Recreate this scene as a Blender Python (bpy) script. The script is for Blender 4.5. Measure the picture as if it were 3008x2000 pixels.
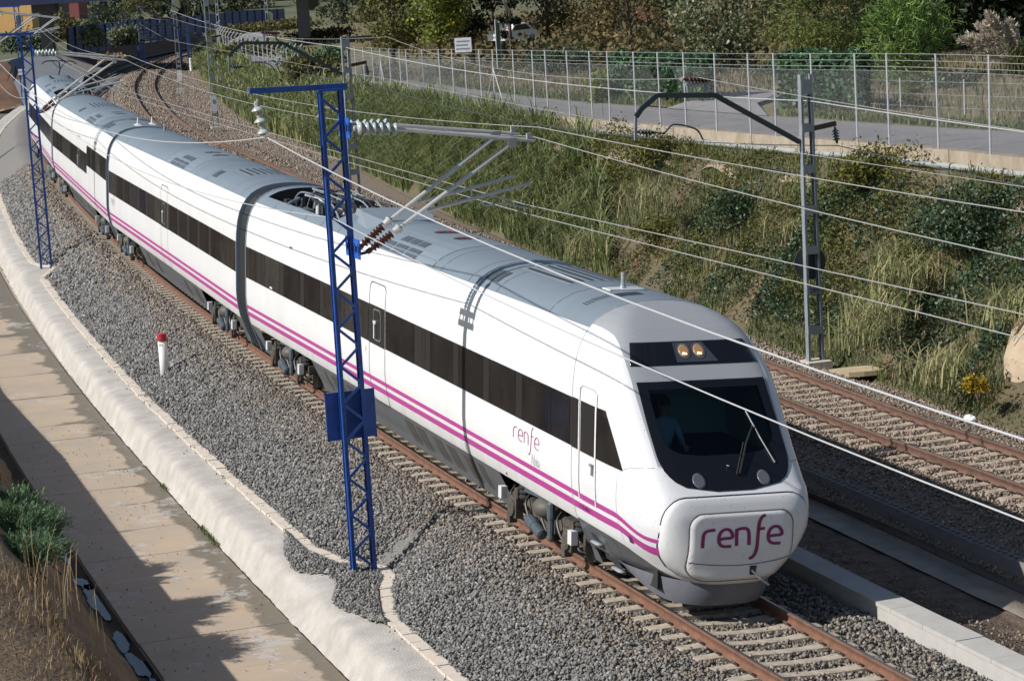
import bpy, bmesh, math, random
import numpy as np
from mathutils import Vector, Matrix, noise
for o_ in list(bpy.data.objects): bpy.data.objects.remove(o_)
SC = bpy.context.scene
COL = SC.collection
RNG = np.random.default_rng(7)
random.seed(7)
# ------------------------------------------------------------------ camera
CAM_R = np.array([[0.99824773,-0.00975947,-0.05836278],[0.05917314,0.16464167,0.98457689],[0.,0.98630516,-0.16493067]])
CAM_O = np.array([0.,0.,10.545]); CAM_F = 6986.77
cd = bpy.data.cameras.new('camera'); cam = bpy.data.objects.new('camera', cd); COL.objects.link(cam)
cd.sensor_width = 36; cd.sensor_fit = 'HORIZONTAL'; cd.lens = CAM_F/3008*36; cd.clip_start = .5; cd.clip_end = 6000
m4 = Matrix.Identity(4)
for i in range(3):
    m4[i][0] = CAM_R[0][i]; m4[i][1] = CAM_R[1][i]; m4[i][2] = -CAM_R[2][i]; m4[i][3] = CAM_O[i]
cam.matrix_world = m4
SC.camera = cam
# ------------------------------------------------------------------ light
SUN_AZ, SUN_EL = math.radians(71), math.radians(36.5)      # heading the light travels to (from +Y towards +X), elevation
w = bpy.data.worlds.new('World'); SC.world = w; w.use_nodes = True
nt = w.node_tree; bg = nt.nodes['Background']
sky = nt.nodes.new('ShaderNodeTexSky'); sky.sky_type = 'NISHITA'; sky.sun_disc = False
sky.sun_elevation = SUN_EL; sky.sun_rotation = SUN_AZ + math.pi; sky.altitude = 100; sky.dust_density = .6
nt.links.new(sky.outputs[0], bg.inputs[0]); bg.inputs[1].default_value = 0.07
sl = bpy.data.lights.new('sun', 'SUN'); sun = bpy.data.objects.new('sun', sl); COL.objects.link(sun)
sl.energy = 4.6; sl.angle = math.radians(.53); sl.color = (1, .97, .92)
d_ = Vector((math.sin(SUN_AZ)*math.cos(SUN_EL), math.cos(SUN_AZ)*math.cos(SUN_EL), -math.sin(SUN_EL)))
sun.rotation_euler = d_.to_track_quat('-Z', 'Y').to_euler(); sun.location = (-60, -20, 60)
SC.view_settings.view_transform = 'Standard'; SC.view_settings.look = 'None'
SC.view_settings.exposure = 0.14; SC.view_settings.gamma = 1
SC.render.engine = 'CYCLES'
SC.cycles.max_bounces = 6; SC.cycles.transparent_max_bounces = 8

def at(u, v, Y):
    """point seen at photo pixel (u, v) at distance Y along the ground (design-time survey helper)"""
    D = CAM_R.T @ np.array([(u-1504)/CAM_F, -(v-1000)/CAM_F, 1.])
    return CAM_O + Y/D[1]*D
# ------------------------------------------------------------------ materials
MATS = {}
def mat(name, col, rough=.6, metal=0., var=0., vscale=4., bump=0., bscale=40., spec=.5, col2=None, coords='Object', detail=6., stretch=None, emit=None, emit_s=0., alpha=None):
    if name in MATS: return MATS[name]
    m = bpy.data.materials.new(name); m.use_nodes = True; MATS[name] = m
    n, l = m.node_tree.nodes, m.node_tree.links
    b = n['Principled BSDF']
    b.inputs['Base Color'].default_value = (*col, 1); b.inputs['Roughness'].default_value = rough
    b.inputs['Metallic'].default_value = metal; b.inputs['Specular IOR Level'].default_value = spec
    if emit: b.inputs['Emission Color'].default_value = (*emit, 1); b.inputs['Emission Strength'].default_value = emit_s
    if var or bump or col2:
        tc = n.new('ShaderNodeTexCoord'); src = tc.outputs[coords]
        if stretch:
            mp = n.new('ShaderNodeMapping'); mp.inputs['Scale'].default_value = stretch; l.new(src, mp.inputs[0]); src = mp.outputs[0]
    if var or col2:
        t = n.new('ShaderNodeTexNoise'); t.inputs['Scale'].default_value = vscale; t.inputs['Detail'].default_value = detail; t.inputs['Roughness'].default_value = .65
        l.new(src, t.inputs['Vector'])
        r = n.new('ShaderNodeValToRGB'); r.color_ramp.elements[0].position = .32; r.color_ramp.elements[1].position = .68
        c2 = col2 or tuple(min(1, c*(1+var)) for c in col)
        c1 = col if col2 else tuple(c*(1-var) for c in col)
        r.color_ramp.elements[0].color = (*c1, 1); r.color_ramp.elements[1].color = (*c2, 1)
        l.new(t.outputs['Fac'], r.inputs[0]); l.new(r.outputs[0], b.inputs['Base Color'])
    if bump:
        t2 = n.new('ShaderNodeTexNoise'); t2.inputs['Scale'].default_value = bscale; t2.inputs['Detail'].default_value = 5
        l.new(src, t2.inputs['Vector'])
        bp = n.new('ShaderNodeBump'); bp.inputs['Strength'].default_value = bump; bp.inputs['Distance'].default_value = .05
        l.new(t2.outputs['Fac'], bp.inputs['Height']); l.new(bp.outputs[0], b.inputs['Normal'])
    return m
def tone_mat(name, stops, rough=.7, transl=0., spec=.3):
    """colour picked per piece from the 'tone' attribute (each stone or leaf has a colour of its own)"""
    if name in MATS: return MATS[name]
    m = bpy.data.materials.new(name); m.use_nodes = True; MATS[name] = m
    n, l = m.node_tree.nodes, m.node_tree.links; b = n['Principled BSDF']
    b.inputs['Roughness'].default_value = rough; b.inputs['Specular IOR Level'].default_value = spec
    a = n.new('ShaderNodeAttribute'); a.attribute_name = 'tone'
    r = n.new('ShaderNodeValToRGB'); e = r.color_ramp.elements
    while len(e) < len(stops): e.new(.5)
    for i, (p_, c) in enumerate(stops): e[i].position = p_; e[i].color = (*c, 1)
    l.new(a.outputs['Fac'], r.inputs[0]); l.new(r.outputs[0], b.inputs['Base Color'])
    if transl:
        tr = n.new('ShaderNodeBsdfTranslucent'); mx = n.new('ShaderNodeMixShader'); mx.inputs[0].default_value = transl
        l.new(r.outputs[0], tr.inputs[0]); l.new(b.outputs[0], mx.inputs[1]); l.new(tr.outputs[0], mx.inputs[2])
        l.new(mx.outputs[0], n['Material Output'].inputs[0])
    return m
# ------------------------------------------------------------------ object helpers
def tag(o, label=None, cat=None, group=None, kind=None):
    if label: o['label'] = label
    if cat: o['category'] = cat
    if group: o['group'] = group
    if kind: o['kind'] = kind
    return o
def thing(name, label, cat, loc=(0,0,0), rotz=0., group=None):
    o = bpy.data.objects.new(name, None); COL.objects.link(o); o.location = loc; o.rotation_euler = (0, 0, rotz)
    o.empty_display_size = .3
    return tag(o, label, cat, group)
def link(name, me, parent=None, loc=None):
    o = bpy.data.objects.new(name, me); COL.objects.link(o)
    if parent is not None: o.parent = parent
    if loc is not None: o.location = loc
    return o
def copy_tree(o, parent=None):
    c = o.copy(); COL.objects.link(c); c.parent = parent
    for ch in KIDS(o): copy_tree(ch, c)
    return c
def KIDS(o): return [x for x in o.children]
def np_mesh(name, V, F, mats=None, tone=None, midx=None, smooth=False):
    """V (n,3); F (m,k) constant k, or list of arrays"""
    me = bpy.data.meshes.new(name)
    V = np.ascontiguousarray(V, np.float32); Fs = F if isinstance(F, list) else [F]
    Fs = [np.asarray(f, np.int32) for f in Fs if len(f)]
    me.vertices.add(len(V)); me.vertices.foreach_set('co', V.ravel())
    nl = sum(f.size for f in Fs); npoly = sum(len(f) for f in Fs)
    me.loops.add(nl); me.loops.foreach_set('vertex_index', np.concatenate([f.ravel() for f in Fs]))
    tot = np.concatenate([np.full(len(f), f.shape[1], np.int32) for f in Fs]); st = np.concatenate([[0], np.cumsum(tot)[:-1]]).astype(np.int32)
    me.polygons.add(npoly); me.polygons.foreach_set('loop_start', st); me.polygons.foreach_set('loop_total', tot)
    if mats:
        for m in (mats if isinstance(mats, (list, tuple)) else [mats]): me.materials.append(m)
    if midx is not None: me.polygons.foreach_set('material_index', np.asarray(midx, np.int32))
    if smooth: me.polygons.foreach_set('use_smooth', np.ones(npoly, bool))
    if tone is not None:
        a = me.attributes.new('tone', 'FLOAT', 'FACE'); a.data.foreach_set('value', np.asarray(tone, np.float32))
    me.update(calc_edges=True); me.validate()
    return me
class MB:
    """collects boxes, bars, tubes, lathes and sheets into ONE mesh"""
    def __init__(s): s.V = []; s.F = []; s.M = []; s.cm = 0
    def add(s, V, F, m=None):
        n = len(s.V); s.V += [tuple(map(float, v)) for v in V]; s.F += [tuple(n+i for i in f) for f in F]; s.M += [s.cm if m is None else m]*len(F); return s
    def box(s, x0, x1, y0, y1, z0, z1):
        V = [(x, y, z) for x in (x0, x1) for y in (y0, y1) for z in (z0, z1)]
        return s.add(V, [(0,1,3,2),(4,6,7,5),(0,4,5,1),(2,3,7,6),(0,2,6,4),(1,5,7,3)])
    def hexa(s, b, t):
        """b, t: four corners below and above, same order"""
        return s.add(list(b)+list(t), [(3,2,1,0),(4,5,6,7),(0,1,5,4),(1,2,6,5),(2,3,7,6),(3,0,4,7)])
    def bar(s, a, b, w, h, up=(0,0,1)):
        a, b = np.array(a, float), np.array(b, float); d = b-a; d /= np.linalg.norm(d)
        u = np.array(up, float); x = np.cross(d, u)
        if np.linalg.norm(x) < 1e-4: x = np.cross(d, (1, 0, 0))
        x /= np.linalg.norm(x); u = np.cross(x, d)
        c = [(-.5, -.5), (.5, -.5), (.5, .5), (-.5, .5)]
        return s.hexa([a+x*w*i+u*h*j for i, j in c], [b+x*w*i+u*h*j for i, j in c])
    def tube(s, pts, r, n=8, cap=True):
        P = np.array(pts, float); R = np.broadcast_to(np.asarray(r, float), (len(P),))
        T = np.gradient(P, axis=0); T /= np.linalg.norm(T, axis=1)[:, None]+1e-12
        u = np.cross(T[0], (0, 0, 1.)); 
        if np.linalg.norm(u) < 1e-3: u = np.cross(T[0], (1., 0, 0))
        V = []; a = np.arange(n)*2*math.pi/n
        for p, t, rr in zip(P, T, R):
            u = u-t*np.dot(u, t); u /= np.linalg.norm(u); v = np.cross(t, u)
            V += list(p+rr*(np.cos(a)[:, None]*u+np.sin(a)[:, None]*v))
        F = [(i*n+j, i*n+(j+1) % n, (i+1)*n+(j+1) % n, (i+1)*n+j) for i in range(len(P)-1) for j in range(n)]
        if cap: F += [tuple(range(n))[::-1], tuple((len(P)-1)*n+j for j in range(n))]
        return s.add(V, F)
    def lathe(s, a, b, prof, n=12):
        """prof: (t along a->b in metres, radius)"""
        a, b = np.array(a, float), np.array(b, float); d = (b-a)/np.linalg.norm(b-a)
        return s.tube([a+d*t for t, r in prof], [max(r, 1e-4) for t, r in prof], n) if False else s._lathe(a, d, prof, n)
    def _lathe(s, a, d, prof, n):
        u = np.cross(d, (0, 0, 1.)); 
        if np.linalg.norm(u) < 1e-3: u = np.array((1., 0, 0))
        u /= np.linalg.norm(u); v = np.cross(d, u); an = np.arange(n)*2*math.pi/n; V = []
        for t, r in prof: V += list(a+d*t+r*(np.cos(an)[:, None]*u+np.sin(an)[:, None]*v))
        k = len(prof)
        F = [(i*n+j, i*n+(j+1) % n, (i+1)*n+(j+1) % n, (i+1)*n+j) for i in range(k-1) for j in range(n)]
        F += [tuple(range(n))[::-1], tuple((k-1)*n+j for j in range(n))]
        return s.add(V, F)
    def grid(s, G, flip=False):
        G = np.asarray(G, float); a, b = G.shape[:2]
        F = [((i*b+j), (i*b+j+1), ((i+1)*b+j+1), ((i+1)*b+j)) for i in range(a-1) for j in range(b-1)]
        if flip: F = [f[::-1] for f in F]
        return s.add(G.reshape(-1, 3), F)
    def mesh(s, name, m, smooth=False, org=None):
        me = bpy.data.meshes.new(name); V = s.V
        if org is not None: V = [(x-org[0], y-org[1], z-org[2]) for x, y, z in V]
        me.from_pydata(V, [], s.F)
        for q in (m if isinstance(m, (list, tuple)) else [m]): me.materials.append(q)
        if max(s.M, default=0): me.polygons.foreach_set('material_index', s.M)
        if smooth: me.polygons.foreach_set('use_smooth', [True]*len(s.F))
        me.update(); return me
    def build(s, name, m, parent=None, smooth=False, org=None, loc=None):
        if org is None and parent is not None and parent.get('world_org'): org = tuple(parent.location)
        return link(name, s.mesh(name, m, smooth, org), parent, loc)
def wthing(name, label, cat, base, group=None):
    o = thing(name, label, cat, tuple(float(x) for x in base), 0, group); o['world_org'] = 1; return o
def text_mesh(body, size, m, name, extrude=.002, align='CENTER'):
    c = bpy.data.curves.new(name, 'FONT'); c.body = body; c.size = size; c.align_x = align; c.align_y = 'CENTER'; c.extrude = extrude; c.resolution_u = 3
    o = bpy.data.objects.new('tmp', c); COL.objects.link(o)
    me = bpy.data.meshes.new_from_object(o.evaluated_get(bpy.context.evaluated_depsgraph_get())); bpy.data.objects.remove(o); me.name = name
    me.materials.clear(); me.materials.append(m); return me
# ------------------------------------------------------------------ track alignment (surveyed centre lines, metres)
X0, Y0, TH, K0, K1, K2 = 3.1251, 36.2343, -1.23698, 9.4537e-4, -1.24678e-5, -3.178e-7
CANT = .07302
def _cr(P, n=12):
    P = np.asarray(P, float); P = np.vstack([2*P[0]-P[1], P, 2*P[-1]-P[-2]]); out = []
    for i in range(1, len(P)-2):
        t = np.linspace(0, 1, n, endpoint=False)[:, None]; a, b, c, d = P[i-1:i+3]
        out.append(.5*(2*b+(c-a)*t+(2*a-5*b+4*c-d)*t**2+(3*b-3*c+d-a)*t**3))
    return np.vstack(out+[P[-2][None]])
class Path:
    """arc-length path; s grows towards the camera; off > 0 lies on the sunny (left) side"""
    def __init__(s, pts, s0):
        s.P = np.asarray(pts, float); L = np.concatenate([[0], np.cumsum(np.hypot(*np.diff(s.P, axis=0).T))]); s.S = L+s0
        t = np.gradient(s.P, s.S, axis=0); s.A = np.unwrap(np.arctan2(t[:, 1], t[:, 0]))
    def at(s, q):
        q = np.asarray(q, float); return np.interp(q, s.S, s.P[:, 0]), np.interp(q, s.S, s.P[:, 1]), np.interp(q, s.S, s.A)
    def w(s, q, off, z, cant=0.):
        x, y, a = s.at(q); lx, ly = np.sin(a), -np.cos(a); c, sn = math.cos(cant), math.sin(cant)
        k = off*c-z*sn; return np.stack(np.broadcast_arrays(x+k*lx, y+k*ly, off*sn+z*c), -1)
_s = np.arange(-106, 60.01, 1.); _n = 64; _P = []
for q in _s:
    t = np.linspace(0, q, _n+1); tc = np.minimum(t, 25); a = TH+K0*tc+.5*K1*tc**2+K2*tc**3/6
    _P.append((X0+np.trapz(np.cos(a), t), Y0+np.trapz(np.sin(a), t)))
_P = np.array(_P)
far1 = _cr([(-33.0, 308.), (-36.0, 296.), (-38.3, 280.), (-39.3, 265.), (-39.5, 250.), (-38.9, 232.), (-37.7, 211.), (-34.7, 185.), (-30.6, 161.), tuple(_P[6]), tuple(_P[9])], 24)
_pts = np.vstack([far1[:-25], _P[6:]])
_L = np.hypot(*np.diff(_pts[:len(far1)-25+1], axis=0).T).sum()
T1 = Path(_pts, -100.-_L)
T2 = None
_c2 = _cr([(-27.5, 306.), (-33.6, 288.), (-35.6, 277.), (-36., 268.), (-34.5, 242.7), (-31.3, 213.), (-26.75, 184.3), (-20.95, 154.5), (-12.6, 122.), (-2.6, 85.), (6.83, 52.8), (10.1, 43.), (14.3, 30.), (19.4, 14.), (26, -6.)], 14)
T2 = Path(_c2, 0.); T2.S -= np.interp(-52.8, -T2.P[:, 1], T2.S)     # s = 0 near the lattice mast on the right
H2 = .085; CANT2 = .05
# fence / road edge line on the right bank: x, y, z of the wall top
FEN = _cr([(27.4, 12, 4.85), (24.6, 20, 4.8), (18.5, 40, 4.7), (12.2, 60.4, 4.55), (7.5, 75, 4.2), (.98, 95, 3.8), (-2, 106.5, 3.5), (-4.4, 122, 2.95), (-9.3, 148, 2.3), (-17, 185, 1.35), (-29.0, 250, 1.3), (-31., 300, 1.5)], 10)
def fen(y): return np.stack([np.interp(y, FEN[:, 1], FEN[:, 0]), np.asarray(y, float), np.interp(y, FEN[:, 1], FEN[:, 2])], -1)
def fen_n(y):
    a, b = fen(np.asarray(y)-1.), fen(np.asarray(y)+1.); d = (b-a)[..., :2]; d = d/np.linalg.norm(d, axis=-1, keepdims=True); return np.stack([d[..., 1], -d[..., 0]], -1)   # pointing right
# ================================================================== SETTING
def loft(name, curves, m, uv=True, smooth=True, kind='structure', noise_amp=0., nscale=1.):
    """curves (k, n, 3) -> sheet"""
    G = np.array(curves, float); k, n = G.shape[:2]
    if noise_amp:
        for i in range(k):
            for j in range(n):
                G[i, j, 2] += noise_amp*noise.noise(Vector(G[i, j]*nscale))
    V = G.reshape(-1, 3); idx = np.arange(k*n).reshape(k, n)
    F = np.stack([idx[:-1, :-1], idx[1:, :-1], idx[1:, 1:], idx[:-1, 1:]], -1).reshape(-1, 4)
    # face up
    a = V[F[:, 1]]-V[F[:, 0]]; b = V[F[:, 2]]-V[F[:, 0]]; nz = np.cross(a, b)[:, 2].sum()
    if nz < 0: F = F[:, ::-1]
    o = link(name, np_mesh(name, V, F, m, smooth=smooth)); 
    if kind: o['kind'] = kind
    return o
M_earth = mat('earth', (.25, .17, .1), .95, col2=(.13, .09, .055), vscale=1.3, bump=1., bscale=9)
M_field = mat('dry_field', (.2, .15, .08), .95, col2=(.11, .11, .045), vscale=.25, bump=.8, bscale=5)
M_bankearth = mat('bank_earth', (.09, .08, .04), .95, col2=(.14, .115, .07), vscale=.5, bump=.8, bscale=7)
M_asphalt = mat('road_asphalt', (.235, .225, .225), .85, var=.12, vscale=1.5, bump=.25, bscale=60)
M_conc = mat('shotcrete', (.47, .44, .4), .92, var=.18, vscale=1.6, bump=.45, bscale=34)
def slab_material():
    m = mat('slab_concrete', (.5, .385, .27), .85, col2=(.4, .335, .27), vscale=.7, bump=.2, bscale=30); n, l = m.node_tree.nodes, m.node_tree.links; b = n['Principled BSDF']
    base = b.inputs['Base Color'].links[0].from_socket; a = n.new('ShaderNodeAttribute'); a.attribute_name = 'edge'; tc = n.new('ShaderNodeTexCoord')
    def nz(sc, det=6): t = n.new('ShaderNodeTexNoise'); t.inputs['Scale'].default_value = sc; t.inputs['Detail'].default_value = det; t.inputs['Roughness'].default_value = .6; l.new(tc.outputs['Object'], t.inputs['Vector']); return t.outputs['Fac']
    def ma(op, x, y): k = n.new('ShaderNodeMath'); k.operation = op; [l.new(v, k.inputs[i]) if hasattr(v, 'links') else setattr(k.inputs[i], 'default_value', v) for i, v in enumerate((x, y))]; return k.outputs[0]
    def ramp(x, p0, p1): r = n.new('ShaderNodeMapRange'); r.inputs[1].default_value = p0; r.inputs[2].default_value = p1; l.new(x, r.inputs[0]); return r.outputs[0]
    wet = ramp(ma('ADD', a.outputs['Fac'], ma('MULTIPLY', ma('SUBTRACT', nz(1.1), .5), 1.7)), .42, .62)
    lime = ramp(ma('MULTIPLY', nz(.9, 8), ma('ADD', .55, nz(6.))), .62, .7)
    def mix(f, c1, c2): x = n.new('ShaderNodeMixRGB'); l.new(f, x.inputs[0]); l.new(c1, x.inputs[1]); x.inputs[2].default_value = (*c2, 1); return x.outputs[0]
    c = mix(wet, base, (.2, .165, .115)); c = mix(ma('MULTIPLY', lime, .7), c, (.5, .47, .44)); l.new(c, b.inputs['Base Color'])
    l.new(ramp(wet, 0, 1), ma('MULTIPLY', wet, 1.).node.inputs[0]); rr = n.new('ShaderNodeMapRange'); rr.inputs[3].default_value = .85; rr.inputs[4].default_value = .4; l.new(wet, rr.inputs[0]); l.new(rr.outputs[0], b.inputs['Roughness']); return m
M_slab = slab_material()
M_kerb = mat('kerb_concrete', (.62, .55, .46), .85, var=.08, vscale=6, bump=.15, bscale=60)
M_wallc = mat('stained_wall_concrete', (.42, .355, .275), .9, col2=(.27, .215, .155), vscale=2.2, bump=.3, bscale=20, stretch=(1, 1, .55))
M_block = mat('grey_block', (.22, .21, .2), .9, var=.12, vscale=5, bump=.3, bscale=50)
M_gutter = mat('gutter_concrete', (.36, .3, .24), .9, var=.18, vscale=2, bump=.3, bscale=25)
M_dirt = mat('trackside_dirt', (.17, .12, .085), .95, var=.4, vscale=3, bump=.9, bscale=18)
M_bed = mat('ballast_bed', (.15, .145, .14), .95, col2=(.27, .255, .235), vscale=26, bump=1., bscale=24, detail=3)
M_bed2 = mat('ballast_bed_brown', (.15, .12, .095), .95, col2=(.3, .24, .19), vscale=24, bump=1., bscale=24, detail=3)
STONE = tone_mat('ballast_stone', [(0, (.09, .088, .088)), (.4, (.19, .186, .18)), (.75, (.31, .3, .285)), (1, (.5, .45, .38))], .9)
STONE3 = tone_mat('ballast_stone_rusty', [(0, (.1, .08, .065)), (.4, (.21, .18, .15)), (.75, (.33, .29, .24)), (1, (.46, .38, .29))], .9)
STONE2 = tone_mat('ballast_stone_brown', [(0, (.14, .11, .09)), (.5, (.3, .24, .19)), (.85, (.46, .38, .3)), (1, (.5, .34, .23))], .9)
# base ground far out to the horizon
g = MB(); g.grid([[(-3000, -60, -4.2), (3000, -60, -4.2)], [(-3000, 310, -4.2), (3000, 310, -4.2)]], flip=True)
tag(g.build('ground', M_earth), kind='structure')
S_ = np.concatenate([np.arange(-285, -90, 3.), np.arange(-90, 46, .75)])
def kerb_off(s):
    """inner edge of the kerb: it steps in behind each mast"""
    base = np.interp(s, [-300, -160, -120, -75, -30, -8, 0, 40], [3.1, 3.1, 3.4, 3.72, 3.9, 3.76, 3.86, 3.9])
    for c in (-8.9, -60.3):
        base = base+np.interp(s-c, [-2.2, -.9, -.3, .6, 1.5, 3.2], [0, -.25, -.85, -.75, -.4, 0])
    return base
# ballast of the near track
def shoulder(s): return 1.9
bed = [T1.w(S_, kerb_off(S_)+.05, -1.06)]
for f in (.8, .6, .4, .2, 0.): bed.append(T1.w(S_, 1.9+(kerb_off(S_)-1.9)*f, -.115+(-.99+.075)*f**1.05))
for o in (1.4, .7, 0, -.7, -1.4, -1.85): bed.append(T1.w(S_, o, -.265, CANT))
bed.append(T1.w(S_, -2.42, -.47)); bed.append(T1.w(S_, -2.5, -.9))
tag(loft('ballast_bed', bed, M_bed), 'grey ballast under the near track')
# right of the trough: dirt, gutter, block wall, ballast of the second track
def o2_of(s):          # offset of track 2 centre from T1 at T1 station s
    P = T1.w(s, 0, 0); x2 = np.interp(-P[..., 1], -T2.P[:, 1], T2.P[:, 0]); a = T1.at(s)[2]
    return -(x2-P[..., 0])*np.abs(np.sin(a))*1.0
O2 = o2_of(S_)
wallo = np.minimum(-5.82, O2+2.9); wallo = np.where(S_ < -60, O2+2.9, wallo); wallo = np.minimum(wallo, -3.2)
fr = np.clip((S_+150)/60., 0, 1)
loft('dirt_strip', [T1.w(S_, -2.8+0*S_, -.62), T1.w(S_, -2.83+.5*(wallo+4.4+1.57), -.72), T1.w(S_, np.minimum(wallo+.85, -2.9), -.74)], M_dirt, noise_amp=.06, nscale=1.3)
loft('gutter', [T1.w(S_, np.minimum(wallo+.92, -2.86), -.7), T1.w(S_, np.minimum(wallo+.5, -2.95), -.7), T1.w(S_, np.minimum(wallo+.45, -3.), -.79), T1.w(S_, wallo+.02, -.8)], M_gutter, noise_amp=.015, nscale=2)
S2 = np.concatenate([np.arange(T2.S[0]+1, -90, 3.), np.arange(-90, 38, .75)])
b2 = []
for o, z in ((3.0, -.62), (2.75, -.36), (2.2, -.18)): b2.append(T2.w(S2, o, z))
for o in (1.4, .7, 0, -.7, -1.4): b2.append(T2.w(S2, o, H2-.25, CANT2))
def edge_o(y): return np.interp(y, [50, 62, 75, 100, 130, 200, 262, 300], [2.75, 2.75, 2.95, 3.7, 5.3, 5.6, 3.6, 3.2])
eo = edge_o(T2.w(S2, 0, 0)[:, 1])
b2 += [T2.w(S2, -1.9, -.2), T2.w(S2, -2.5, -.4), T2.w(S2, -np.maximum(2.6, eo*.7), -.46), T2.w(S2, -eo-.5, -.44)]
tag(loft('ballast_bed', b2, M_bed2), 'brown weathered ballast under the second track')
# service slab, made of separate pours
sp = thing('service_path', 'stained concrete service path along the foot of the shoulder', 'path'); sp['kind'] = 'structure'
del sp['category']
ss = -196.; 
while ss < 34:
    L = 2.2 if ss > -45 else 4.4
    L += random.uniform(-.25, .25); a, b = ss+.008, ss+L-.008; mb = MB()
    dz = random.uniform(-.006, .006)
    jo = random.uniform(-.012, .012); n_s = 12 if ss > -45 else 3; q = np.linspace(a, b, n_s); oo = np.linspace(5.06, 7.88+jo, 16 if ss > -45 else 3); G = np.array([T1.w(q, o, -1.6+dz-.01*(6.4-o)/1.4) for o in oo])
    mb.grid(G); bot = G-np.array([0, 0, .15]); mb.grid(np.stack([G[0], bot[0]]), True); mb.grid(np.stack([G[-1], bot[-1]])); mb.grid(np.stack([G[:, 0], bot[:, 0]])); mb.grid(np.stack([G[:, -1], bot[:, -1]]), True)
    o_ = mb.build('concrete_slab', M_slab, sp); at_ = o_.data.attributes.new('edge', 'FLOAT', 'POINT')
    ed = np.zeros(len(o_.data.vertices), np.float32); kk = np.exp(-((oo-5.06)/np.maximum(.12, .5+.45*np.array([noise.noise(Vector((ss*.31, 3.7, 1))) for _ in oo])))**2)
    jt = np.exp(-np.minimum(q-a, b-q)/.16)*.42*(1 if random.random() < .7 else .2); ed[:G.shape[0]*G.shape[1]] = np.clip(kk[:, None]+jt[None], 0, 1).ravel(); at_.data.foreach_set('value', ed); ss += L
SL = np.arange(-200, 46, 1.5)
loft('service_path_bed', [T1.w(SL, 4.9, -1.66), T1.w(SL, 7.9, -1.66)], M_slab)
M_water = mat('ditch_water', (.03, .04, .05), .05)
def blob(name, s, off, ls, lo, z, m, n=26, sd=0):
    r = random.Random(sd); ph = [r.uniform(0, 6.28) for _ in range(4)]
    V = [T1.w(s, off, z)]; 
    for i in range(n):
        a = i/n*2*math.pi; k = 1+.22*math.sin(2*a+ph[0])+.16*math.sin(3*a+ph[1])+.1*math.sin(5*a+ph[2])+.07*math.sin(9*a+ph[3])
        V.append(T1.w(s+ls*k*math.cos(a), off+lo*k*math.sin(a), z))
    mb = MB(); mb.add(V, [(0, 1+(i+1) % n, 1+i) for i in range(n)]); o = mb.build(name, m); o['kind'] = 'structure'; return o
# ditch and left bank
SB = np.concatenate([np.arange(-186, -70, 4.), np.arange(-70, 46, .5)])
def crest(s): return np.interp(s, [-230, -120, -70, -36, -26, 0, 40], [1.4, 1.2, .9, .8, 1.12, 1.1, 1.0])
bk = [T1.w(SB, 7.84, -1.72), T1.w(SB, 8.0, -1.78), T1.w(SB, 8.25, -1.74), T1.w(SB, 8.4, -1.5)]
for f in (.2, .4, .6, .8, 1.): bk.append(T1.w(SB, 8.4+2.0*f, -1.5+(crest(SB)+1.5)*(f**.9)))
bk += [T1.w(SB, 12.2, crest(SB)+.35), T1.w(SB, 18, crest(SB)+.8), T1.w(SB, 60, crest(SB)+1.2), T1.w(SB, 400, crest(SB)+1.)]
G = np.array(bk)
for i in range(3, 7):
    for j in range(G.shape[1]):
        v = Vector(G[i, j]*.45); G[i, j, :2] += (.3*noise.noise(v)+.1*noise.noise(v*5))*np.array([1, .3]); G[i, j, 2] += .16*noise.noise(v*1.7+Vector((9, 0, 0)))+.06*noise.noise(v*6)
loft('earth_bank', G, M_earth)
for j, (s, ls, lo) in enumerate([(-13.8, .5, .14), (-12.3, 1.2, .15), (-9.3, .7, .15), (-7.6, .9, .13), (-5.6, 1.3, .15), (-17, 1.2, .1)]):
    blob('ditch_water', s, 8.05, ls, lo, -1.728, M_water, sd=50+j)
# concrete shoulder (sprayed), rounded, between kerb and slab
SS = np.concatenate([np.arange(-195, -60, .6), np.arange(-60, 40, .22)])
ko = kerb_off(SS)
prof = [(0, -1.02), (.2, -1.02), (.4, -1.03), (.58, -1.05), (.7, -1.08), (.77, -1.14), (.82, -1.23), (.87, -1.34), (.92, -1.46), (.97, -1.56), (1.02, -1.62)]
base_o = np.maximum(ko+.24, 3.95*0+ko+.24); foot = np.interp(SS, [-190, -120, -75, -30, 40], [4.6, 4.6, 4.85, 5.0, 5.0])
C = []
for f, z in prof:
    off = base_o+(foot-base_o)*f; P = T1.w(SS, off, z)
    if f > .2:
        for j in range(len(SS)):
            v = Vector((SS[j]*.8, f*2, 0)); nn = noise.noise(v)*.026+noise.noise(v*3.3)*.012; n2 = noise.noise(Vector((SS[j]*4.2, f*1.3, 2)))*.045*(f > .7)
            P[j, 2] += nn*.5*(1-.6*(f > .75)); P[j, 0] -= nn*.6+n2
    C.append(P)
loft('concrete_shoulder', C, M_conc)
# kerb: single stones
kt = wthing('kerb', 'pale concrete kerb stones edging the ballast', 'kerb', T1.w(-9., 3.9, -1.2)); kt['kind'] = 'structure'; del kt['category']
ss = -194.
while ss < 30:
    L = .5 if ss > -42 else 1. if ss > -80 else 2.
    a, b = ss+.006, ss+L-.006; ka, kb_ = kerb_off(np.array(a)), kerb_off(np.array(b)); dz = random.uniform(-.012, .012); jo = random.uniform(-.012, .012)
    A0, A1, B0, B1 = T1.w(a, ka+jo, 0), T1.w(a, ka+.24+jo, 0), T1.w(b, kb_+jo, 0), T1.w(b, kb_+.24+jo, 0)
    up = np.array([0, 0, -.97+dz]); dn = np.array([0, 0, -1.2])
    MB().hexa([A0+dn, A1+dn, B1+dn, B0+dn], [A0+up, A1+up, B1+up, B0+up]).build('kerb_stone', M_kerb, kt); ss += L
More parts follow.
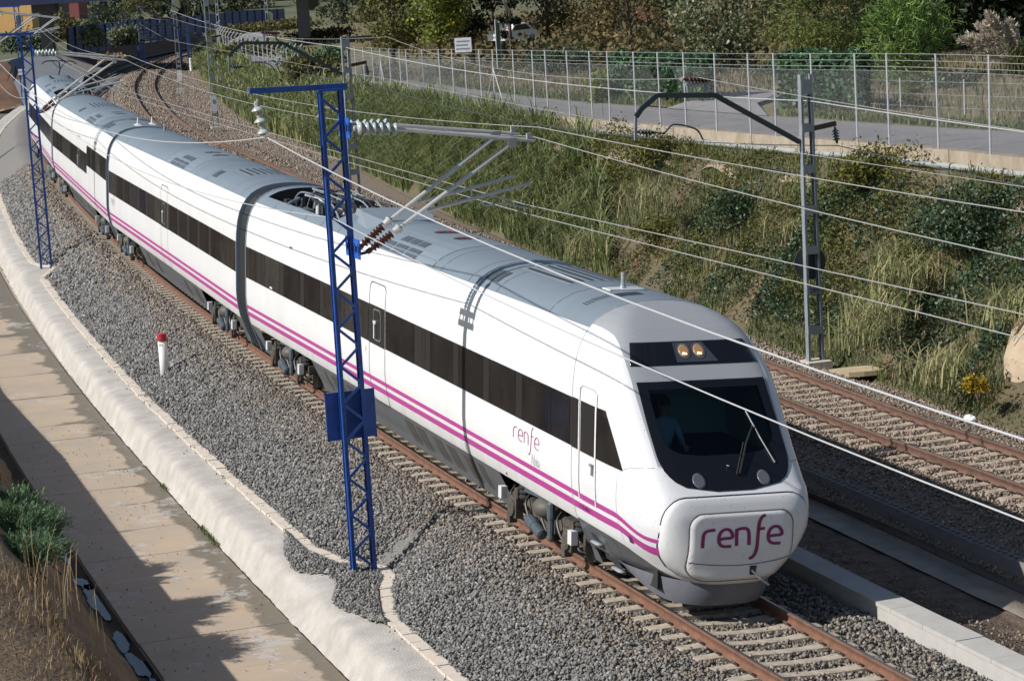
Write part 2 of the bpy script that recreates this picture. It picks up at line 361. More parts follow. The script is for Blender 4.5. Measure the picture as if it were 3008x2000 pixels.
# cable trough on the right of the near track
M_trough = mat('trough_concrete', (.46, .44, .41), .85, var=.07, vscale=4, bump=.1, bscale=50)
tt = wthing('cable_trough', 'low pale concrete cable trough with flat lids beside the near rail', 'trough', T1.w(-2., -2.6, -.5)); tt['kind'] = 'structure'; del tt['category']
ss = -100.
while ss < 32:
    L = 1.0 if ss > -30 else 4.
    a, b = ss+.004, ss+L-.004; dz = random.uniform(-.006, .006)
    A0, A1, B0, B1 = [T1.w(q, o, 0) for q, o in ((a, -2.36), (a, -2.84), (b, -2.36), (b, -2.84))]
    MB().hexa([A0+[0, 0, -.17], A1+[0, 0, -.17], B1+[0, 0, -.17], B0+[0, 0, -.17]], [A0+[0, 0, -.1+dz], A1+[0, 0, -.1+dz], B1+[0, 0, -.1+dz], B0+[0, 0, -.1+dz]]).build('trough_lid', M_trough, tt)
    ss += L
q = np.arange(-100, 33, 1.); mb = MB()
mb.grid([T1.w(q, -2.385, -.172), T1.w(q, -2.385, -.8)], True); mb.grid([T1.w(q, -2.815, -.172), T1.w(q, -2.815, -.8)]); mb.grid([T1.w(q, -2.385, -.18), T1.w(q, -2.815, -.18)], True)
mb.build('trough_wall', M_trough, tt)
# block retaining wall of track 2
wt = wthing('block_wall', 'grey hollow block retaining wall below the second track ballast', 'wall', T1.w(-4., -5.9, -.8))
_mesh_cache = {}
def wall_o(s): return float(np.interp(s, S_, wallo))
ss = -16.; row = 0
for row, (z0, z1) in enumerate(((-.8, -.625), (-.62, -.445))):
    ss = -17.+.2*row
    while ss < 16:
        a, b = ss+.005, ss+.395; oa, ob = wall_o(a), wall_o(b); j = random.uniform(-.006, .006)
        A0, A1, B0, B1 = T1.w(a, oa+j, 0), T1.w(a, oa-.19, 0), T1.w(b, ob+j, 0), T1.w(b, ob-.19, 0); u, dn = np.array([0, 0, z1]), np.array([0, 0, z0])
        MB().hexa([A0+dn, A1+dn, B1+dn, B0+dn], [A0+u, A1+u, B1+u, B0+u]).build('block', M_block, wt); ss += .4
ss = -17.
while ss < 16:      # top course with its open cores
    mb = MB(); a, b = ss+.005, ss+.395; o = wall_o(ss+.2)
    def hx(a, b, o0, o1, z0=-.44, z1=-.27):
        c = [T1.w(a, o0, 0), T1.w(a, o1, 0), T1.w(b, o1, 0), T1.w(b, o0, 0)]; mb.hexa([p+[0, 0, z0] for p in c], [p+[0, 0, z1] for p in c])
    hx(a, b, o, o-.035); hx(a, b, o-.155, o-.19); hx(a, a+.035, o-.035, o-.155); hx(b-.035, b, o-.035, o-.155); hx((a+b)/2-.018, (a+b)/2+.018, o-.035, o-.155); hx(a+.035, b-.035, o-.035, o-.155, -.44, -.4)
    mb.build('hollow_block', M_block, wt); ss += .4
mb = MB(); q = np.arange(-280, 34, 1.5); q = q[(q < -17) | (q > 16)]
for part in (q[q < 0], q[q > 0]):
    oo = np.array([wall_o(x) for x in part]); mb.grid([T1.w(part, oo, -.85), T1.w(part, oo, -.27)]); mb.grid([T1.w(part, oo, -.27), T1.w(part, oo-.19, -.27)])
mb.build('wall_body', M_block, wt)
# right bank between track 2 and the fence wall
YB = np.concatenate([np.arange(14, 110, .8), np.arange(110, 296, 2.5)])
def t2_edge(y, o):
    s = np.interp(-y, -T2.P[:, 1], T2.S); return T2.w(s, -o, 0)
def wallfoot(y, d=.35, dz=-.42):
    P = fen(y); n = fen_n(y); Q = P.copy(); Q[..., :2] -= n*d; Q[..., 2] += dz; return Q
def bank_pt(y, f):
    a = t2_edge(y, edge_o(y)); a[..., 2] = -.4; b = wallfoot(y, .3, -.5)
    P = a+(b-a)*np.asarray(f)[..., None]; ff = np.asarray(f); P[..., 2] = a[..., 2]+(b[..., 2]-a[..., 2])*(ff**1.15*.9+.1*np.sin(ff*math.pi/2)); return P
rows = []
for f in np.linspace(0, 1, 14): rows.append(bank_pt(YB, np.full(len(YB), f)))
G = np.array(rows)
for i in range(1, 13):
    for j in range(G.shape[1]): G[i, j, 2] += .28*noise.noise(Vector(G[i, j]*.5))*math.sin(math.pi*i/13)+.08*noise.noise(Vector(G[i, j]*1.7))
BANK = G
loft('grassy_bank', G, M_bankearth)
# pale broken concrete ledge at the wall foot
YL = np.arange(56, 113, .5)
c0 = wallfoot(YL, .95, -1.2); c1 = wallfoot(YL, .5, -.8); c2 = wallfoot(YL, .06, -.66); c2b = wallfoot(YL, .02, -.35)
for j in range(len(YL)):
    h = noise.noise(Vector((YL[j]*.5, 3, 0))); c0[j, 2] += .3*h; c1[j, 2] += .16*noise.noise(Vector((YL[j]*.9, 7, 0)))
loft('concrete_ledge', [c0, c1, c2], mat('ledge_concrete', (.46, .38, .29), .9, col2=(.26, .2, .13), vscale=2.5, bump=.5, bscale=12))
# wall under the fence
YW = np.arange(14, 150, 1.)
ww = wthing('parapet_wall', 'stained concrete parapet wall carrying the fence beside the road', 'wall', fen(np.array(75.)))
ys = 14.
while ys < 148:
    L = 6.; q = np.linspace(ys, ys+L-.03, 5); P = fen(q); n = fen_n(q); f = P.copy(); f[:, :2] -= n*.02; bb = P.copy(); bb[:, :2] += n*.32
    mb = MB(); lo = f.copy(); lo[:, 2] -= .8; lo2 = bb.copy(); lo2[:, 2] -= .8
    mb.grid([lo, f]); mb.grid([f, bb]); mb.grid([bb, lo2]); mb.grid([[lo[0], f[0]], [lo2[0], bb[0]]]); mb.grid([[lo[-1], f[-1]], [lo2[-1], bb[-1]]], True)
    mb.build('wall_section', M_wallc, ww); ys += L
# road and field beyond
YR = np.concatenate([np.arange(12, 150, 2.), np.arange(150, 300, 5.)])
def right_of(y, d, dz): 
    P = fen(y); n = fen_n(y); P = P.copy(); P[..., :2] += n*np.asarray(d)[..., None] if np.ndim(d) else n*d; P[..., 2] += dz; return P
loft('road', [right_of(YR, .3, -.12), right_of(YR, 2.6, -.03), right_of(YR, 4.9, -.1)], M_asphalt)
line = mat('road_line', (.5, .5, .48), .7, var=.15, vscale=8)
loft('road_marking', [right_of(YR, .62, -.095), right_of(YR, .7, -.094)], line)
fld = [right_of(YR, 4.85, -.13), right_of(YR, 5.6, -.05), right_of(YR, 8, .1), right_of(YR, 14, .25), right_of(YR, 30, .6), right_of(YR, 70, 1.2), right_of(YR, 300, 1.5)]
loft('field', fld, M_field, noise_amp=.15, nscale=.4)
# gravel drive joining the road on the right, and the track at the left
def patch(name, P, m): 
    mb = MB(); mb.add(P, [tuple(range(len(P)))]); o = mb.build(name, m); o['kind'] = 'structure'; return o
dr = [right_of(np.array(y), d, dz) for y, d, dz in ((82.5, 4.7, -.07), (86.5, 6.2, .16), (88.5, 8.5, .28), (93, 9, .3), (91.5, 5.5, .12), (91.5, 4.7, -.07))]
patch('side_road', dr, M_asphalt)
# far terrain
M_far = mat('far_ground', (.16, .15, .08), .95, col2=(.07, .09, .045), vscale=.03, bump=.3, bscale=.5)
g = MB(); xs = np.linspace(-500, 500, 41); ysf = np.array([292, 330, 380, 450, 600, 900, 1500, 3000.])
Z = np.array([-1.6, -.4, .5, 1.6, 3.2, 4.2, 4.8, 5.0])
g.grid([[(x, y, z+.5*math.sin(x*.02+y*.01)) for x in xs] for y, z in zip(ysf, Z)], True)
tag(g.build('far_ground', M_far, smooth=True), kind='structure')
# sprayed concrete abutment at the right edge
ab = MB(); pts = [at(2955, 1240, 51.5), at(2948, 1050, 52), at(2975, 960, 52.5), at(3030, 860, 53)]
b0 = [np.array(p) for p in pts]; out = np.array([6., 2.0, 0.4])
mid = [p+np.array([.5, -.6, .05]) for p in b0]
ab.grid(np.stack([b0, [p+np.array([.9, -2.2, .0]) for p in b0], [p+np.array([2.4, -7.5, 0]) for p in b0]]), True)
ab.grid(np.stack([[b0[-1], b0[-1]+[.9, -2.2, 0], b0[-1]+[2.4, -7.5, 0]], [b0[-1]+out, b0[-1]+out+[.9, -2.2, 0], b0[-1]+out+[2.4, -7.5, 0]]]))
lowr = [b0[0], b0[0]+[.9, -2.2, 0], b0[0]+[2.4, -7.5, 0]]; ab.grid([lowr, [p+np.array([-.1, .1, -2.5]) for p in lowr]]); endr = [p+np.array([2.4, -7.5, 0]) for p in b0]; ab.grid([endr, [p+np.array([6., 2., 0]) for p in endr]])
tag(ab.build('abutment', mat('abutment_concrete', (.5, .4, .28), .9, col2=(.38, .29, .2), vscale=2, bump=.5, bscale=9), smooth=False), 'sprayed beige concrete abutment at the end of the grassy bank', 'abutment')
# ================================================================== TRACKS
M_rust = mat('rusty_rail', (.165, .08, .05), .8, var=.25, vscale=5, bump=.15, bscale=60)
M_rust2 = mat('brown_rail', (.15, .085, .06), .8, var=.25, vscale=5, bump=.15, bscale=60)
M_shine = mat('rail_head', (.4, .38, .36), .28, metal=.9)
M_headr = mat('rail_head_dull', (.2, .19, .18), .4, metal=.6, var=.2, vscale=8)
M_slp = mat('sleeper_concrete', (.43, .365, .285), .9, var=.28, vscale=7, bump=.2, bscale=40)
M_slp2 = mat('sleeper_concrete_brown', (.42, .33, .25), .9, var=.2, vscale=5, bump=.2, bscale=40)
M_clip = mat('rail_clip', (.1, .06, .045), .7)
RP = [(-.075, -.172), (-.075, -.16), (-.02, -.14), (-.012, -.12), (-.012, -.06), (-.036, -.045), (-.036, -.008), (-.028, 0), (.028, 0), (.036, -.008), (.036, -.045), (.012, -.06), (.012, -.12), (.02, -.14), (.075, -.16), (.075, -.172)]
def rail(path, s, off, h, cant, mats, parent, org):
    C = np.array([path.w(s, off+o, h+z, cant) for o, z in RP]); k, n = C.shape[:2]
    V = C.transpose(1, 0, 2).reshape(-1, 3)-np.array(org); i, j = np.meshgrid(np.arange(n-1), np.arange(k), indexing='ij')
    jn = (j+1) % k; F = np.stack([i*k+j, i*k+jn, (i+1)*k+jn, (i+1)*k+j], -1).reshape(-1, 4); mi = np.where(j.ravel() == 7, 1, 0)
    return link('rail', np_mesh('rail', V, F, mats, midx=mi), parent)
def sleeper_mesh(m):
    mb = MB(); P = [(-1.4, -.06, .105), (-1.33, -.03, .12), (-1.05, -.012, .12), (-.9, .0, .13), (-.72, .0, .13), (-.5, -.025, .11), (0, -.04, .105), (.5, -.025, .11), (.72, 0, .13), (.9, 0, .13), (1.05, -.012, .12), (1.33, -.03, .12), (1.4, -.06, .105)]
    mb.grid([[(-w, y, z-.17) for y, z, w in P], [(w, y, z-.17) for y, z, w in P]]); mb.grid([[(w, y, z-.17) for y, z, w in P], [(w+.02, y, -.36) for y, z, w in P]]); mb.grid([[(-w-.02, y, -.36) for y, z, w in P], [(-w, y, z-.17) for y, z, w in P]])
    for y, z, w in (P[0], P[-1]): mb.add([(-w, y, z-.17), (w, y, z-.17), (w+.02, y, -.36), (-w-.02, y, -.36)], [(0, 1, 2, 3)] if y < 0 else [(3, 2, 1, 0)])
    return mb.mesh('sleeper', m)
def clip_mesh(e):
    mb = MB()
    mb.tube([(-.07, e*.09, -.165), (-.05, e*.14, -.115), (0, e*.16, -.1), (.05, e*.14, -.115), (.07, e*.09, -.165)], .018, 6)
    return mb.mesh('rail_clip', M_clip)
CLIP = [clip_mesh(-1), clip_mesh(1)]
def track(path, s0, s1, sl0, sl1, h, cant, mr, ms, label, phase, clip_to):
    base = path.w((s0+s1)/2, 0, h); t = wthing('railway_track', label, 'railway track', base); org = tuple(t.location)
    q = np.concatenate([np.arange(s0, -100, 2.), np.arange(max(s0, -100), s1, .8)])
    for o in (-.87, .87): rail(path, q, o, h, cant, mr, t, org)
    me = sleeper_mesh(ms)
    k0, k1 = math.ceil(sl0/.6), int(sl1/.6)
    for k in range(k1, k0, -1):
        s = k*.6+phase; p = path.w(s, 0, h); a = float(path.at(s)[2])
        o = link('sleeper', me, t); o.location = [p[i]-org[i] for i in range(3)]; o.rotation_euler = (-cant, 0, a+random.uniform(-.006, .006))
        if clip_to[0] < s < clip_to[1]:
            for y in (-.87, .87):
                for e in (0, 1): c = link('rail_clip', CLIP[e], o); c.location = (0, y, 0)
    return t
tr1 = track(T1, -283, 30, -92, 13, 0, CANT, [M_rust, M_shine], M_slp, 'near curved track with rust red rails under the train', 0., (-26, 12))
tr2 = track(T2, T2.S[0]+2, 34, -70, 20, H2, CANT2, [M_rust2, M_headr], M_slp2, 'empty second track with brown rails beside the grassy bank', .15, (-12, 18))
# fish-plate joints on the second track
fp = MB()
for s_, o_ in ((12.4, .87), (15.0, -.87)):
    for e in (-1, 1): fp.add(*(lambda c: (c, [(0, 1, 3, 2), (4, 6, 7, 5), (0, 4, 5, 1), (2, 3, 7, 6), (0, 2, 6, 4), (1, 5, 7, 3)]))([tuple(T2.w(s_+x, o_+e*(.014+y), H2+z, CANT2)) for x in (-.4, .4) for y in (0, .02) for z in (-.135, -.05)]))
fpo = fp.build('joint_bar', M_rust2, tr2)
# ------------------------------------------------------------------ ballast stones: real geometry, one heap per track
def stones(name, P, size, m, seed, label, tone=None):
    r = np.random.default_rng(seed); n = len(P)
    base = np.array([(1, 0, 0), (0, 1, 0), (-1, 0, 0), (0, -1, 0), (0, 0, 1), (0, 0, -1)], float)
    J = base[None]*r.uniform(.65, 1.35, (n, 6, 1))+r.normal(0, .22, (n, 6, 3))
    J *= np.asarray(size).reshape(-1, 1, 1)*r.uniform(.6, 1.25, (n, 1, 3))
    q = r.normal(size=(n, 4)); q /= np.linalg.norm(q, axis=1)[:, None]; a, b, c, d = q.T
    R = np.stack([1-2*(c*c+d*d), 2*(b*c-a*d), 2*(b*d+a*c), 2*(b*c+a*d), 1-2*(b*b+d*d), 2*(c*d-a*b), 2*(b*d-a*c), 2*(c*d+a*b), 1-2*(b*b+c*c)], -1).reshape(n, 3, 3)
    V = np.einsum('nij,nkj->nki', R, J)+P[:, None]
    f = np.array([(0, 1, 4), (1, 2, 4), (2, 3, 4), (3, 0, 4), (1, 0, 5), (2, 1, 5), (3, 2, 5), (0, 3, 5)])
    F = (np.arange(n)[:, None, None]*6+f[None]).reshape(-1, 3)
    t = r.beta(2, 2.6, n) if tone is None else tone
    o = link(name, np_mesh(name, V.reshape(-1, 3), F, m, tone=np.repeat(t, 8))); o['kind'] = 'stuff'; tag(o, label); return o
def surf1(s, off):
    k = kerb_off(s); f = np.clip((off-1.9)/(k-1.9), 0, 1.3)
    zl = -.085+(-.99+.075)*f**1.05
    x = T1.w(s, off, -.225, CANT); y = T1.w(s, off, zl); zz = np.where(off > 1.75, np.minimum(y[:, 2], .1), x[:, 2])
    zr = -.36-(-1.85-off)*.2; zz = np.where(off < -1.75, np.minimum(zz, zr), zz); y[:, 2] = zz; return y
def scatter1(s0, s1, o0, o1, dens, seed, grow=0.):
    r = np.random.default_rng(seed); n = int((s1-s0)*(o1-o0)*dens); s = r.uniform(s0, s1, n); o = r.uniform(o0, o1, n)
    return s, o, r
parts = []; sizes = []
for s0, s1, o0, o1, dens, sz in [(-12, 11, .98, 4.0, 460, .036), (-26, -12, .98, 4.0, 420, .038), (-48, -26, 1.0, 4.0, 250, .047), (-100, -48, 1.2, 4.0, 100, .068), (0, 12, -.85, .85, 420, .036), (-9, 12, -2.38, -.9, 380, .036), (-22, 0, -.8, .8, 40, .035)]:
    s, o, r = scatter1(s0, s1, o0, o1, dens, len(parts)+11); k = o < kerb_off(s)+.03
    infill = (np.abs(((s+.3) % .6)-.3) > .13) | (o > 1.42) | (o < -1.42) | (r.random(len(s)) < .04)
    k &= infill; s, o = s[k], o[k]; P = surf1(s, o); P[:, 2] += np.where((np.abs(o) < 1.42), r.uniform(-.05, .03, len(s)), r.uniform(-.015, .045, len(s)))
    P[:, 2] += np.where((o < -1.5), .06*np.exp(-((o+1.95)/.3)**2), 0)
    P[:, 2] += .035*np.sin(s*1.9+o*2.3)*np.sin(s*.77-o*3.1)*(np.abs(o) > 1.5)
    parts.append(P); sizes.append(np.full(len(P), sz))
# ballast spilled over the shoulder round the mast foot
r = np.random.default_rng(5); n = 3600; s = r.uniform(-12.6, -5.4, n); k = kerb_off(s)+.26
lim = np.interp(s, [-12.6, -11, -9.5, -7, -5.4], [.05, .45, .95, .85, .05]); o = k+lim*r.random(n)**1.3
P = T1.w(s, o, -.985); P[:, 2] += .05*np.sin(np.pi*np.clip((o-k)/(lim+.01), 0, 1))+r.uniform(-.02, .03, n); parts.append(P); sizes.append(np.full(n, .034))
# loose stones along the kerb and on the slab
n = 260; s = r.uniform(-40, 4, n); o = kerb_off(s)+r.uniform(0, .6, n)*r.random(n); parts.append(T1.w(s, o, -.975)); sizes.append(np.full(n, .025))
n = 300; s = r.uniform(-30, -3, n); o = r.uniform(5.2, 7.8, n); parts.append(T1.w(s, o, -1.575)); sizes.append(np.full(n, .016))
PP, ZZ = np.vstack(parts), np.concatenate(sizes); xx = np.interp(-PP[:, 1], -T1.P[:, 1], T1.P[:, 0]); dd = np.abs(PP[:, 0]-xx)*.95; mk = np.random.default_rng(77).random(len(PP)) < np.clip(1.25-(dd-1.2)*.8, 0, .9)
stones('ballast_stones', PP[~mk], ZZ[~mk], STONE, 3, 'loose grey ballast stones on the shoulder of the near track')
stones('ballast_stones', PP[mk], ZZ[mk], STONE3, 13, 'rust brown ballast stones close to the near rails')
parts = []; sizes = []
for s0, s1, o0, o1, dens, sz, sd in [(-8, 24, -2.9, 3.0, 210, .036, 31), (-75, -8, -3.2, 2.7, 60, .05, 32), (-235, -75, -5.4, 3.2, 15, .07, 33)]:
    rr = np.random.default_rng(sd); n = int((s1-s0)*(o1-o0)*dens); s = rr.uniform(s0, s1, n); o = rr.uniform(o0, o1, n)
    zz = np.interp(o, [-6, -3.2, -2.6, -1.9, -1.4, 1.4, 2.2, 2.75, 3.0], [-.45, -.46, -.42, -.2, 0, 0, -.18, -.36, -.6]); flat = np.abs(o) < 1.75
    P = T2.w(s, o, 0.); Q = T2.w(s, o, H2-.225, CANT2); P[:, 2] = np.where(flat, Q[:, 2], zz)+rr.uniform(-.03, .035, n)*(sz/.036)**.5
    rail_ = np.abs(np.abs(o)-.87) < .1; sl = (np.abs(((s-.15+.3) % .6)-.3) < .12) & (np.abs(o) < 1.4) & (rr.random(n) > .22); k = ~rail_ & ~(sl & (s > -70)); parts.append(P[k]); sizes.append(np.full(k.sum(), sz))
stones('ballast_stones', np.vstack(parts), np.concatenate(sizes), STONE2, 4, 'loose brown ballast stones around the second track')
# gravel in the dirt strip
rr = np.random.default_rng(8); n = 2600; s = rr.uniform(-10, 16, n); o = rr.uniform(-4.4, -2.9, n); P = T1.w(s, o, -.68)
stones('dirt_gravel', P, rr.uniform(.012, .035, n), STONE2, 9, 'scattered stones on the dirt strip beside the trough')
# ================================================================== TRAIN
M_white = mat('train_white', (.76, .76, .76), .3, var=.035, vscale=1.1, spec=.5, stretch=(1, 1, .35))
def road_dirt(m):
    """brake dust settling low on the sides, thinning out upwards in streaks"""
    n, l = m.node_tree.nodes, m.node_tree.links; b = n['Principled BSDF']; c = b.inputs['Base Color'].links[0].from_socket; tc = n.new('ShaderNodeTexCoord'); sx = n.new('ShaderNodeSeparateXYZ'); l.new(tc.outputs['Object'], sx.inputs[0])
    r = n.new('ShaderNodeMapRange'); r.inputs[1].default_value = 1.75; r.inputs[2].default_value = .88; l.new(sx.outputs[2], r.inputs[0]); mp = n.new('ShaderNodeMapping'); mp.inputs['Scale'].default_value = (2.2, 2.2, .25); l.new(tc.outputs['Object'], mp.inputs[0])
    t = n.new('ShaderNodeTexNoise'); t.inputs['Scale'].default_value = 2.; t.inputs['Detail'].default_value = 8; l.new(mp.outputs[0], t.inputs['Vector']); k = n.new('ShaderNodeMath'); k.operation = 'MULTIPLY'; l.new(r.outputs[0], k.inputs[0]); l.new(t.outputs['Fac'], k.inputs[1]); k2 = n.new('ShaderNodeMath'); k2.operation = 'MULTIPLY'; k2.inputs[1].default_value = .42; l.new(k.outputs[0], k2.inputs[0])
    x = n.new('ShaderNodeMixRGB'); l.new(k2.outputs[0], x.inputs[0]); l.new(c, x.inputs[1]); x.inputs[2].default_value = (.27, .21, .16, 1); l.new(x.outputs[0], b.inputs['Base Color'])
road_dirt(M_white)
M_roof = mat('roof_grey', (.185, .225, .265), .5, var=.05, vscale=.9)
M_roof2 = mat('roof_panel_grey', (.215, .255, .295), .5, var=.05, vscale=1.5)
M_seam = mat('seam_dark', (.03, .035, .045), .6)
M_seamg = mat('seam_grey', (.3, .31, .33), .6)
M_mag = mat('stripe_magenta', (.42, .05, .26), .4, var=.04, vscale=2)
M_logo = mat('logo_purple', (.2, .012, .1), .4)
M_skirt = mat('skirt_grey', (.1, .105, .112), .55, var=.12, vscale=2)
M_vent = mat('vent_mesh_brown', (.06, .055, .05), .8, var=.25, vscale=60)
M_glass = mat('window_glass', (.02, .018, .017), .08, var=.4, vscale=1.5, spec=.6)
M_GL = [M_glass, mat('window_glass_warm', (.034, .029, .025), .1, var=.5, vscale=2., spec=.6), mat('window_glass_curtain', (.045, .042, .037), .14, var=.35, vscale=3., spec=.6), M_glass]
M_pillar = mat('window_pillar', (.022, .02, .019), .3)
M_black = mat('black_glass', (.008, .009, .012), .12, spec=.6)
M_bogie = mat('bogie_grime', (.035, .032, .028), .8, col2=(.12, .1, .075), vscale=5, bump=.3, bscale=20)
M_bogieg = mat('bogie_blue_grey', (.07, .09, .11), .55, var=.15, vscale=4)
M_dark = mat('underframe_dark', (.025, .025, .027), .85)
M_wheel = mat('wheel_steel', (.09, .08, .075), .5, metal=.5, var=.2, vscale=5)
M_ltgrey = mat('light_grey_paint', (.62, .63, .63), .45)
M_red = mat('red_insulator', (.5, .03, .02), .4)
M_cable = mat('black_cable', (.02, .02, .022), .5)
M_metal = mat('equipment_metal', (.3, .33, .35), .45, metal=.3, var=.2, vscale=8)
M_rubber = mat('gangway_rubber', (.012, .012, .013), .7)
M_rim = mat('gangway_rim', (.2, .25, .31), .45)
BO = [1.36, 1.39, 1.45, 1.48, 1.5, 1.5, 1.5, 1.49, 1.46, 1.41, 1.33, 1.22, 1.1, .95, .75, .5, .25, 0]
BH = [.9, .97, 1.22, 1.4, 1.65, 2.0, 2.9, 3.2, 3.5, 3.74, 3.94, 4.12, 4.25, 4.35, 4.44, 4.5, 4.53, 4.54]
BO_lo, BH_lo = [1.08, 1.15, 1.24, 1.32, 1.36], [.2, .42, .6, .8, .9]
ALLH = BH_lo+BH[1:]; ALLO = BO_lo+BO[1:]
def offh(h): return float(np.interp(h, ALLH, ALLO))
def roofz(y): return float(np.interp(abs(y), BO[::-1], BH[::-1]))
def roofn(y): 
    d = (roofz(abs(y)+.02)-roofz(max(0, abs(y)-.02)))/.04 if abs(y) > .02 else 0.; n = np.array([0, -d*(1 if y > 0 else -1), 1.]); return n/np.linalg.norm(n)
SIDE = -1   # local y < 0 is the sunny side
def sp_(x, h, side=-1, d=.004): return (x, side*(offh(h)+d), h)
def side_sheet(x0, x1, h0, h1, side=-1, d=.004, nx=2, slant=(0, 0)):
    hs = sorted(set([h0, h1]+[h for h in ALLH if h0 < h < h1])); mb = MB(); G = []
    for h in hs:
        f = (h-h0)/(h1-h0); G.append([sp_(x, h, side, d) for x in np.linspace(x0+slant[0]*(1-f), x1+slant[1]*(1-f), nx)])
    mb.grid(G, flip=(side > 0)); return mb
def side_ring(x0, x1, h0, h1, wd, r=.15, side=-1, d=.006, bot_round=True):
    """outline of a door or frame, lying on the body side"""
    pts = []; n = 5
    for cx, ch, a0 in ((x1-r, h1-r, 0), (x0+r, h1-r, 90), (x0+(r if bot_round else .01), h0+(r if bot_round else .01), 180), (x1-(r if bot_round else .01), h0+(r if bot_round else .01), 270)):
        rr = r if (bot_round or a0 < 180) else .01
        for i in range(n): a = math.radians(a0+90*i/(n-1)); pts.append((cx+rr*math.cos(a), ch+rr*math.sin(a)))
    # densify verticals so that the ring follows the curved side
    P = []
    for (xa, ha), (xb, hb) in zip(pts, pts[1:]+pts[:1]):
        k = max(1, int(abs(hb-ha)/.12)); P += [(xa+(xb-xa)*i/k, ha+(hb-ha)*i/k) for i in range(k)]
    cx, ch = (x0+x1)/2, (h0+h1)/2; V = []; mb = MB(); m = len(P)
    for x, h in P: 
        dx, dh = x-cx, h-ch; ix = x-math.copysign(min(wd, abs(dx)), dx) if abs(dx) > (x1-x0)/2-r-.001 else x; ih = h-math.copysign(min(wd, abs(dh)), dh) if abs(dh) > (h1-h0)/2-r-.001 else h
        V += [sp_(x, h, side, d), sp_(ix, ih, side, d)]
    mb.add(V, [(2*i, 2*((i+1) % m), 2*((i+1) % m)+1, 2*i+1) if side > 0 else (2*i+1, 2*((i+1) % m)+1, 2*((i+1) % m), 2*i) for i in range(m)]); return mb
def roof_sheet(x0, x1, y0, y1, d=.005, ny=None, nx=2):
    ny = ny or max(2, int(abs(y1-y0)/.08)+2); mb = MB(); G = []
    for y in np.linspace(y0, y1, ny): n = roofn(y)*d; G.append([(x, y+n[1], roofz(y)+n[2]) for x in np.linspace(x0, x1, nx)])
    mb.grid(G, flip=True); return mb
def roof_slats(mb, x0, x1, y0, y1, n, along='x', d0=.004, d1=.016, fill=.5):
    """raised bars across an opening on the roof"""
    for i in range(n):
        if along == 'x': a = y0+(y1-y0)*i/n; b = a+(y1-y0)/n*fill; q = roof_sheet(x0, x1, a, b, d1, 2)
        else: a = x0+(x1-x0)*i/n; b = a+(x1-x0)/n*fill; q = roof_sheet(a, b, y0, y1, d1)
        mb.add(q.V, q.F)
    return mb
def coach_frame(sa, sb, sm):
    A, B = T1.w(sa, 0, 0), T1.w(sb, 0, 0); d = (B-A)/np.linalg.norm(B-A); ang = math.atan2(d[1], d[0]); t = (sm-sa)/(sb-sa); return A+(B-A)*t, ang
train = thing('passenger_train', 'white tilting passenger train with magenta stripes running round the curve', 'train', tuple(T1.w(-14., 0, 0)))
train_loc = np.array(train.location)
# ---- nose surface
NX_H = [.5, .56, .65, 1.1, 1.63, 1.8, 1.9, 2.0, 2.41, 3.0, 3.46, 3.69, 4.02, 4.2, 4.32, 4.42, 4.5, 4.54]
NX_X = [.33, .39, .42, .45, .44, .39, .33, .2, -.22, -.76, -1.16, -1.42, -1.76, -2.03, -2.27, -2.52, -2.8, -3.02]
XB = -3.02
def nose_b(h): return max(offh(h), 1.30*min(1, .55+.45*(h-.4)/.5)) if h < 1.0 else offh(h)
def nexp(h): return float(np.interp(h, [.5, .75, 1.0, 1.4], [2.8, 4.2, 6.5, 9.])), float(np.interp(h, [.5, 1.0, 1.5, 3.6, 4.2], [2.2, 3., 4.5, 4.5, 3.]))
def nose_x(y, h):
    xf = float(np.interp(h, NX_H, NX_X)); b = nose_b(h); t = min(1., abs(y)/max(b, 1e-3)); ny_, nx_ = nexp(h); return XB+(xf-XB)*max(0., 1-t**ny_)**(1/nx_)
def nose_pt(y, h, d=0.):
    e = .01; x = nose_x(y, h)
    if not d: return np.array([x, y, h])
    dy = (nose_x(y+e, h)-nose_x(y-e, h))/(2*e); dh = (nose_x(y, min(h+e, 4.53))-nose_x(y, max(h-e, .5)))/(min(h+e, 4.53)-max(h-e, .5)); n = np.array([1, -dy, -dh]); n /= np.linalg.norm(n); return np.array([x, y, h])+n*d
def nose_patch(outline, d, rings=9, rim=None, centre=None):
    O = np.array(outline, float); c = O.mean(0) if centre is None else np.array(centre); m = len(O); V = [nose_pt(*c, d)]; F = []
    for k in range(1, rings+1):
        for y, h in c+(O-c)*k/rings: V.append(nose_pt(y, h, d))
    F += [(0, 1+i, 1+(i+1) % m) for i in range(m)]
    for k in range(rings-1):
        a, b = 1+k*m, 1+(k+1)*m; F += [(a+i, b+i, b+(i+1) % m, a+(i+1) % m) for i in range(m)]
    if rim is not None:
        a = 1+(rings-1)*m; b = len(V); Oc = c+(O-c)*1.012
        for y, h in Oc: V.append(nose_pt(y, h, rim))
        F += [(a+i, b+i, b+(i+1) % m, a+(i+1) % m) for i in range(m)]
    mb = MB(); mb.add(V, F); return mb
